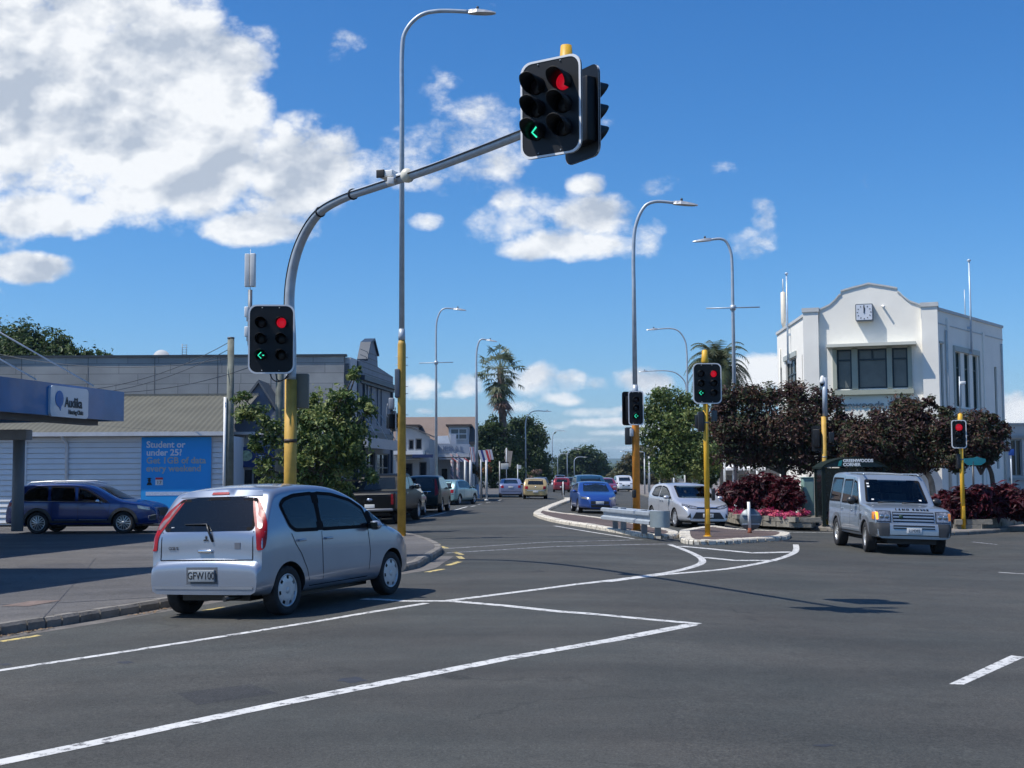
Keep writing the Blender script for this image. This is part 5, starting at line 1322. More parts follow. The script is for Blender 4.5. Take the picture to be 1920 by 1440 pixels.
# mobile antenna on a bracket at the top of the second pole
q = P(523, 590, 43.5); a = P(469, 560, 43.3)
an = MB(); an.tube([a - Vector((0,0,1.6)), a+Vector((0,0,.3))], .075, 10); an.tube([a - Vector((0,0,1.3)), q-Vector((0,0,1.0))], .04, 8); an.tube([a - Vector((0,0,.5)), q-Vector((0,0,.4))], .04, 8)
ant = thing('mobile_antenna', 'pair of white mobile phone antenna panels above the left signal', 'antenna', a)
an.v = [v - a for v in an.v]; an.build('mount', PM((.16,.18,.2),.5,.3), ant)
for dx in (-.10, .10):
    mb = MB(); z0 = P(469,538,43.3).z - a.z; z1 = P(469,476,43.3).z - a.z; mb.bbox(dx-.085, dx+.085, -.08-.06*(dx>0), .06, z0, z1, .025); mb.build('antenna_panel', PM((.62,.63,.62),.5), ant)
mb = MB(); mb.tube([(0,0,.3),(0,0,P(469,467,43.3).z-a.z)], .012, 6); mb.build('rod', GALV, ant)
for yy_ in (585, 622):
    mb = MB(); q = P(463, yy_, 43.2) - a; mb.bbox(q.x-.07, q.x+.06, q.y-.1, q.y+.1, q.z-.17, q.z+.17, .02); mb.tube([q, q+Vector((.02,0,-.32))], .035, 8); mb.build('radio_unit', WHITE, ant)
# wires
def wire(label, a_, b_, sag=.3, r=.012, mat=None, group='overhead wires'):
    a_, b_ = Vector(a_), Vector(b_); pts = [a_+(b_-a_)*t/14 - Vector((0,0,sag*4*(t/14)*(1-t/14))) for t in range(15)]
    mb = MB(); mb.tube([p - a_ for p in pts], r, 5); o = mb.build('wire', mat or PM((.08,.09,.1),.6), None, a_)
    tag(o, label, 'wire', group); return o
wire('upper black wire running left from the bare power pole', P(429,642,43), P(55,735,40), .5)
wire('lower black wire running left from the bare power pole', P(429,655,43), P(100,742,40), .4)
wire('faint wire between the power poles in front of the tiled wall', P(429,672,43), P(-60,650,46), .5)
wire('wire from the second power pole toward the tiled wall', P(520,668,43.5), P(150,735,41), .4)

# crash barrier on the island
b_ = G(1190, 996); gb = thing('crash_barrier', 'short galvanised crash barrier with a rounded grey end on the island', 'crash barrier', (b_.x, b_.y, hg(b_.x, b_.y)+.10))
e0, e1 = P(1131,960,39.5), P(1222,966,34.6); o_ = gb.location
prof = [(.02,.0),(.08,.02),(.08,.10),(.0,.135),(.0,.235),(.08,.27),(.08,.35),(.02,.37)]
def beam(a_, b_, z0, z1):
    a_ = Vector((a_.x, a_.y, 0)); b_2 = Vector((b_.x, b_.y, 0)); n = (b_2-a_).normalized(); s_ = Vector((n.y,-n.x,0)); mb = MB(); vs = []
    k = len(prof)
    for q, zz in ((a_, z0), (b_2, z1)):
        for (dx, dz) in prof: vs.append(q + s_*(-dx if s_.y > 0 else dx) + Vector((0,0,zz+dz)))
    for q, zz in ((a_, z0), (b_2, z1)):
        for (dx, dz) in prof: vs.append(q + s_*(-(dx-.006) if s_.y > 0 else (dx-.006)) + Vector((0,0,zz+dz)))
    fs = [(i,i+1,k+i+1,k+i) for i in range(k-1)] + [(2*k+i,3*k+i,3*k+i+1,2*k+i+1) for i in range(k-1)]
    mb.add([v - Vector((o_.x,o_.y,o_.z)) for v in vs], fs, False); return mb
beam(e0, e1, P(1131,974,39.5).z, P(1222,985,34.6).z).build('rail', GALV, gb, fixn=True)
off_ = Vector((.42,.10,0)); beam(e0+off_, e1+off_, P(1131,974,39.5).z, P(1222,985,34.6).z).build('rail', GALV, gb, fixn=True)
# rounded bull nose joining the two rails
mb = MB(); c0 = e1 + off_*.5; n_ = (e1-e0).normalized(); s_ = Vector((-n_.y, n_.x, 0)); 
zz0 = P(1222,985,34.6).z - .05 - o_.z; vs = []; fs = []; rr_ = .27
for k in range(17):
    a_ = R(-90 + 180*k/16); q = c0 + n_*(.0 + math.cos(a_)*.42) + s_*math.sin(a_)*rr_ - o_
    vs += [(q.x, q.y, zz0), (q.x, q.y, zz0+.44)]
for k in range(16): fs.append((2*k,2*k+2,2*k+3,2*k+1))
mb.add(vs, fs, True); mb.build('end_terminal', PM((.26,.31,.33), .5, .35, .12, 4), gb, fixn=True)
for t in (.12, .30, .72, .97):
    q = e0 + (e1-e0)*t + off_*.5
    mb = MB(); zg = hg(q.x,q.y)+.12 - o_.z; mb.bbox(q.x-o_.x-.08, q.x-o_.x+.08, q.y-o_.y-.08, q.y-o_.y+.08, zg, zg+.66, .008); mb.build('post', GALVD, gb)

# keep-left disc seen from behind
b_ = G(1406, 1006); ks = thing('keep_left_sign', 'grey back of a round keep left sign on a white post with a rusty foot', 'road sign', (b_.x, b_.y, hg(b_.x,b_.y)+.10))
H = P(1404, 941, b_.y).z - ks.location.z
mb = MB(); mb.tube([(0,0,.14),(-.02,0,H)], .045, 12); mb.build('post', WHITE, ks)
mb = MB(); mb.lathe([(.08,0),(.06,.05),(.052,.15)], n=12); mb.build('foot', PM((.22,.06,.03), .8, .2), ks)
mb = MB(); q = P(1407, 974, b_.y+.1) - ks.location; mb.lathe([(.33,0),(.33,.012)], (q.x, .06, q.z), 'Y', 32); d_ = mb.build('disc', PM((.17,.20,.22), .5, .4), ks)
mb = MB(); mb.box(q.x-.26, q.x+.26, .035, .06, q.z+.12, q.z+.15); mb.box(q.x-.26, q.x+.26, .035, .06, q.z-.15, q.z-.12); mb.build('bracket', GALV, d_)
# white marker post on the island nose
b_ = G(1056, 938); mp = thing('marker_post', 'small white marker post on a black board at the far island nose', 'road sign', (b_.x, b_.y, hg(b_.x,b_.y)+.10))
mb = MB(); mb.box(-.11,.11,0,.03,.25,1.0); mb.build('board', BLACKP, mp); mb = MB(); mb.tube([(0,-.04,0),(0,-.04,1.15)], .035, 8); mb.build('post', WHITE, mp)

# thin posts and poles on the right footpath
for i, (px, py0, py1, Y, lab) in enumerate([(1209,860,915,110,'leftmost of the slim grey poles by the queue on the right'),(1218,856,912,88,'slim grey pole with a short arm left of the green tree trunk'),(1237,887,912,90,'short slim grey pole under the green tree'),(1264,885,912,80,'slim grey pole right of the green tree'),(1285,880,912,76,'slim grey pole at the edge of the purple tree'),(1359,845,912,60,'white post just left of the tall lamp in the bushes'),(1420,865,900,58,'thin white post behind the purple bushes')]):
    q = P(px, py1, Y); h0 = hg(q.x, Y) + .1; top_ = P(px, py0, Y).z
    mb = MB(); mb.tube([(0,0,0),(0,0,top_-h0)], .055, 8); mb.lathe([(.1,0),(.1,.02)], n=8); o = mb.build('post', PM((.45,.47,.48),.5,.2), None, (q.x, Y, h0)); tag(o, lab, 'pole', 'slim poles on the right footpath')
# traffic cones / orange barricade
q = P(1348, 940, 58); cn = thing('traffic_cone', 'orange traffic cone near the white umbrellas', 'cone', (q.x, 58, hg(q.x,58)+.12))
mb = MB(); mb.lathe([(.16,.05),(.04,.75),(.03,1.0)], n=14); mb.build('cone', PM((.75,.13,.04), .5), cn); mb = MB(); mb.bbox(-.2,.2,-.2,.2,0,.05,.01); mb.build('base', BLACKP, cn)
# green cabinet
q = P(1515, 960, 46.5); h0 = hg(q.x,46.5)+.12; cbn = thing('utility_cabinet', 'pale green utility cabinet between the purple bushes and the bus shelter', 'utility cabinet', (q.x, 46.5, h0))
mb = MB(); hh = P(1515, 896, 46.5).z - h0; mb.bbox(-.20,.20,-.2,.2,.05,hh,.02); mb.build('cabinet', PM((.25,.40,.36), .5, .1), cbn)
mb = MB(); mb.bbox(-.23,.23,-.23,.23,hh,hh+.03,.01); mb.build('lid', PM((.25,.38,.34), .5, .1), cbn)
mb = MB(); mb.box(-.16,.16,-.205,-.200,.15,hh-.1); mb.build('door', PM((.28,.44,.40), .5, .1), cbn)
# ------------------------------------------------------------------ buildings
def wallgrid(mb, x0, x1, z0, z1, holes, y=0.0, d=.18):
    """wall face at y (outside is -y) with openings that have real reveals of depth d"""
    xs = sorted({x0, x1, *[h[0] for h in holes], *[h[1] for h in holes]}); zs = sorted({z0, z1, *[h[2] for h in holes], *[h[3] for h in holes]})
    for a, b in zip(xs[:-1], xs[1:]):
        for c, e in zip(zs[:-1], zs[1:]):
            if any(h[0] <= a and b <= h[1] and h[2] <= c and e <= h[3] for h in holes): continue
            mb.add([(a,y,c),(b,y,c),(b,y,e),(a,y,e)], [(0,1,2,3)], False)
    for (a, b, c, e) in holes:
        mb.add([(a,y,c),(b,y,c),(b,y,e),(a,y,e),(a,y+d,c),(b,y+d,c),(b,y+d,e),(a,y+d,e)], [(0,4,5,1),(1,5,6,2),(2,6,7,3),(3,7,4,0)], False)
def window(parent, M, a, b, c, e, y=.0, d=.16, fm=None, gm=None, mull=(), trans=(), fw=.06, name='window'):
    mb = MBt(M); fm = fm or PM((.06,.075,.08), .5, 0, .08)
    y1 = y+d-.07
    mb.box(a, a+fw, y1, y+d, c, e); mb.box(b-fw, b, y1, y+d, c, e); mb.box(a+fw, b-fw, y1, y+d, c, c+fw); mb.box(a+fw, b-fw, y1, y+d, e-fw, e)
    for m_ in mull: mb.box(a+(b-a)*m_-fw/2, a+(b-a)*m_+fw/2, y1+.003, y+d, c+fw, e-fw)
    for t_ in trans: mb.box(a+fw, b-fw, y1+.006, y+d, c+(e-c)*t_-fw/2, c+(e-c)*t_+fw/2)
    w_ = mb.build(name, fm, parent)
    g = MBt(M); g.box(a+.01, b-.01, y+d-.02, y+d, c+.01, e-.01); g.build('pane', gm or WGLASS, w_)
    return w_
WGLASS = PM((.05,.065,.07), .06, 0, .5, .7, spec=.9)
def wmat(Mroot, p0, p1):
    """frame whose x runs from p0 to p1 along a wall, outside on its -y"""
    a = math.atan2(p1[1]-p0[1], p1[0]-p0[0]); return T(p0[0], p0[1], 0) @ Matrix.Rotation(a, 4, 'Z')
STUC = PM((.86,.83,.75), .8, 0, .05, .9, .25, 40)
TRIMG = PM((.36,.38,.31), .6, 0, .06)
WGREY = PM((.14,.15,.14), .25, 0, .2, 1)

# white corner building with a clock
Aw, Bw, Cw, Dw = [P(*q) for q in ((1457,640,61),(1512,600,53.3),(1752,590,51.6),(1879,620,58.6))]
base = Vector(((Bw.x+Cw.x)/2, (Bw.y+Cw.y)/2, -.15))
wb_ = thing('corner_building', 'white two-storey corner building with a clock on its curved gable', 'building', base)
loc2 = lambda p: (p.x-base.x, p.y-base.y)
A2, B2, C2, D2 = map(loc2, (Aw, Bw, Cw, Dw))
HT = 8.45; back = [(D2[0]+1.5, D2[1]+9), (A2[0]+3.4, A2[1]+9)]
mb = MB()
MA, MBx, MC = wmat(None, A2, B2), wmat(None, B2, C2), wmat(None, C2, D2)
lA, lB, lC = math.dist(A2,B2), math.dist(B2,C2), math.dist(C2,D2)
# side (left) wall, front, right wall with openings
holesA = [(lA*.30, lA*.66, 4.75, 6.95), (lA*.84,lA*.91,4.6,6.9), (lA*.08,lA*.16,4.6,6.8)]
holesC = [(.55,.85,4.5,7.1), (2.35,3.0,4.6,6.9), (3.45,4.1,4.6,6.9), (4.55,5.2,4.6,6.9), (lC-1.35,lC-1.0,2.0,6.6)]
mb.M = MA; wallgrid(mb, 0, lA, 0, HT, holesA)
mb.M = MC; wallgrid(mb, 0, lC, 0, HT, holesC)
fx = lB; wx0, wx1 = lB*.235, lB*.775
wm = [lB*q for q in (.235,.354,.400,.628,.667,.7875)]; wx0, wx1 = wm[0], wm[5]
hol = [(wm[0], wm[1], 5.30, 6.95), (wm[2], wm[3], 5.30, 6.95), (wm[4], wm[5], 5.30, 6.95), (1.2, lB-1.2, .1, 2.9)]
mb.M = MBx; wallgrid(mb, 0, lB, 0, 8.1, hol)
gab = [(0,8.1),(.52,8.1)] ; 
pr = [(.52,8.1),(.52,8.62),(.62,8.66),(.95,8.80),(1.2,9.02),(1.35,9.2),(1.42,9.22),(1.42,9.36),(1.9,9.48),(2.3,9.56),(lB/2,9.62)]
pr2 = pr + [(lB-x, z) for x, z in pr[::-1][1:]]
mb.prism(pr2, 0, .32, 'Y')
mb.M = None
cx_ = sum(p[0] for p in [A2,B2,C2,D2]+back)/6; cy_ = sum(p[1] for p in [A2,B2,C2,D2]+back)/6
mb.prism([(x*.95+cx_*.05, y*.95+cy_*.05) for x, y in [A2,B2,C2,D2]+back], 8.0, 8.06, 'Z')
mb.M = wmat(None, D2, back[0]); wallgrid(mb, 0, math.dist(D2, back[0]), 0, HT, [])
mb.M = wmat(None, back[0], back[1]); wallgrid(mb, 0, math.dist(*back), 0, HT, [])
mb.M = wmat(None, back[1], A2); wallgrid(mb, 0, math.dist(back[1], A2), 0, HT, [])
mb.build('wall', STUC, wb_)
# corner piers
mb = MB(); mb.M = MBx
for x0, x1 in ((-.12,.50),(lB-.50,lB+.12)):
    mb.box(x0, x1, -.22, .45, 0, 8.55)
mb.build_each('pier', STUC, wb_)
mb = MB(); mb.M = MBx
for x0, x1 in ((-.16,.54),(lB-.54,lB+.16)): mb.box(x0, x1, -.27, .5, 8.55, 8.72)
mb.M = MA; mb.box(0, lA-.35, -.06, .25, HT, HT+.12)
mb.M = MC; mb.box(.3, lC, -.06, .25, HT, HT+.12); mb.box(0, lC, -.03, 0, 7.9, 7.94)
mb.M = MBx
cap = [(x,z) for x,z in pr2[1:-1]]
up_ = [(x, z+.07) for x, z in cap]
mb.prism(cap+up_[::-1], -.05, .36, 'Y')
mb.build('coping', PM((.52,.53,.52),.7,0,.1), wb_, fixn=True)
mb = MB(); mb.M = MA
for x in (lA*.97,): mb.box(x-.3, x, -.10, .02, 0, 8.2)
mb.M = MC; mb.box(1.3,1.55,-.08,.02,0,8.2); mb.box(5.9,6.15,-.06,.02,0,8.0); mb.build_each('pilaster', STUC, wb_)
for (a_, b_2, c_, e_), mu, tr in zip(hol[:3], ((), (.5,), ()), ((.73,),(.73,),(.73,))):
    window(wb_, MBx, a_, b_2, c_, e_, 0, .14, PM((.015,.03,.04),.4), WGREY, (), tr, .07)
mb = MB(); mb.M = MBx; mb.box(lB*.514-.035, lB*.514+.035, .05, .14, 6.52, 6.90); mb.build('glazing_bar', PM((.015,.03,.04),.4), wb_)
# window surround
mb = MB(); mb.M = MBx; s0, s1 = wx0-.16, wx1+.16
mb.box(s0, wx0-.0, -.10, -.002, 5.28, 6.97); mb.box(wx1, s1, -.10, -.002, 5.28, 6.97)
mb.box(wm[1], wm[2], -.10, -.002, 5.28, 6.97); mb.box(wm[3], wm[4], -.10, -.002, 5.28, 6.97)
mb.box(s0-.05, s1+.05, -.22, .0-.002, 5.05, 5.25); mb.build_each('window_surround', TRIMG, wb_)
mb = MB(); mb.M = MBx; mb.box(s0-.20, s1+.20, -.72, -.003, 7.0, 7.12); mb.build('window_hood', PM((.60,.60,.52),.7,0,.06), wb_)
for (a_, b_2, c_, e_) in holesC: window(wb_, MC, a_, b_2, c_, e_, 0, .15, PM((.05,.08,.07),.4), PM((.02,.04,.05),.05,0,.3,spec=.9), (.5,) if b_2-a_ > .5 else (), (.72,), .05)
for (a_, b_2, c_, e_) in holesA: window(wb_, MA, a_, b_2, c_, e_, 0, .15, PM((.04,.05,.05),.4), WGREY, (.33,.66) if b_2-a_ > 1 else (), (.70,), .06)
mb = MB(); mb.M = MC; mb.box(2.15,5.4,-.07,-.002,6.92,7.14); mb.box(2.15,5.4,-.07,-.002,4.36,4.54); mb.box(2.08,2.22,-.05,-.002,0,7.14); mb.box(5.33,5.45,-.05,-.002,0,7.14); mb.box(.45,.95,-.04,-.002,7.12,7.2); mb.box(.45,.95,-.05,-.002,4.38,4.46)
mb.M = MA; mb.box(lA*.26,lA*.68,-.07,-.002,6.98,7.2); mb.build_each('window_surround', PM((.40,.43,.40),.6,0,.06), wb_)
mb = MB(); mb.M = MBx; mb.box(.9,lB-.9,-1.4,0,3.15,3.55); mb.build('canopy', PM((.03,.07,.04),.6,0,.1), wb_)
window(wb_, MBx, 1.2, lB-1.2, .1, 2.9, 0, .17, PM((.03,.03,.03),.5), DGLASS, (.33,.66), ())
# clock
for x_, m_ in ((lC-.35, MC), (1.15, MC), (lA*.14, MA)):
    mb = MBt(m_); mb.tube([(x_,-.06,.2),(x_,-.06,7.7)], .045, 8); mb.build('downpipe', PM((.60,.60,.56),.6), wb_)
mb = MB(); mb.M = MBx @ T(lB*.5-.18, -.36, 8.42); out = rrect(.70,.70,.05,3); mb.prism(out, 0, .36, 'Y'); ck = mb.build('clock', PM((.12,.14,.16),.5,.2), wb_, fixn=True)
mb = MB(); mb.M = MBx @ T(lB*.5-.18, -.372, 8.42); mb.prism(rrect(.63,.63,.03,2), 0, .012, 'Y'); mb.build('dial', PM((.62,.66,.72),.5,0,.03), ck, fixn=True)
mb = MB()
for k in range(12):
    mb.M = MBx @ T(lB*.5-.18, -.378, 8.42) @ Matrix.Rotation(R(30*k), 4, 'Y'); mb.box(-.014,.014,-.004,.002,.24,.29)
for a_, l_, wd in ((3,.20,.022),(-2,.28,.015)):
    mb.M = MBx @ T(lB*.5-.18, -.385, 8.42) @ Matrix.Rotation(R(a_), 4, 'Y'); mb.box(-wd,wd,-.004,.002,-.04,l_)
mb.build_each('hands', BLACK, ck)
text('lettering', 'Greenwoods Corner', .37, PM((.25,.25,.25),.5), wb_, MBx @ T(lB*.5+.05, -.03, 4.52) @ FACE_Y, .02, 'CENTER', 1.25, .004)
mb = MB(); mb.M = MBx; mb.tube([(lB*.5+.62,-.25,8.62),(lB*.5+.52,0,8.7)], .04, 8); mb.build('spotlight', WHITE, wb_)
# flagpoles and antenna on the building
for M_, x, z0, z1 in ((MC, 4.05, 6.9, 10.9), (MA, lA*.50, 6.75, 10.75)):
    mb = MB(); mb.M = M_; mb.tube([(x,-.14,z0),(x,-.14,z1)], [.05,.035], 10); mb.lathe([(.02,0),(.08,.04),(.08,.09),(.02,.13)], (x,-.14,z1), 'Z', 10); mb.box(x-.06,x+.06,-.16,0,z0,z0+.12); mb.box(x-.05,x+.05,-.16,0,8.0,8.1); mb.build('flagpole', PM((.45,.55,.65),.4,.2), wb_)
mb = MB(); mb.M = MA; mb.tube([(lA*.18,.1,8.6),(lA*.18,.1,8.9),(lA*.18,.1,10.3),(lA*.18,.1,10.35)],[.05,.12,.12,.03],12); mb.tube([(lA*.18,.1,10.35),(lA*.18,.1,10.95)],.018,6); mb.build('antenna', PM((.75,.68,.55),.5), wb_)
mb = MB(); mb.M = MC; mb.tube([(5.3,.5,8.4),(5.3,.5,9.9)],.02,6); mb.build('whip_aerial', GALV, wb_)

# low pale wing to the right
q = P(1882, 800, 60.5); r_ = P(1960, 800, 67)
lw = thing('low_building', 'low pale grey building running off the right edge', 'building', (q.x, q.y, -.2)); M_ = wmat(None, (0,0), (r_.x-q.x, r_.y-q.y)) if False else wmat(None, (0,0), (9, 2.2))
hz = P(1890,797,60.5).z+.2; hh = [(.35,.95,1.7,3.45),(1.2,1.8,1.7,3.45),(2.1,2.8,1.7,3.45),(3.2,3.9,1.7,3.45)]
mb = MBt(M_); wallgrid(mb, -.6, 10, 0, hz, hh); mb.box(-.6,10,.2,6,hz-.2,hz-.05); mb.build('wall', PM((.50,.50,.48),.8,0,.05,1), lw)
for h in hh: window(lw, M_, *h, 0, .14, PM((.3,.32,.32),.5), PM((.02,.025,.03),.1), (.5,), ())
mb = MBt(M_); mb.box(-.65,10,-.06,.2,hz,hz+.1); mb.box(-.1,10,-.12,-.002,3.5,3.62); mb.box(.2,4.2,-.1,-.002,1.5,1.64); mb.build('coping', PM((.35,.36,.35),.7), lw)

# bus shelter
q0, q1 = P(1541, 950, 43.5), P(1664, 950, 43.5)
W_ = q1.x-q0.x; bs = thing('bus_shelter', 'dark bus shelter with a curved roof between the purple trees', 'bus shelter', (q0.x, 43.5, hg(q0.x,43.5)+.12))
zr = P(1528,876,43.5).z - bs.location.z; zt = P(1595,857,43.5).z - bs.location.z
arc_ = [(W_*i/14, zr+(zt-zr)*math.sin(math.pi*i/14)**.7) for i in range(15)]
SHG = PM((.008,.016,.014),.75,0,.1,spec=.2)
mb = MB(); mb.prism(arc_, -.02, 0, 'Y'); mb.build('roof_panel', PM((.012,.035,.035),.5), bs, fixn=True)
mb = MB(); mb.prism(arc_ + [(x, z-.06) for x, z in arc_[::-1]], -.06, 1.3, 'Y'); mb.build('roof', SHG, bs, fixn=True)
mb = MB()
for x in (.08, W_-.08):
    for y in (.05, 1.1): mb.box(x-.05,x+.05,y-.05,y+.05,0,zr)
mb.build_each('frame', SHG, bs)
mb = MB(); mb.box(.1,W_-.1,1.13,1.15,.2,zr-.03); mb.box(.07,.09,.1,1.05,.25,zr-.1); mb.box(W_-.09,W_-.07,.1,1.05,.25,zr-.1); mb.build('glass_wall', PM((.01,.014,.016),.15,0,.2,spec=.5), bs)
mb = MB(); mb.bbox(.5,W_-.5,.7,1.05,.42,.47,.01); mb.box(.7,.78,.8,1.0,0,.42); mb.box(W_-.78,W_-.7,.8,1.0,0,.42); mb.build('bench', PM((.15,.12,.1),.7), bs)
text('lettering', 'GREENWOODS\nCORNER', .145, PM((.75,.78,.78),.5), bs, T(W_*.33, -.085, zr+.165) @ FACE_Y, .01, 'LEFT', 1.0, .006)
mb = MB(); mb.prism([(W_*.25,zr+.03),(W_*.30,zr+.04),(W_*.32,zr+.24),(W_*.27,zr+.2)], -.075, -.062, 'Y'); mb.build('emblem', PM((.02,.22,.22),.5), bs, fixn=True)

# name blade, bus stop sign
q = P(1826, 930, 43.6); sg = thing('street_name_sign', 'teal street name board on a dark post among the purple bushes', 'street sign', (q.x,43.6,0))
mb = MB(); zz = P(1826,865,43.6).z; mb.tube([(0,0,0),(0,0,zz)], .035, 8); mb.build('post', BLACKP, sg)
mb = MB(); mb.M = T(.05,0,zz+.02); pts_ = [(-.35,-.06),(-.30,-.10),(.3,-.10),(.38,-.04),(.38,.06),(.2,.10),(.1,.14),(-.02,.10),(-.35,.08)]; mb.prism(pts_, -.03, 0, 'Y'); mb.build('board', PM((.02,.22,.26),.4), sg, fixn=True)
mb = MB(); mb.M = T(.05,0,zz+.02); mb.prism([(-.22,-.15),(.22,-.15),(.30,-.10),(-.3,-.10)], -.028, -.002, 'Y'); mb.build('board', PM((.02,.25,.27),.4), sg, fixn=True)
q = P(1899, 940, 50); sg = thing('bus_stop_sign', 'small blue sign on a slim grey post by the low building', 'street sign', (q.x,50,0)); zz = P(1897,842,50).z
mb = MB(); mb.tube([(0,0,0),(-.02,0,zz)], .03, 8); mb.build('post', GALV, sg); mb = MB(); mb.bbox(-.12,.10,-.05,-.035,zz-.25,zz,.004); mb.build('plate', PM((.02,.08,.35),.4), sg)

# ---- left: white boarded building with corrugated roof
Yw = 44.6; xr = P(424, 900, Yw).x
wbld = thing('weatherboard_building', 'white boarded single-storey building with a grey corrugated roof', 'building', (xr, Yw, .05))
zg = P(425,816,Yw).z - .05; x0 = -14.0
mb = MB(); nb = 16; bh = (zg-.1)/nb
for k in range(nb):
    z0 = .05+k*bh; mb.add([(x0,-.06,z0+.022),(0,-.06,z0+.022),(0,-.03,z0+bh),(x0,-.03,z0+bh),(x0,.0,z0+.022),(0,.0,z0+.022),(x0,.0,z0+bh),(0,.0,z0+bh),(x0,0,z0),(0,0,z0)], [(0,1,2,3),(0,4,5,1),(3,2,7,6),(8,9,5,4)], False)
mb.box(x0,0,.02,.2,0,zg)
mb.box(-.16,.0,.2,6,0,zg)
mb.build('wall', PM((.74,.75,.76),.6,0,.05,1.5), wbld, fixn=False)
mb = MB()
for px in (45,): xx = P(px,900,Yw).x-xr; mb.box(xx-.10,xx+.10,-.07,-.035,0,zg)
mb.box(-.10,.02,-.07,.01,0,zg)
mb.build_each('corner_board', PM((.68,.69,.70),.5,0,.04), wbld)
mb = MB(); xx = P(126,900,Yw).x-xr; mb.tube([(xx-.12,-.35,zg+.02),(xx-.1,-.2,zg-.12),(xx,-.09,zg-.3),(xx,-.09,.1)], .05, 8); mb.build('downpipe', PM((.68,.69,.70),.5), wbld)
mb = MB(); mb.box(x0,.15,-.42,-.28,zg-.02,zg+.12); mb.box(x0,.12,-.28,0,zg-.02,zg); mb.box(.02,.10,-.42,-.2,zg-.25,zg); mb.build('gutter', PM((.60,.61,.62),.5), wbld)
zr_ = P(425,741,Yw+5).z - .05
mb = MB(); n = int((0.1-x0)/.05); vs = []
for k in range(n+1):
    x = x0+.05*k; h = .013*math.sin(k*math.pi/2)
    vs += [(x,-.30,zg+.10+h),(x,5.0,zr_+h)]
mb.smooth = False; mb.add(vs, [(2*k,2*k+2,2*k+3,2*k+1) for k in range(n)], True)
mb.build('roof', PM((.10,.098,.075),.75,.0,.15,.8), wbld)
mb = MB(); mb.box(x0,.12,4.9,5.1,zr_-.05,zr_+.06); mb.build('ridge_cap', PM((.15,.15,.13),.7), wbld)
# banner
bx0, bx1 = P(266,900,Yw).x-xr, P(397,900,Yw).x-xr; bz0, bz1 = P(330,970,Yw).z-.05, zg-.06
mb = MB(); mb.box(bx0,bx1,-.10,-.085,bz0,bz1)
bn = mb.build('banner', PM((.02,.33,.80),.5,0,.04,1), None, (xr,Yw,.05)); tag(bn, 'bright blue advertising banner with white and grey words on the white boards', 'banner')
WT = PM((.75,.77,.80),.5); GT = PM((.42,.44,.42),.5)
ls = (bz1-bz0)*.0
for i, (s_, m_) in enumerate((('Student or',WT),('under 25?',WT),('Get 1GB of data',GT),('every weekend',GT))):
    text('banner_text', s_, .31, m_, bn, T(bx0+.17, -.104, bz1-.36-i*.275) @ FACE_Y, .003, 'LEFT', 1.0, .007)
mb = MB(); mb.box(bx0+.5,bx0+.76,-.107,-.102,bz1-1.66,bz1-1.40); cl_ = mb.build('calendar_icon', WT, bn)
mb = MB(); mb.box(bx0+.5,bx0+.76,-.110,-.107,bz1-1.47,bz1-1.40); mb.build('calendar_top', PM((.6,.05,.06),.5), cl_)
text('calendar_text', '17', .17, BLACK, cl_, T(bx0+.63,-.112,bz1-1.63) @ FACE_Y, .002, 'CENTER')
mb = MB(); sphere_mb(mb, (bx0+.29,-.105,bz1-1.50), (.055,.004,.055)); mb.prism([(bx0+.19,bz1-1.66),(bx0+.39,bz1-1.66),(bx0+.34,bz1-1.56),(bx0+.24,bz1-1.56)], -.108,-.104,'Y'); mb.prism([(bx0+.2,bz1-1.43),(bx0+.29,bz1-1.40),(bx0+.38,bz1-1.43),(bx0+.29,bz1-1.46)], -.112,-.108,'Y'); mb.build('graduate_icon', BLACK, bn, fixn=True)
mb = MB(); mb.box(bx0+.17,bx1-.3,-.106,-.102,bz1-2.02,bz1-1.89); mb.build('pale_strip', PM((.50,.60,.78),.5,0,.2,20), bn)

# clinic canopy with a blue fascia, held by white rods
cA, cB = P(233,735,38), P(0,706,31.8)
cn_ = thing('canopy', 'blue fascia canopy on a grey column at the left edge', 'canopy', (cA.x, cA.y, .12))
dv = Vector((cB.x-cA.x, cB.y-cA.y, 0)); L_ = dv.length*2.1; d_ = dv.normalized()
ztop = cA.z-.12; zbot = P(233,790,38).z-.12
Mc = Matrix.Rotation(math.atan2(d_.y,d_.x)+math.pi, 4, 'Z')   # local x points away from the camera; -y side faces the road
mb = MBt(Mc); mb.box(-L_,0,0,.10,zbot,ztop); mb.box(-.10,0,.10,6.0,zbot,ztop)
mb.build('fascia', PM((.012,.13,.34),.35,.0,.3,.5,coat=.2), cn_)
mb = MBt(Mc); mb.box(-L_,-.11,.11,6.5,zbot+.10,zbot+.35); mb.box(-L_,-.6,.5,.8,zbot-.14,zbot+.08); mb.build('soffit', PM((.14,.15,.17),.7,0,.1), cn_)
tri = [cA]
s0, s1 = P(91,722,34.3), P(161,728,36.0)
def loc_on(px, py):
    # point of the fascia plane seen at this pixel, in canopy coordinates
    r0 = ray(px,py); n_ = Vector((d_.y,-d_.x,0)); t = ((cA-CAM).dot(n_))/r0.dot(n_); w0 = CAM+r0*t; return Mc.inverted() @ (w0 - Vector((cA.x,cA.y,.12)))
a0, a1 = loc_on(91,722), loc_on(161,779)
xa, xb = sorted((a0.x,a1.x)); za, zb = loc_on(126,783).z, loc_on(126,726).z
w_s = xb-xa
mb = MBt(Mc); mb.M = Mc @ T((xa+xb)/2, -.05, (za+zb)/2); mb.prism(rrect(w_s, zb-za, .12), -.02, .048, 'Y'); sgn_ = mb.build('sign_board', PM((.50,.58,.66),.3,0,.05,coat=.5), cn_, fixn=True)
Mt = Mc @ T(xa, -.08, za)
hh_ = zb-za
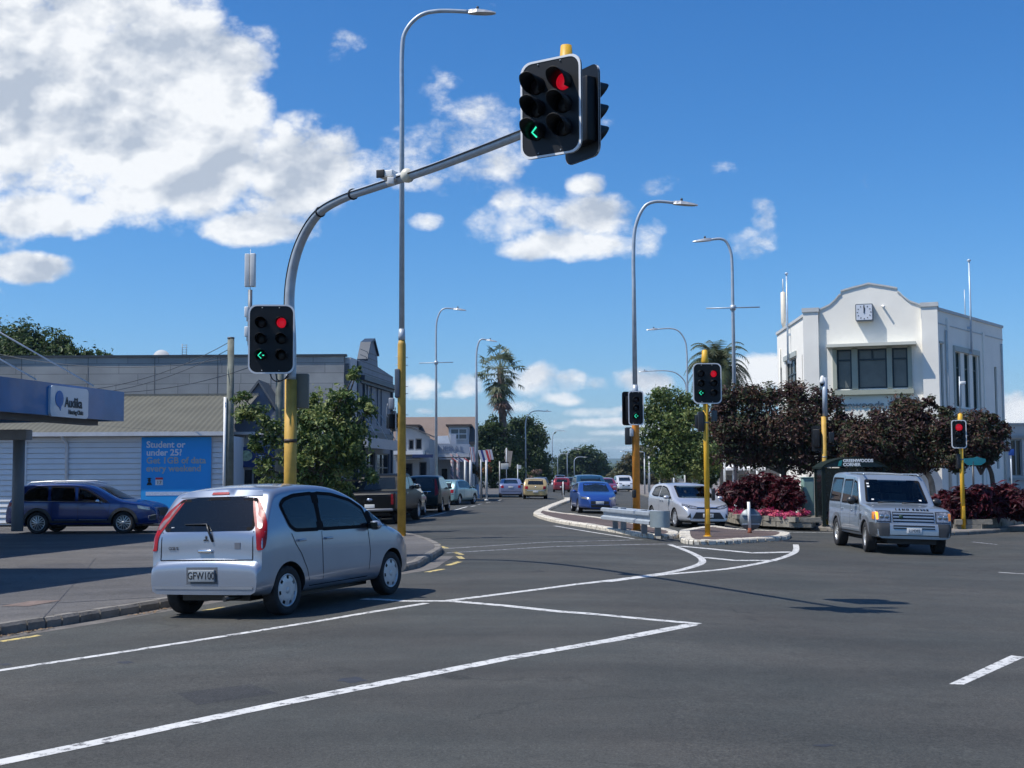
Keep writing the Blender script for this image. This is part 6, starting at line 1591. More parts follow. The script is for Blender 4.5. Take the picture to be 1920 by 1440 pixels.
mb = MB(); mb.M = Mc @ T(xa+w_s*.22, -.078, za+hh_*.58); sphere_mb(mb, (0,0,0), (w_s*.11,.006,hh_*.27)); mb.prism([(-w_s*.03,-hh_*.2),(w_s*.05,-hh_*.22),(w_s*.03,-hh_*.38)], -.006, .004, 'Y'); mb.build('emblem', PM((.03,.16,.45),.4), sgn_, fixn=True)
text('lettering', 'Audika', hh_*.46, PM((.03,.035,.04),.5), sgn_, Mt @ T(w_s*.36, 0, hh_*.34) @ FACE_Y, .004, 'LEFT', w_s/hh_*.36, .008)
text('lettering', 'Hearing Clinic', hh_*.19, PM((.03,.035,.04),.5), sgn_, Mt @ T(w_s*.46, 0, hh_*.12) @ FACE_Y, .004, 'LEFT', w_s/hh_*.36, .008)
q = G(32, 1006, .125); mb = MB(); mb.M = T(q.x-cA.x, q.y-cA.y, 0); mb.tube([(0,0,0),(0,0,2.7)], .17, 20); mb.build_each('column', PM((.20,.21,.23),.6,0,.1), cn_)
mb = MB(); mb.M = T(q.x-cA.x, q.y-cA.y, 0); mb.bbox(-2.2,.3,-.25,.25,2.68,2.98,.02); mb.build('column_head', PM((.30,.32,.35),.6,0,.1), cn_)
for (px, py), ex in (((176,724),(-2,625)), ((68,712),(-2,668))):
    a_ = P(px,py,37 if px>100 else 34); b_2 = P(ex[0]-60, ex[1]-(37 if px > 100 else 30), 35 if px>100 else 33); o = Vector((cA.x,cA.y,.12))
    mb = MB(); mb.tube([a_-o, b_2-o], .022, 6); mb.build_each('stay_rod', PM((.55,.58,.62),.4,.3), cn_)
# unseen slab on posts, added off the left edge to shade the footpath
fc = thing('shade_caster', 'unseen flat canopy added outside the left edge to shade the footpath', 'canopy', (-14, 21, .1))
mb = MB(); mb.prism([(4.2,2.5),(2.2,-3.0),(-3,-4.2),(-6,-4.0),(-6,3.2)], 6.3, 6.5, 'Z'); mb.build('roof', PM((.5,.5,.5),.6), fc, fixn=True)
mb = MB(); mb.tube([(-3.5,-2,0),(-3.5,-2,6.3)], .15, 12); mb.tube([(-3.5,1.5,0),(-3.5,1.5,6.3)], .15, 12); mb.build_each('column', GALV, fc)

# ---- grey panelled building
def brickmat(c1, c2, mort, bw, bh, ms=.006, rough=.7):
    m = bpy.data.materials.new('cladding'); m.use_nodes = True; t = m.node_tree; b = t.nodes['Principled BSDF']; b.inputs['Roughness'].default_value = rough
    tcn = t.nodes.new('ShaderNodeTexCoord'); mp = t.nodes.new('ShaderNodeMapping'); mp.inputs['Rotation'].default_value = (R(90),0,0)
    sp = t.nodes.new('ShaderNodeSeparateXYZ'); cb_ = t.nodes.new('ShaderNodeCombineXYZ')
    t.links.new(tcn.outputs['Object'], sp.inputs[0]); ad = t.nodes.new('ShaderNodeMath'); ad.operation = 'ADD'
    t.links.new(sp.outputs[0], cb_.inputs[0]); t.links.new(sp.outputs[2], cb_.inputs[1])
    br = t.nodes.new('ShaderNodeTexBrick'); br.inputs['Color1'].default_value = c1+(1,); br.inputs['Color2'].default_value = c2+(1,); br.inputs['Mortar'].default_value = mort+(1,)
    br.inputs['Scale'].default_value = 1; br.inputs['Brick Width'].default_value = bw; br.inputs['Row Height'].default_value = bh; br.inputs['Mortar Size'].default_value = ms; br.inputs['Bias'].default_value = 0
    br.offset = .37; br.squash = .6; br.squash_frequency = 3
    t.links.new(cb_.outputs[0], br.inputs['Vector'])
    n = t.nodes.new('ShaderNodeTexNoise'); n.inputs['Scale'].default_value = .7; n.inputs['Detail'].default_value = 7; t.links.new(cb_.outputs[0], n.inputs['Vector'])
    mr = t.nodes.new('ShaderNodeMapRange'); mr.inputs[1].default_value = .3; mr.inputs[2].default_value = .7; mr.inputs[3].default_value = .8; mr.inputs[4].default_value = 1.2; t.links.new(n.outputs['Fac'], mr.inputs[0])
    s_ = t.nodes.new('ShaderNodeVectorMath'); s_.operation = 'SCALE'; t.links.new(br.outputs[0], s_.inputs[0]); t.links.new(mr.outputs[0], s_.inputs['Scale']); t.links.new(s_.outputs[0], b.inputs['Base Color'])
    return m
CLAD = brickmat((.33,.33,.315),(.28,.285,.28),(.16,.165,.165), 2.1, .42, .012)
gx = P(645,700,52).x; gt = P(645,668,52).z - .0
gbld = thing('panelled_building', 'large grey stone-panelled building with a dark coping behind the boarded one', 'building', (gx,52,0))
mb = MB(); mb.box(-19,0,0,7.5,0,gt); mb.build('wall', CLAD, gbld)
mb = MB(); mb.box(-19,.1,-.06,.3,gt,gt+.09); mb.build('coping', PM((.04,.05,.06),.5), gbld)
for px in (40,165,290,408,508):
    xx = P(px,700,52).x-gx; mb = MB(); mb.box(xx-.012,xx+.012,-.006,0,0,gt); mb.build('joint', PM((.12,.12,.12),.8), gbld)
# dish and aerial
q = P(303,668,54); dsh = thing('satellite_dish', 'white satellite dish on top of the grey panelled building', 'satellite dish', (q.x,54,gt))
mb = MB(); vs=[]; fs=[]; 
for i in range(7):
    for k in range(24):
        a_=2*math.pi*k/24; r_=.38*i/6+.001; vs.append((r_*math.cos(a_), -.12+r_*r_*.6, .12+r_*math.sin(a_)*1.0))
for i in range(6):
    for k in range(24): fs.append((i*24+k,(i+1)*24+k,(i+1)*24+(k+1)%24,i*24+(k+1)%24))
mb.add(vs, fs, True); mb.build('dish', PM((.62,.62,.60),.5,0,.06), dsh); mb = MB(); mb.tube([(0,.1,-.4),(0,.0,.1)], .03, 6); mb.build('mount', GALV, dsh)
q = P(345,668,54); aer = thing('tv_aerial', 'small ladder-like aerial beside the satellite dish', 'antenna', (q.x,54,gt))
mb = MB(); mb.tube([(-.08,0,0),(-.08,0,.75)], .015, 6); mb.tube([(.1,0,.15),(.1,0,.72)], .012, 6)
for k in range(6): mb.tube([(-.08,0,.2+.1*k),(.14,0,.2+.1*k)], .010, 5)
mb.build('rods', GALVD, aer)

# old shop facade running up the street
f0 = P(655,700,52.2); f1 = P(734,700,60.5)
fa = thing('shop_building', 'grey-blue old shop with a boarded gable and tall windows, seen side on', 'building', (f0.x, f0.y, 0))
Mf = wmat(None, (0,0), (f1.x-f0.x, f1.y-f0.y)); lf = math.dist((f0.x,f0.y),(f1.x,f1.y)); hf_ = P(660,670,52.2).z
BL = PM((.15,.18,.23),.6,0,.12,2); DB = PM((.03,.05,.08),.5)
wins = [(2.9+i*.78+(.5 if i>1 else 0), 2.9+i*.78+(.5 if i>1 else 0)+.5, 3.95, 5.6) for i in range(4)]
shopw = [(.6,2.4,.5,2.7),(2.9,4.9,.4,2.7),(5.3,lf-.4,.1,2.7)]
mb = MBt(Mf); wallgrid(mb, 0, lf, 0, hf_-.25, wins+shopw); mb.box(0,lf,.2,7,hf_-.5,hf_-.35)
mb.box(0,.0+.02,.0,7,0,hf_-.25); mb.box(lf-.02,lf,0,7,0,hf_-.5)
mb.build('wall', BL, fa)
for w2 in wins: window(fa, Mf, *w2, 0, .14, PM((.5,.53,.56),.5), PM((.03,.04,.05),.1), (), (.5,), .05)
for w2 in shopw: window(fa, Mf, *w2, 0, .14, PM((.10,.11,.12),.5), DGLASS, (.5,), (.75,), .06)
mb = MBt(Mf); mb.box(0,1.1,-.06,.3,3.3,hf_); mb.build('panel', PM((.42,.44,.47),.6,0,.06), fa)
mb = MBt(Mf); mb.box(1.1,1.45,-.12,.3,0,hf_-.05); mb.box(2.4,2.6,-.10,.3,0,5.7); mb.box(lf-.2,lf,-.1,.3,0,5.7); mb.build_each('pilaster', DB, fa)
mb = MBt(Mf); mb.box(1.5,lf,-.30,.2,5.72,5.92); mb.box(1.5,lf,-.15,.2,5.6,5.72); mb.box(0,lf,-.10,.2,3.35,3.6); mb.build_each('cornice', DB, fa)
ped = [(1.5,5.92),(1.5,6.55),(2.7,6.62),(3.3,7.4),(4.1,7.62),(4.9,7.0),(5.0,6.55),(lf,6.35),(lf,5.92)]
mb = MBt(Mf); mb.prism(ped, -.08, .25, 'Y'); mb.build('pediment', BL, fa, fixn=True)
mb = MBt(Mf)
for k in range(5): mb.box(1.55,lf-.05 if k<2 else 4.9,-.095,-.08,6.05+.3*k*.8,6.07+.3*k*.8)
mb.prism([(2.65,6.62),(3.3,7.42),(4.1,7.64),(4.95,7.02),(4.95,7.10),(4.1,7.74),(3.25,7.5),(2.6,6.70)], -.16, .3, 'Y'); mb.build('trim', DB, fa, fixn=True)
mb = MBt(Mf); mb.box(-1.2,lf-1.6,-.95,-.002,2.95,3.08); mb.box(-1.2,lf-1.6,-1.05,-.92,2.80,3.22); mb.build('verandah', PM((.38,.40,.43),.6,0,.06), fa)
for x in (1.6,3.4,5.2):
    mb = MBt(Mf); mb.tube([(x,-.05,4.6),(x+.1,-.9,3.15)], .022, 6); mb.build_each('stay_rod', PM((.5,.5,.5),.5), fa)

# low blue shop behind the tree, with a gabled house above
q0, q1 = P(434,900,47.5), P(650,900,47.5); bsx = q1.x-q0.x
sh = thing('corner_shop', 'low shop with a dark blue fascia and an oval sign behind the leafy tree', 'building', (q0.x,47.5,.1))
zz = lambda py: P(500,py,47.5).z-.1
mb = MB(); wallgrid(mb, 0, bsx, 0, zz(812), [(.15,bsx*.45,.25,zz(878)),(bsx*.5,bsx-.2,.1,zz(878))]); mb.box(0,bsx,.2,4,zz(812)-.3,zz(812)-.2); mb.build('wall', PM((.30,.32,.35),.7,0,.08), sh)
mb = MB(); mb.box(-.1,bsx,-.35,0,zz(815),zz(810)); mb.build('gutter', PM((.7,.7,.7),.5), sh)
mb = MB(); mb.box(0,bsx,-.12,-.002,zz(876),zz(838)); fs_ = mb.build('fascia', PM((.01,.04,.16),.4,0,.06), sh)
mb = MB(); sphere_mb(mb, (.55,-.125,(zz(876)+zz(838))/2+.05), (.24,.012,.20), 24); mb.build('oval_sign', PM((.35,.45,.30),.5,0,.45,9), fs_)
text('lettering', 'T', .36, WT, fs_, T(1.02,-.14,zz(866)) @ FACE_Y, .005)
window(sh, T(0,0,0), .15, bsx*.45, .25, zz(878), 0, .16, PM((.25,.26,.28),.5), DGLASS, (.35,.7), ())
window(sh, T(0,0,0), bsx*.5, bsx-.2, .1, zz(878), 0, .16, PM((.25,.26,.28),.5), PM((.12,.01,.02),.2,0,.3), (.4,), ())
g0, g1 = P(440,780,50), P(523,780,50); ga = thing('gabled_house', 'blue-grey gable end showing above the low blue shop', 'building', (g0.x,50,0)); gw = g1.x-g0.x
ze, zp = P(480,785,50).z, P(487,718,50).z
mb = MB(); mb.prism([(0,0),(gw,0),(gw,ze),(gw*.55,zp),(0,ze)], 0, 1.8, 'Y'); mb.build('wall', PM((.16,.19,.25),.7,0,.1), ga, fixn=True)
mb = MB(); mb.prism([(-.15,ze-.1),(gw*.55,zp),(gw*.55,zp+.12),(-.22,ze)], -.18, 1.9, 'Y'); mb.prism([(gw*.55,zp),(gw+.15,ze-.1),(gw+.22,ze),(gw*.55,zp+.12)], -.18, 1.9, 'Y'); mb.build('roof', PM((.10,.11,.12),.6), ga, fixn=True)
mb = MB(); mb.box(gw*.05,gw*.20,-.03,0,ze-.15,ze+.1); mb.box(gw*.5,gw*.62,-.03,0,ze+.1,ze+.55); mb.build('vent', PM((.05,.06,.08),.6), ga)

# ---- shops farther up on the left
def blk_(name, label, px0, px1, ytop, Y, depth, mat, cat='building'):
    q0, q1 = P(px0,900,Y), P(px1,900,Y); r = thing(name, label, cat, (q0.x, Y, 0)); return r, q1.x-q0.x, (lambda py: P((px0+px1)/2, py, Y).z), (lambda px: P(px, 900, Y).x-q0.x)
r, w_, z_, x_ = blk_('brown_roofed_house', 'cream building with a long brown roof and dormer windows up the street', 700, 889, 780, 96, 8, None)
mb = MB(); wallgrid(mb, 0, w_, 0, z_(828), []); mb.box(0,w_,.02,7,0,z_(829)); mb.build('wall', PM((.42,.43,.42),.7,0,.06), r)
mb = MB(); e_, p_ = z_(829), z_(781)*1.02; mb.add([(-.2,-.4,e_),(w_+.1,-.4,e_),(w_+.1,3.5,p_),(-.2,3.5,p_),(-.2,-.4,e_-.18),(w_+.1,-.4,e_-.18),(w_+.1,7.5,e_),(-.2,7.5,e_)], [(0,1,2,3),(0,4,5,1),(3,2,6,7),(1,5,6,2),(0,3,7,4)], False); mb.build('roof', PM((.17,.13,.11),.8,0,.12,1), r)
for a_, b_2 in ((758,783),(842,880)):
    d0, d1 = x_(a_), x_(b_2); mb = MB(); mb.box(d0,d1,-.5,2.0,z_(860),z_(800)); dm = mb.build('dormer', PM((.42,.44,.46),.6), r)
    mb = MB(); mb.box(d0-.2,d1+.2,-.75,2.2,z_(800),z_(796.5)); mb.build('dormer_roof', PM((.06,.045,.04),.7), dm)
    window(dm, T(0,-.66,0), d0+.12, d1-.12, z_(825) if a_>800 else z_(815), z_(804), 0, .15, PM((.6,.62,.64),.5), PM((.12,.14,.15),.1), (.5,), (.5,), .07)
r, w_, z_, x_ = blk_('gabled_shop', 'grey gabled shop with two upper windows and a white fascia up the street', 742, 806, 800, 76, 6, None)
hs_ = [(x_(766),x_(776),z_(843),z_(824)),(x_(779),x_(791),z_(843),z_(822)),(x_(748),x_(774),.3,z_(868)),(x_(786),x_(800),.1,z_(866))]
mb = MB(); wallgrid(mb, 0, w_, 0, z_(818), hs_); mb.prism([(0,z_(818)),(w_,z_(818)),(w_*.42,z_(802)),(0,z_(800))],0,.2,'Y'); mb.box(0,w_,.2,7,0,z_(822)); mb.build('wall', PM((.30,.33,.36),.7,0,.06), r)
for h in hs_: window(r, T(0,0,0), *h, 0, .15, PM((.12,.13,.15),.5), DGLASS, (), ())
mb = MB(); mb.prism([(-.1,z_(799)),(w_*.42,z_(801)),(w_+.1,z_(818)),(w_+.1,z_(816)),(w_*.42,z_(799)),(-.1,z_(797))], -.25, 4, 'Y'); mb.build('roof', PM((.12,.12,.12),.7), r, fixn=True)
mb = MB(); mb.box(0,w_-.3,-1.7,-.002,z_(853),z_(846)); mb.build('fascia', WHITE, r); mb = MB()
for k in range(3): mb.box(0,w_-.35-.25*(k==2),-1.6,-.01,z_(855+k*3.4),z_(853.6+k*3.4))
mb.build('awning_slats', PM((.45,.42,.38),.6), r)
mb = MB(); mb.box(w_-.9,w_+.3,-1.8,-1.7,z_(859),z_(853)); mb.build('sign_board', PM((.02,.04,.12),.5), r)
r, w_, z_, x_ = blk_('general_shop', 'pale blue-grey shop with faded GENERAL lettering on its fascia', 803, 882, 830, 84, 6, None)
hs_ = [(x_(826),x_(840),.2,z_(877)),(x_(808),x_(816),.8,z_(872))]
mb = MB(); wallgrid(mb, 0, w_, 0, z_(852), hs_); mb.box(0,w_,.2,6,0,z_(852)); mb.build('wall', PM((.30,.32,.35),.7,0,.06), r)
for h in hs_: window(r, T(0,0,0), *h, 0, .15, PM((.4,.42,.42),.5), DGLASS, (), ())
mb = MB(); mb.box(0,w_,-2.0,-1.9,z_(851),z_(834)); mb.box(w_-.1,w_,-1.9,0,z_(851),z_(834)); fs_ = mb.build('fascia', PM((.34,.39,.46),.6,0,.05), r)
text('lettering', 'GENERAL', .52, PM((.20,.24,.32),.6), fs_, T(x_(805),-2.02,z_(847)) @ FACE_Y, .006, 'LEFT', 1.05)
mb = MB(); mb.box(0,w_,-2.05,-.002,z_(858),z_(853)); mb.box(w_*.3,w_*.9,-2.1,-1.0,z_(862),z_(860)); mb.build('verandah', PM((.50,.52,.55),.6), r)
mb = MB(); mb.prism([(x_(822),z_(833)),(x_(846),z_(833)),(x_(842),z_(818)),(x_(822),z_(819))], -1.5, -1.4, 'Y'); mb.build('roof_light', PM((.75,.76,.76),.5,0,.1,3), r, fixn=True)
mb = MB(); mb.box(x_(846),x_(856),-.8,-.2,z_(852),z_(815)); mb.build('chimney', PM((.33,.36,.42),.6), r)
mb = MB(); mb.prism([(x_(803),z_(826)),(x_(820),z_(826)),(x_(820),z_(833)),(x_(812),z_(833))], -1.5, -1.4, 'Y'); mb.build('gable_trim', DB, r, fixn=True)
# verandah posts, striped flags, barber poles
ST = (PM((.65,.66,.68),.5), PM((.03,.05,.22),.5), PM((.60,.05,.05),.5))
def flag(label, px0, px1, py0, py1, Y, pole_px, strips):
    q = P(pole_px, 930, Y); f = thing('flag_banner', label, 'flag', (q.x,Y,hg(q.x,Y)+.1), 0, 'striped flags outside the shops')
    zz = lambda py: P(px0,py,Y).z - f.location.z; xx = lambda px: P(px,850,Y).x - q.x
    mb = MB(); mb.tube([(0,0,0),(0,0,zz(py0))], .05, 8); mb.build('pole', PM((.5,.52,.54),.5,.2), f)
    n = 8; x0, x1, z0, z1 = xx(px0), xx(px1), zz(py1), zz(py0)
    for si in range(3):
        mb = MB()
        for k in range(n):
            if strips[k % len(strips)] != si: continue
            a_, b_2 = x0+(x1-x0)*k/n, x0+(x1-x0)*(k+1)/n; sh_ = (x1-x0)*.35
            mb.prism([(a_,z1),(b_2,z1),(b_2+sh_,z0),(a_+sh_,z0)], -.06+.01*math.sin(k), -.04+.01*math.sin(k), 'Y')
        if mb.v: mb.build('cloth', ST[si], f, fixn=True)
    return f
flag('largest striped flag, blue and white, right of the street lamp', 896, 914, 844, 866, 82, 902, (0,0,1,1,0,0,2,2))
flag('red and white flag left of the street lamp', 880, 889, 838, 866, 81, 884, (0,2,0,0,1))
flag('pale red-edged flag farthest right of the group', 911, 922, 843, 862, 84, 913, (0,0,0,0,2))
flag('low striped awning flag under the shop verandah', 846, 872, 859, 866, 80, 873, (2,0,1,0,1,0,0,2))
for i, (px, py0, lab) in enumerate(((790,862,'thick white verandah post by the gabled shop'),(872,866,'white verandah post left of the flags'),(882,866,'second white verandah post in front of the flags'),(912,866,'white verandah post right of the street lamp'))):
    q = P(px,925,79); mb = MB(); h_ = P(px,py0,79).z; mb.tube([(0,0,0),(0,0,h_)], .09 if i == 0 else .06, 8); mb.lathe([(.12,0),(.12,.1)],n=8); o = mb.build('verandah_post', WHITE if i in (0,) else PM((.55,.57,.58),.5), None, (q.x,79,.1)); tag(o, lab, 'post', 'verandah posts')
def spiral(px, label):
    q = P(px,930,78); bp_ = thing('barber_pole', label, 'barber pole', (q.x,78,.1), 0, 'striped barber poles')
    h_ = P(px,862,78).z-.1; mb = MB(); mb.tube([(0,0,0),(0,0,h_)], .11, 10); mb.build('pole', PM((.12,.13,.17),.5), bp_)
    mb = MB()
    for k in range(6):
        z0 = .5+k*.42; mb.add([(-.115,-.07,z0+.2),(.115,-.07,z0),(.115,-.07,z0+.12),(-.115,-.07,z0+.32),(0,-.13,z0+.1),(0,-.13,z0+.22)], [(0,4,5,3),(4,1,2,5)], False)
    mb.build('stripe', PM((.5,.35,.36),.5), bp_)
spiral(848, 'left barber pole with diagonal stripes'); spiral(859, 'right barber pole with diagonal stripes')
q = P(795,930,77); sgn2 = thing('parking_sign', 'small blue sign on a thin post beside the thick white verandah post', 'road sign', (q.x,77,.1)); mb = MB(); mb.tube([(0,0,0),(0,0,P(795,873,77).z)], .03, 6); mb.build('post', GALV, sgn2); mb = MB(); mb.bbox(-.13,.13,-.05,-.03,P(795,882,77).z-.1,P(795,873,77).z-.1,.005); mb.build('plate', PM((.02,.10,.5),.5), sgn2)
q = P(937,930,105); bn2 = thing('sale_sign', 'white board on a slim post before the dark trees', 'sign', (q.x,105,.1)); zq = lambda py: P(937,py,105).z-.1
mb = MB(); mb.tube([(0,0,0),(0,0,zq(865))], .05, 6); mb.build('post', PM((.5,.5,.5),.5), bn2); mb = MB(); mb.bbox(.1,.72,-.03,0,zq(880),zq(869),.01); mb.build('board', PM((.55,.57,.54),.5), bn2); mb = MB(); mb.box(.05,.75,-.03,0,zq(868),zq(866)); mb.build('bar', BLACKP, bn2)
q = P(952,930,112); ff = thing('feather_flag', 'tall beige feather flag behind the white board', 'flag', (q.x,112,.1)); zq = lambda py: P(950,py,112).z-.1
mb = MB(); mb.tube([(-.1,0,0),(-.1,0,zq(840))], .04, 6); mb.build('pole', GALV, ff)
mb = MB(); mb.prism([(-.3,zq(872)),(.25,zq(876)),(.45,zq(846)),(.05,zq(845)),(-.05,zq(838)),(-.2,zq(842)),(-.28,zq(848)),(-.18,zq(852)),(-.3,zq(858)),(-.2,zq(864))], -.02, .02, 'Y'); mb.build('cloth', PM((.38,.32,.26),.7), ff, fixn=True)
q = P(971,930,125); s3 = thing('road_sign', 'pale road sign on a white post left of the beige hatchback', 'road sign', (q.x,125,.1)); zq = lambda py: P(971,py,125).z-.1
mb = MB(); mb.tube([(0,0,0),(0,0,zq(871))], .05, 6); mb.build('post', WHITE, s3); mb = MB(); mb.box(-.1,.35,-.04,-.02,zq(879),zq(872)); mb.build('plate', PM((.5,.52,.5),.5), s3)

# ---- right background
q0, q1 = P(1217,900,120), P(1262,900,120); br_ = thing('slatted_billboard', 'dark slatted billboard back partly behind the green tree', 'billboard', (q0.x,120,0)); zq = lambda py: P(1230,py,120).z; wq = q1.x-q0.x
mb = MB()
for k in range(9): mb.box(0,wq,-.05-.03*(k%2),.02,zq(888-k*3.6),zq(885.2-k*3.6))
mb.build('slats', PM((.06,.085,.10),.7), br_); mb = MB(); mb.box(-.1,0,-.02,.1,0,zq(855)); mb.box(wq-.1,wq,.0,.1,0,zq(855)); mb.build_each('frame', GALVD, br_)
q0 = P(1298,900,95); os_ = thing('orange_shop', 'small shopfront with a faded orange top behind the green tree', 'building', (q0.x,95,0)); zq = lambda py: P(1305,py,95).z
mb = MB(); mb.box(0,1.5,0,3,0,zq(898)); mb.build('wall', PM((.35,.36,.38),.7), os_); mb = MB(); mb.box(-.05,1.5,-.1,0,zq(898),zq(884)); mb.build('fascia', PM((.40,.16,.11),.7,0,.2,2), os_)
for i, (a_, b_2, lab) in enumerate(((1361,1388,'left white cafe umbrella behind the tall lamp'),(1393,1416,'middle white cafe umbrella behind the purple bushes'),(1418,1434,'right white cafe umbrella behind the purple bushes'))):
    Yu = 62+i; q0, q1 = P(a_,880,Yu), P(b_2,880,Yu); um = thing('umbrella', lab, 'umbrella', ((q0.x+q1.x)/2, Yu, 0), 0, 'white cafe umbrellas'); hw_ = (q1.x-q0.x)/2; zq = P(a_,878,Yu).z; zt_ = P(a_,866,Yu).z
    mb = MB(); mb.add([(-hw_,-hw_,zq),(hw_,-hw_,zq),(hw_,hw_,zq),(-hw_,hw_,zq),(0,0,zt_),(-hw_,-hw_,zq-.1),(hw_,-hw_,zq-.1),(hw_,hw_,zq-.1),(-hw_,hw_,zq-.1)], [(0,1,4),(1,2,4),(2,3,4),(3,0,4),(0,5,6,1),(1,6,7,2),(2,7,8,3),(3,8,5,0)], False); mb.build('canopy', PM((.7,.71,.72),.7), um)
    mb = MB(); mb.tube([(0,0,0),(0,0,zt_-.05)], .04, 8); mb.build('pole', WHITE, um)
q0, q1 = P(1350,900,72), P(1462,900,72); cf = thing('cafe_building', 'dark low cafe front behind the white umbrellas', 'building', (q0.x,72,0)); wq = q1.x-q0.x; zq = P(1400,872,72).z
mb = MB(); wallgrid(mb, 0, wq, 0, zq, [(.3,wq*.45,.3,zq-.5),(wq*.52,wq-.2,.1,zq-.5)]); mb.box(0,wq,.2,5,zq-.2,zq-.1); mb.build('wall', PM((.12,.12,.12),.7), cf)
window(cf, T(0,0,0), .3, wq*.45, .3, zq-.5, 0, .15, PM((.2,.19,.17),.6), DGLASS, (.5,), ()); window(cf, T(0,0,0), wq*.52, wq-.2, .1, zq-.5, 0, .15, PM((.2,.19,.17),.6), PM((.6,.6,.58),.4), (.5,), ())
# ------------------------------------------------------------------ plants
def leafmat(c, name, rough=.55, trans=.3):
    m = bpy.data.materials.new(name); m.use_nodes = True; t = m.node_tree; b = t.nodes['Principled BSDF']; out = t.nodes['Material Output']
    b.inputs['Roughness'].default_value = rough; b.inputs['Specular IOR Level'].default_value = .35
    g = t.nodes.new('ShaderNodeTexCoord'); n = t.nodes.new('ShaderNodeTexNoise'); n.inputs['Scale'].default_value = 1.4; n.inputs['Detail'].default_value = 6; t.links.new(g.outputs['Object'], n.inputs['Vector'])
    mx_ = t.nodes.new('ShaderNodeMix'); mx_.data_type = 'RGBA'; t.links.new(n.outputs['Fac'], mx_.inputs[0]); mx_.inputs[6].default_value = tuple(v*.65 for v in c)+(1,); mx_.inputs[7].default_value = tuple(min(1,v*1.35) for v in c)+(1,)
    t.links.new(mx_.outputs[2], b.inputs['Base Color'])
    tr = t.nodes.new('ShaderNodeBsdfTranslucent'); t.links.new(mx_.outputs[2], tr.inputs['Color']); ms = t.nodes.new('ShaderNodeMixShader'); ms.inputs[0].default_value = trans
    t.links.new(b.outputs[0], ms.inputs[1]); t.links.new(tr.outputs[0], ms.inputs[2]); t.links.new(ms.outputs[0], out.inputs[0]); return m
BARK = PM((.10,.08,.06), .9, 0, .3, 4, .6, 20)
PBARK = PM((.36,.28,.21), .8, 0, .35, 5, .3, 20)
LG = [leafmat((0.074,0.128,0.034),'leaf_green'), leafmat((0.135,0.203,0.061),'leaf_light'), leafmat((0.041,0.074,0.024),'leaf_dark')]
LL = [leafmat((0.115,0.176,0.047),'leaf_green2'), leafmat((0.230,0.270,0.088),'leaf_yellow'), leafmat((0.054,0.095,0.030),'leaf_dark2')]
LD = [leafmat((0.047,0.081,0.027),'leaf_deep'), leafmat((0.088,0.135,0.041),'leaf_mid'), leafmat((0.027,0.047,0.019),'leaf_vdark')]
LP = [leafmat((0.058,0.028,0.028),'leaf_purple'), leafmat((0.105,0.055,0.036),'leaf_rust'), leafmat((0.058,0.072,0.034),'leaf_olive')]
LB = [leafmat((.065,.009,.017),'bush_purple'), leafmat((.12,.014,.024),'bush_red'), leafmat((.035,.008,.012),'bush_dark')]
LBR = [leafmat((0.115,0.115,0.054),'leaf_brown'), leafmat((0.162,0.135,0.074),'leaf_tan'), leafmat((0.061,0.074,0.034),'leaf_bdark')]
def leaves(mb, blobs, n, s, rng, wt=(.5,.28,.22), flat=.35, fill=.35, clump=None, elong=1.7):
    """many leaf-sized faces through the volume of overlapping clumps"""
    vols = [b[1][0]*b[1][1]*b[1][2] for b in blobs]; ws = [(b[1][0]*b[1][1]*b[1][2])**(2/3) for b in blobs]; tot = sum(ws)
    for (c, r), w_ in zip(blobs, ws):
        k = int(n*w_/tot); sub = max(5, k//45)
        cen = []
        for _ in range(sub):
            d = Vector((rng.gauss(0,1), rng.gauss(0,1), rng.gauss(0,1))).normalized(); q = (rng.random()**fill)
            q *= 1 + .22*noise.noise(Vector(c)*.7 + d*1.7)
            m_ = rng.random(); cen.append((d, q, 0 if m_ < wt[0] else (1 if m_ < wt[0]+wt[1] else 2)))
        cs = clump or min(r)*.30
        for i in range(k):
            d, q, mi = cen[i % sub]
            p = Vector(c) + Vector((d.x*r[0], d.y*r[1], d.z*r[2]))*q + Vector((rng.gauss(0,cs), rng.gauss(0,cs), rng.gauss(0,cs*.7)))
            nrm = (d*.7 + Vector((rng.gauss(0,.6), rng.gauss(0,.6), rng.gauss(0,.5)+flat))).normalized()
            a = nrm.cross(Vector((rng.gauss(0,1), rng.gauss(0,1), rng.gauss(0,1)))).normalized(); b = nrm.cross(a)
            z = s*rng.uniform(.45,1.45); mb.m = mi if rng.random() < .75 else rng.randrange(3)
            o = len(mb.v); h = nrm*z*.18
            mb.v += [p - a*z*elong*.5, p + b*z*.42 + h, p + a*z*elong*.5, p - b*z*.42 + h]
            mb.f.append((o,o+1,o+2,o+3)); mb.mi.append(mb.m); mb.sm.append(False)
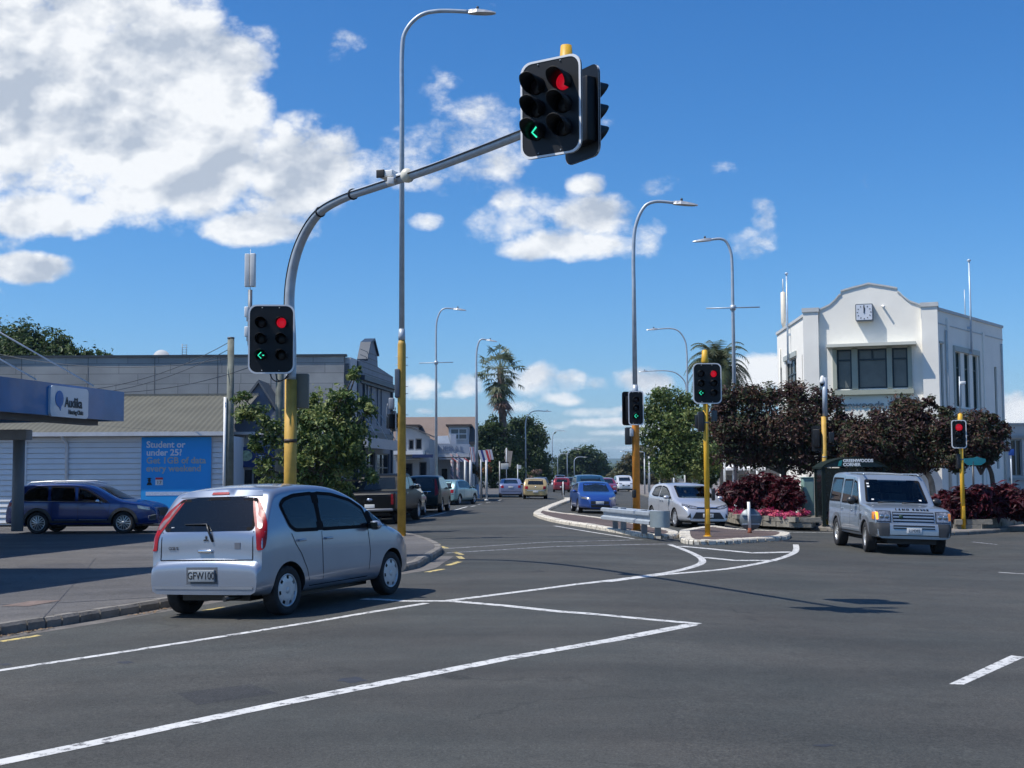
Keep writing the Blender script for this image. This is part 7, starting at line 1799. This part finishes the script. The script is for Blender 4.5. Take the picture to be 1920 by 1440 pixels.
def tree(name, label, blobs_px, Y, n, s, mats, trunk, seed, cat='tree', depth=.8, group=None, bark=None, ground=None, jy=.35, trunk_r=.12, **kw):
    """blobs_px: (px, py, rx, ry[, dY]) photo-sized clumps placed at their real distance"""
    rng = random.Random(seed); base = P(trunk[0][0], trunk[0][1], Y); zg = ground if ground is not None else hg(base.x, Y) + (.1 if Y < 130 else 0)
    root = thing(name, label, cat, (base.x, Y, zg), 0, group); o = Vector((base.x, Y, zg)); blobs = []
    for b in blobs_px:
        dy = b[4] if len(b) > 4 else rng.uniform(-jy, jy)*b[2]/F*Y*1.3
        c = P(b[0], b[1], Y+dy) - o; rx, rz_ = b[2]/F*(Y+dy), b[3]/F*(Y+dy); blobs.append((c, (rx, (rx+rz_)/2*depth, rz_)))
    mb = MB(); leaves(mb, blobs, n, s, rng, **kw); mb.build('crown', mats, root)
    tb = MB(); tp = [Vector((0,0,0))] + [P(x,y,Y)-o for x, y in trunk[1:]]
    tb.tube(bez(tp, 4), [trunk_r*(1-.55*i/(len(tp)*4)) for i in range((len(tp)-1)*4+1)], 8)
    for c, r in blobs:
        st = tp[-1] if rng.random() < .6 else tp[-1]*.7 + tp[0]*.3
        mid_ = (st + c)/2 + Vector((rng.uniform(-.2,.2), rng.uniform(-.2,.2), -.1))*(c-st).length*.4
        tb.tube(bez([st, mid_, c], 4), [trunk_r*.45*(1-.75*i/8) for i in range(9)], 6)
    tb.build('trunk', bark or BARK, root, fixn=True)
    return root
# leafy tree in front of the tiled building
tree('leafy_tree', 'leafy young tree with large glossy leaves behind the yellow mast', [(470,775,34,28),(505,812,36,28),(455,745,18,16),(560,800,38,40),(610,775,52,48),(650,745,30,28),(663,706,16,17),(672,690,8,8),(688,770,24,24),(600,835,70,45),(655,830,45,42),(560,870,44,42),(620,880,58,34),(670,868,28,22),(500,880,22,26),(520,905,18,14),(690,900,22,16),(478,840,22,22),(640,800,50,40),(580,760,20,24),(600,905,50,18)],
     38.5, 13500, .088, LL, [(612,985),(608,930),(600,880),(598,850)], 3, trunk_r=.13, fill=.5, wt=(.42,.30,.28))
tree('palm_shrub', 'dark shrub below the leafy tree beside the shop doors', [(570,925,40,22),(640,925,36,22)], 41, 2200, .10, LD, [(600,975),(600,940)], 5, cat='shrub', trunk_r=.05)
# purple leaved trees by the corner building
tree('purple_tree', 'largest dark purple-leaved tree, left of the bus shelter', [(1385,745,45,22),(1440,742,40,22),(1500,742,42,24),(1545,758,30,24),(1360,790,38,40),(1410,800,55,45),(1480,800,60,48),(1540,815,45,42),(1380,840,42,32),(1440,850,55,30),(1510,858,48,26),(1350,760,18,22),(1575,790,18,26),(1560,850,25,22)],
     48, 33000, .085, LP, [(1472,965),(1466,920),(1470,885),(1466,850)], 11, trunk_r=.14, fill=.5, flat=.5, wt=(.42,.22,.36), group='purple-leaved trees at the corner')
tree('purple_tree', 'middle purple-leaved tree in front of the building name, over the bus shelter', [(1606,802,26,26),(1655,792,36,26),(1700,768,34,28),(1730,790,28,28),(1620,830,42,34),(1680,825,50,36),(1735,835,35,30),(1600,860,34,16),(1660,862,40,20),(1715,866,40,24),(1745,755,14,12),(1690,755,14,12)],
     46.3, 24000, .080, LP, [(1752,950),(1748,915),(1738,888),(1700,850)], 12, bark=PBARK, trunk_r=.13, fill=.5, flat=.5, wt=(.42,.22,.36), group='purple-leaved trees at the corner')
tree('purple_tree', 'rightmost purple-leaved tree behind the single red signal', [(1780,800,34,26),(1830,795,34,24),(1870,810,22,20),(1770,840,34,28),(1820,835,40,28),(1862,838,26,20),(1795,868,34,16),(1850,862,20,12),(1775,775,14,12),(1858,782,12,10)],
     45.5, 16000, .080, LP, [(1861,935),(1861,900),(1850,870),(1830,850)], 13, trunk_r=.10, fill=.5, flat=.5, wt=(.35,.25,.40), group='purple-leaved trees at the corner')
# green tree mid right
tree('green_tree', 'tall bright green tree right of the orange signal pole', [(1245,745,26,24),(1275,755,28,24),(1225,775,22,22),(1262,790,40,36),(1300,780,22,24),(1225,815,24,22),(1262,835,46,34),(1305,835,34,34),(1255,870,38,24),(1300,872,34,26),(1340,850,26,36),(1235,735,10,10),(1335,800,16,26),(1240,885,22,14)],
     72, 21000, .115, LL, [(1296,918),(1290,890),(1282,850)], 21, trunk_r=.2, fill=.5, wt=(.45,.22,.33))
# mid distance left
tree('dark_trees', 'broad dark green tree beyond the shops, left of the palm', [(905,815,22,24),(925,800,22,18),(905,850,30,34),(935,840,36,34),(915,885,30,28),(948,880,30,26)], 150, 15000, .21, LD, [(925,925),(925,880)], 31, fill=.5, trunk_r=.4)
tree('dark_trees', 'large dark green tree in the road gap, right of the palm', [(960,802,22,16),(985,800,26,18),(1005,820,24,26),(975,840,34,30),(1010,860,26,28),(985,885,34,26),(1022,892,16,18),(960,895,22,20)], 168, 18000, .22, LD, [(990,925),(990,880)], 32, fill=.5, trunk_r=.4)
tree('domed_tree', 'rounded hazy tree dome at the end of the road', [(1052,880,18,20),(1060,866,16,14),(1075,862,24,20),(1100,858,26,20),(1122,868,20,20),(1090,880,34,22),(1132,886,14,16),(1050,896,12,12),(1115,892,24,14)], 320, 15000, .42, LD, [(1095,912),(1095,890)], 33, fill=.5, trunk_r=.6, ground=0)
tree('brown_green_trees', 'brownish green trees on the right side of the far road', [(1188,862,18,18),(1205,850,16,16),(1222,860,16,20),(1170,885,18,18),(1195,893,22,20),(1150,898,14,12),(1215,880,18,26),(1230,895,20,22),(1245,905,22,14)], 210, 15000, .28, LBR, [(1195,915),(1195,890)], 34, fill=.5, trunk_r=.4, ground=0)
tree('far_bushes', 'low green growth at the foot of the far road', [(1140,902,16,10),(1158,905,14,9),(1040,905,14,8),(1020,905,12,8),(1128,905,12,7)], 260, 4000, .40, LD, [(1140,912),(1140,905)], 35, trunk_r=.2, ground=0)
tree('hill_tree', 'broad tree crown rising behind the grey panelled building', [(20,640,60,34),(75,645,55,28),(125,655,40,20),(165,665,32,12),(195,668,16,7),(-60,630,70,40),(0,690,120,60),(110,700,90,50)], 88, 22000, .17, LD, [(60,900),(60,750)], 36, trunk_r=.35, fill=.5, wt=(.4,.4,.2))
tree('street_shrub', 'small tawny shrub right of the flags', [(900,885,12,9),(912,880,9,8),(888,878,10,8)], 88, 1400, .12, [LBR[1],LBR[0],leafmat((.25,.12,.05),'leaf_orange')], [(904,925),(903,895)], 37, cat='shrub', trunk_r=.04)
tree('street_shrub', 'green shrub behind the barber poles', [(862,880,14,10),(873,873,8,8)], 87, 1400, .12, LG, [(866,925),(866,890)], 38, cat='shrub', trunk_r=.04)
tree('verge_shrub', 'reddish flowering shrub beyond the beige hatchback', [(1003,890,9,7),(1010,884,5,4),(996,893,6,5)], 140, 900, .2, [leafmat((.30,.20,.16),'leaf_pink'),LBR[1],LD[1]], [(1003,915),(1003,900)], 39, cat='shrub', trunk_r=.05)
tree('back_trees', 'dark tree mass behind the cafe umbrellas', [(1330,880,26,30),(1370,870,34,26),(1420,862,40,24),(1320,905,16,14)], 82, 6000, .18, LD, [(1360,920),(1360,890)], 40, fill=.5, trunk_r=.2)

# palms
def fan_palm():
    Y = 150; b = P(944, 925, Y); root = thing('fan_palm', 'tall fan palm with a skirt of brown dead fronds over the dark trees', 'palm tree', (b.x, Y, 0)); o = Vector((b.x, Y, 0)); rng = random.Random(5)
    tp = P(938, 690, Y) - o; mb = MB(); mb.tube(bez([Vector((0,0,0)), P(944,820,Y)-o, P(941,760,Y)-o, tp], 5), [.55-.012*i for i in range(16)], 10); mb.build('trunk', PM((.13,.10,.08),.9,0,.3,3,.5,10), root)
    gm = [leafmat((.10,.135,.07),'palm_green'), leafmat((.19,.21,.12),'palm_light'), leafmat((.22,.14,.11),'palm_dead')]
    mb = MB()
    for i in range(120):
        az = rng.uniform(0, 2*math.pi)
        if i < 68: t = 0; z = P(940, 697, Y).z + rng.uniform(-.5,.5); el = R(rng.uniform(-50, 85)); wid = 1.9
        else: t = rng.random(); z = P(940, 702+t*58, Y).z; el = R(rng.uniform(-60, -15)); wid = 1.35 - .4*t
        d = Vector((math.cos(az)*math.cos(el), math.sin(az)*math.cos(el), math.sin(el))); root_p = Vector((tp.x, 0, z)); ln = rng.uniform(.7,1.35)*wid; 
        h = root_p + d*ln; mi = 2 if rng.random() < (t-.35)*2.2 else (1 if rng.random() < .35 else 0)
        side = d.cross(Vector((0,0,1)))
        side = side.normalized() if side.length > .1 else Vector((1,0,0)); up = side.cross(d).normalized()
        mb.m = mi
        w0 = side*.04; mb.add([root_p-w0, root_p+w0, h+w0, h-w0], [(0,1,2,3)], False)
        for k in range(9):
            a = R(-100+25*k+rng.uniform(-6,6)); dd = (d*math.cos(a) + side*math.sin(a)).normalized(); tip = h + dd*rng.uniform(.75,1.25) + Vector((0,0,-.35*rng.random()-.25*abs(math.sin(a)))); nn = dd.cross(up)*.085
            mb.add([h, h+dd*.45+nn, tip, h+dd*.45-nn], [(0,1,2,3)], False)
    mb.build('fronds', gm, root); return root
fan_palm()
def date_palm():
    Y = 88; b = P(1362, 900, Y); root = thing('date_palm', 'stout date palm with arching fronds behind the green tree', 'palm tree', (b.x, Y, 0)); o = Vector((b.x, Y, 0)); rng = random.Random(9)
    c = P(1347, 700, Y) - o; mb = MB(); mb.tube(bez([Vector((0,0,0)), P(1360,780,Y)-o, P(1358,725,Y)-o, c], 4), [.5,.48,.46,.44,.42,.42,.43,.45,.5,.6,.75,.85,.8], 12); mb.build('trunk', PM((.15,.12,.09),.9,0,.3,3,.6,8), root)
    gm = [leafmat((.10,.125,.06),'date_green'), leafmat((.16,.17,.09),'date_light'), leafmat((.20,.14,.09),'date_dead')]; mb = MB()
    for i in range(82):
        az = rng.uniform(0, 2*math.pi); el = R(rng.uniform(-8, 80)); L_ = rng.uniform(2.4, 3.3); d = Vector((math.cos(az)*math.cos(el), math.sin(az)*math.cos(el), math.sin(el))); p = c + Vector((0,0,.3)); pts = [p.copy()]
        for k in range(11):
            d = (d + Vector((0,0,-.135-.02*k))).normalized(); p = p + d*L_/11; pts.append(p.copy())
        mb.m = 2 if (el < R(5) and rng.random() < .4) else (0 if rng.random() < .6 else 1)
        for k in range(1, 12):
            dd = (pts[k]-pts[k-1]).normalized(); s_ = dd.cross(Vector((0,0,1))); s_ = s_.normalized() if s_.length > .05 else Vector((1,0,0)); wd = .55*math.sin(math.pi*min(1,(k+1)/12.5))+.12
            for sg in (-1, 1):
                for q in (0, .5):
                    r0 = pts[k-1]+(pts[k]-pts[k-1])*q; tip = r0 + s_*sg*wd + dd*.22 + Vector((0,0,-.18*wd-.08*rng.random())); w2 = dd*.05
                    mb.add([r0-w2, r0+w2, tip], [(0,1,2)], False)
        for k in range(11): w2 = Vector((0,0,.03)); mb.add([pts[k]-w2, pts[k]+w2, pts[k+1]+w2, pts[k+1]-w2], [(0,1,2,3)], False)
    mb.build('fronds', gm, root); return root
date_palm()

# ---- flower beds with stone edging, purple bushes and pink flowers
STONE = PM((.24,.22,.18), .9, 0, .4, 3, .6, 18); SOIL = PM((.05,.035,.025), .95, 0, .3, 6)
def bed(name, label, px, h=.34):
    pts = [gxy(*p, .12) for p in px]; rt = thing(name, label, 'flower bed', (pts[0][0], pts[0][1], hg(*pts[0])+.12))
    o = Vector(rt.location); pts = [(x,y) for x,y in pts]; rng = random.Random(len(px)); mb = MB(); mt = MB()
    dp = densify(pts, .55)
    for i in range(len(dp)-1):
        a, b = Vector(dp[i]), Vector(dp[i+1]); t = (b-a).normalized(); n = Vector((-t.y, t.x))
        for lay in range(2):
            hh = h/2; z0 = hg(*a)+.10+lay*hh - o.z; off_ = rng.uniform(-.02,.02); s0 = .5 if lay else 0
            a2, b2 = a + (b-a)*(s0*.9) - t*0, b + (b-a)*(s0*.9)
            g = .012; q = [a2+t*g+n*off_, b2-t*g+n*off_, b2-t*g+n*.22, a2+t*g+n*.22]
            k = rng.uniform(-.015,.01); vs = [(v.x-o.x, v.y-o.y, z0) for v in q]+[(v.x-o.x, v.y-o.y, z0+hh-.008+k) for v in q]
            mb.add(vs, [(0,3,2,1),(4,5,6,7),(0,1,5,4),(1,2,6,5),(2,3,7,6),(3,0,4,7)], False)
    mb.build('stone_edging', STONE, rt)
    inner = off_poly(pts, .15); bk = [(x, y+3.2) for x, y in (inner[-1], inner[0])]
    poly = inner + bk; me = MB(); vs = [(x-o.x, y-o.y, h*.75) for x, y in poly]; me.add(vs, [tuple(t) for t in tessellate_polygon([[Vector((x,y,0)) for x,y in poly]])], False); me.build('soil', SOIL, rt, fixn=True)
    return rt
bed('flower_bed', 'stone-edged flower bed under the tall lamp, left of the bus shelter', [(1337,957),(1342,972),(1380,981),(1430,985),(1480,988),(1522,989),(1532,983)])
bed('flower_bed', 'stone-edged flower bed at the right corner behind the yellow signal', [(1772,984),(1790,992),(1840,992),(1890,986),(1945,979),(2010,972)])
def bush(label, px, py, rx, ry, Y, n, seed, mats=LB, s=.11):
    return tree('purple_bush', label, [(px,py,rx,ry),(px-rx*.5,py+ry*.5,rx*.6,ry*.6),(px+rx*.5,py+ry*.45,rx*.6,ry*.6),(px+rx*.2,py-ry*.6,rx*.4,ry*.4),(px,py+ry*.8,rx*.8,ry*.4)], Y, n, s, mats, [(px,py+ry*1.2),(px,py+ry*.5)], seed, cat='bush', trunk_r=.03, group='purple bushes in the flower beds', ground=P(px,py+ry*1.25,Y).z, fill=.45, elong=2.6, flat=.9)
for a in (('narrow purple bush left of the tall lamp',1362,928,15,26,47.5,2300,51),('purple bush just right of the tall lamp',1405,922,28,28,46.5,4200,52),('tallest purple bush in the left bed',1440,920,26,27,47,4200,53),('purple bush in the middle of the left bed',1470,925,28,28,46,4200,54),('purple bush next to the green cabinet',1484,932,16,20,45.2,2400,55),
          ('purple bush right behind the red signal post',1800,945,28,24,42,4000,56),('purple bush below the street name board',1845,940,34,24,42.5,4600,57),('purple bush below the blue sign',1895,940,34,26,42.5,4600,58),('purple bush running off the right edge',1940,950,34,24,42,3600,59),('dark purple bush hidden behind the four wheel drive',1765,945,22,22,43,2000,60)): bush(*a)
FL = [leafmat((.50,.04,.16),'flower_pink',.6,.2), leafmat((.62,.12,.18),'flower_coral',.6,.2), leafmat((.10,.03,.04),'flower_leaf',.6,.2)]
def flowers(name, label, px, n, seed):
    rng = random.Random(seed); mb = MB(); pts = [gxy(p[0], p[1], .12) for p in px]; pts = densify(pts, .3); o = Vector((pts[0][0], pts[0][1], hg(*pts[0])+.35))
    bl = [(Vector((x, y+.45, hg(x,y)+.52+.05*math.sin(i*1.7)))-o, (.32,.35,.14)) for i, (x, y) in enumerate(pts)]
    leaves(mb, bl, n, .05, rng, wt=(.45,.35,.2), flat=1.2, elong=1.2); ob = mb.build(name, FL, None, o); ob['kind'] = 'stuff'; tag(ob, label, 'flowers'); return ob
flowers('flowers', 'pink flowers left of the tall lamp in the left bed', [(1346,968),(1385,980),(1400,982)], 3500, 71)
flowers('flowers', 'pink flowers at the middle of the left bed', [(1430,985),(1480,988),(1505,988)], 4500, 72)
flowers('flowers', 'pink and dark red flowers along the right bed', [(1800,991),(1840,991),(1890,986),(1945,979)], 7000, 73)
# leaf litter in the gutters
LITT = PM((.20,.13,.07), .9, 0, .4, 20)
rng = random.Random(4); mb = MB()
for px0, px1 in (((300,1144),(560,1104)),((0,1194),(300,1146)),((822,1034),(800,1052)),((1010,972),(1200,1006)),((1280,1023),(1470,1015)),((1350,981),(1540,996))):
    for k in range(150 if px0[0] < 1000 else 90):
        t = rng.random(); p = G(px0[0]+(px1[0]-px0[0])*t, px0[1]+(px1[1]-px0[1])*t + abs(rng.gauss(0,1.0)))
        if noise.noise(p*.9) < -.05: continue
        a = rng.uniform(0,6.28); s_ = rng.uniform(.012,.035); h = rng.uniform(.008,.02)
        mb.add([(p.x+s_*math.cos(a+j*1.57)*(1 if j%2 else .6), p.y+s_*math.sin(a+j*1.57)*(1 if j%2 else .6), hg(p.x,p.y)+h+.01*(j==0)) for j in range(4)], [(0,1,2,3)], False)
o = mb.build('leaf_litter', LITT); o['kind'] = 'stuff'

# ---- haze
hz_ = MB(); hz_.box(-2600, 2600, -30, 6400, -8, 118)
hm = bpy.data.materials.new('haze'); hm.use_nodes = True; t = hm.node_tree; t.nodes.clear()
pv = t.nodes.new('ShaderNodeVolumePrincipled'); pv.inputs['Color'].default_value = (.50,.74,1,1); pv.inputs['Density'].default_value = .0001; pv.inputs['Anisotropy'].default_value = .2
out = t.nodes.new('ShaderNodeOutputMaterial'); t.links.new(pv.outputs[0], out.inputs['Volume'])
ho = hz_.build('haze', hm); ho['kind'] = 'stuff'
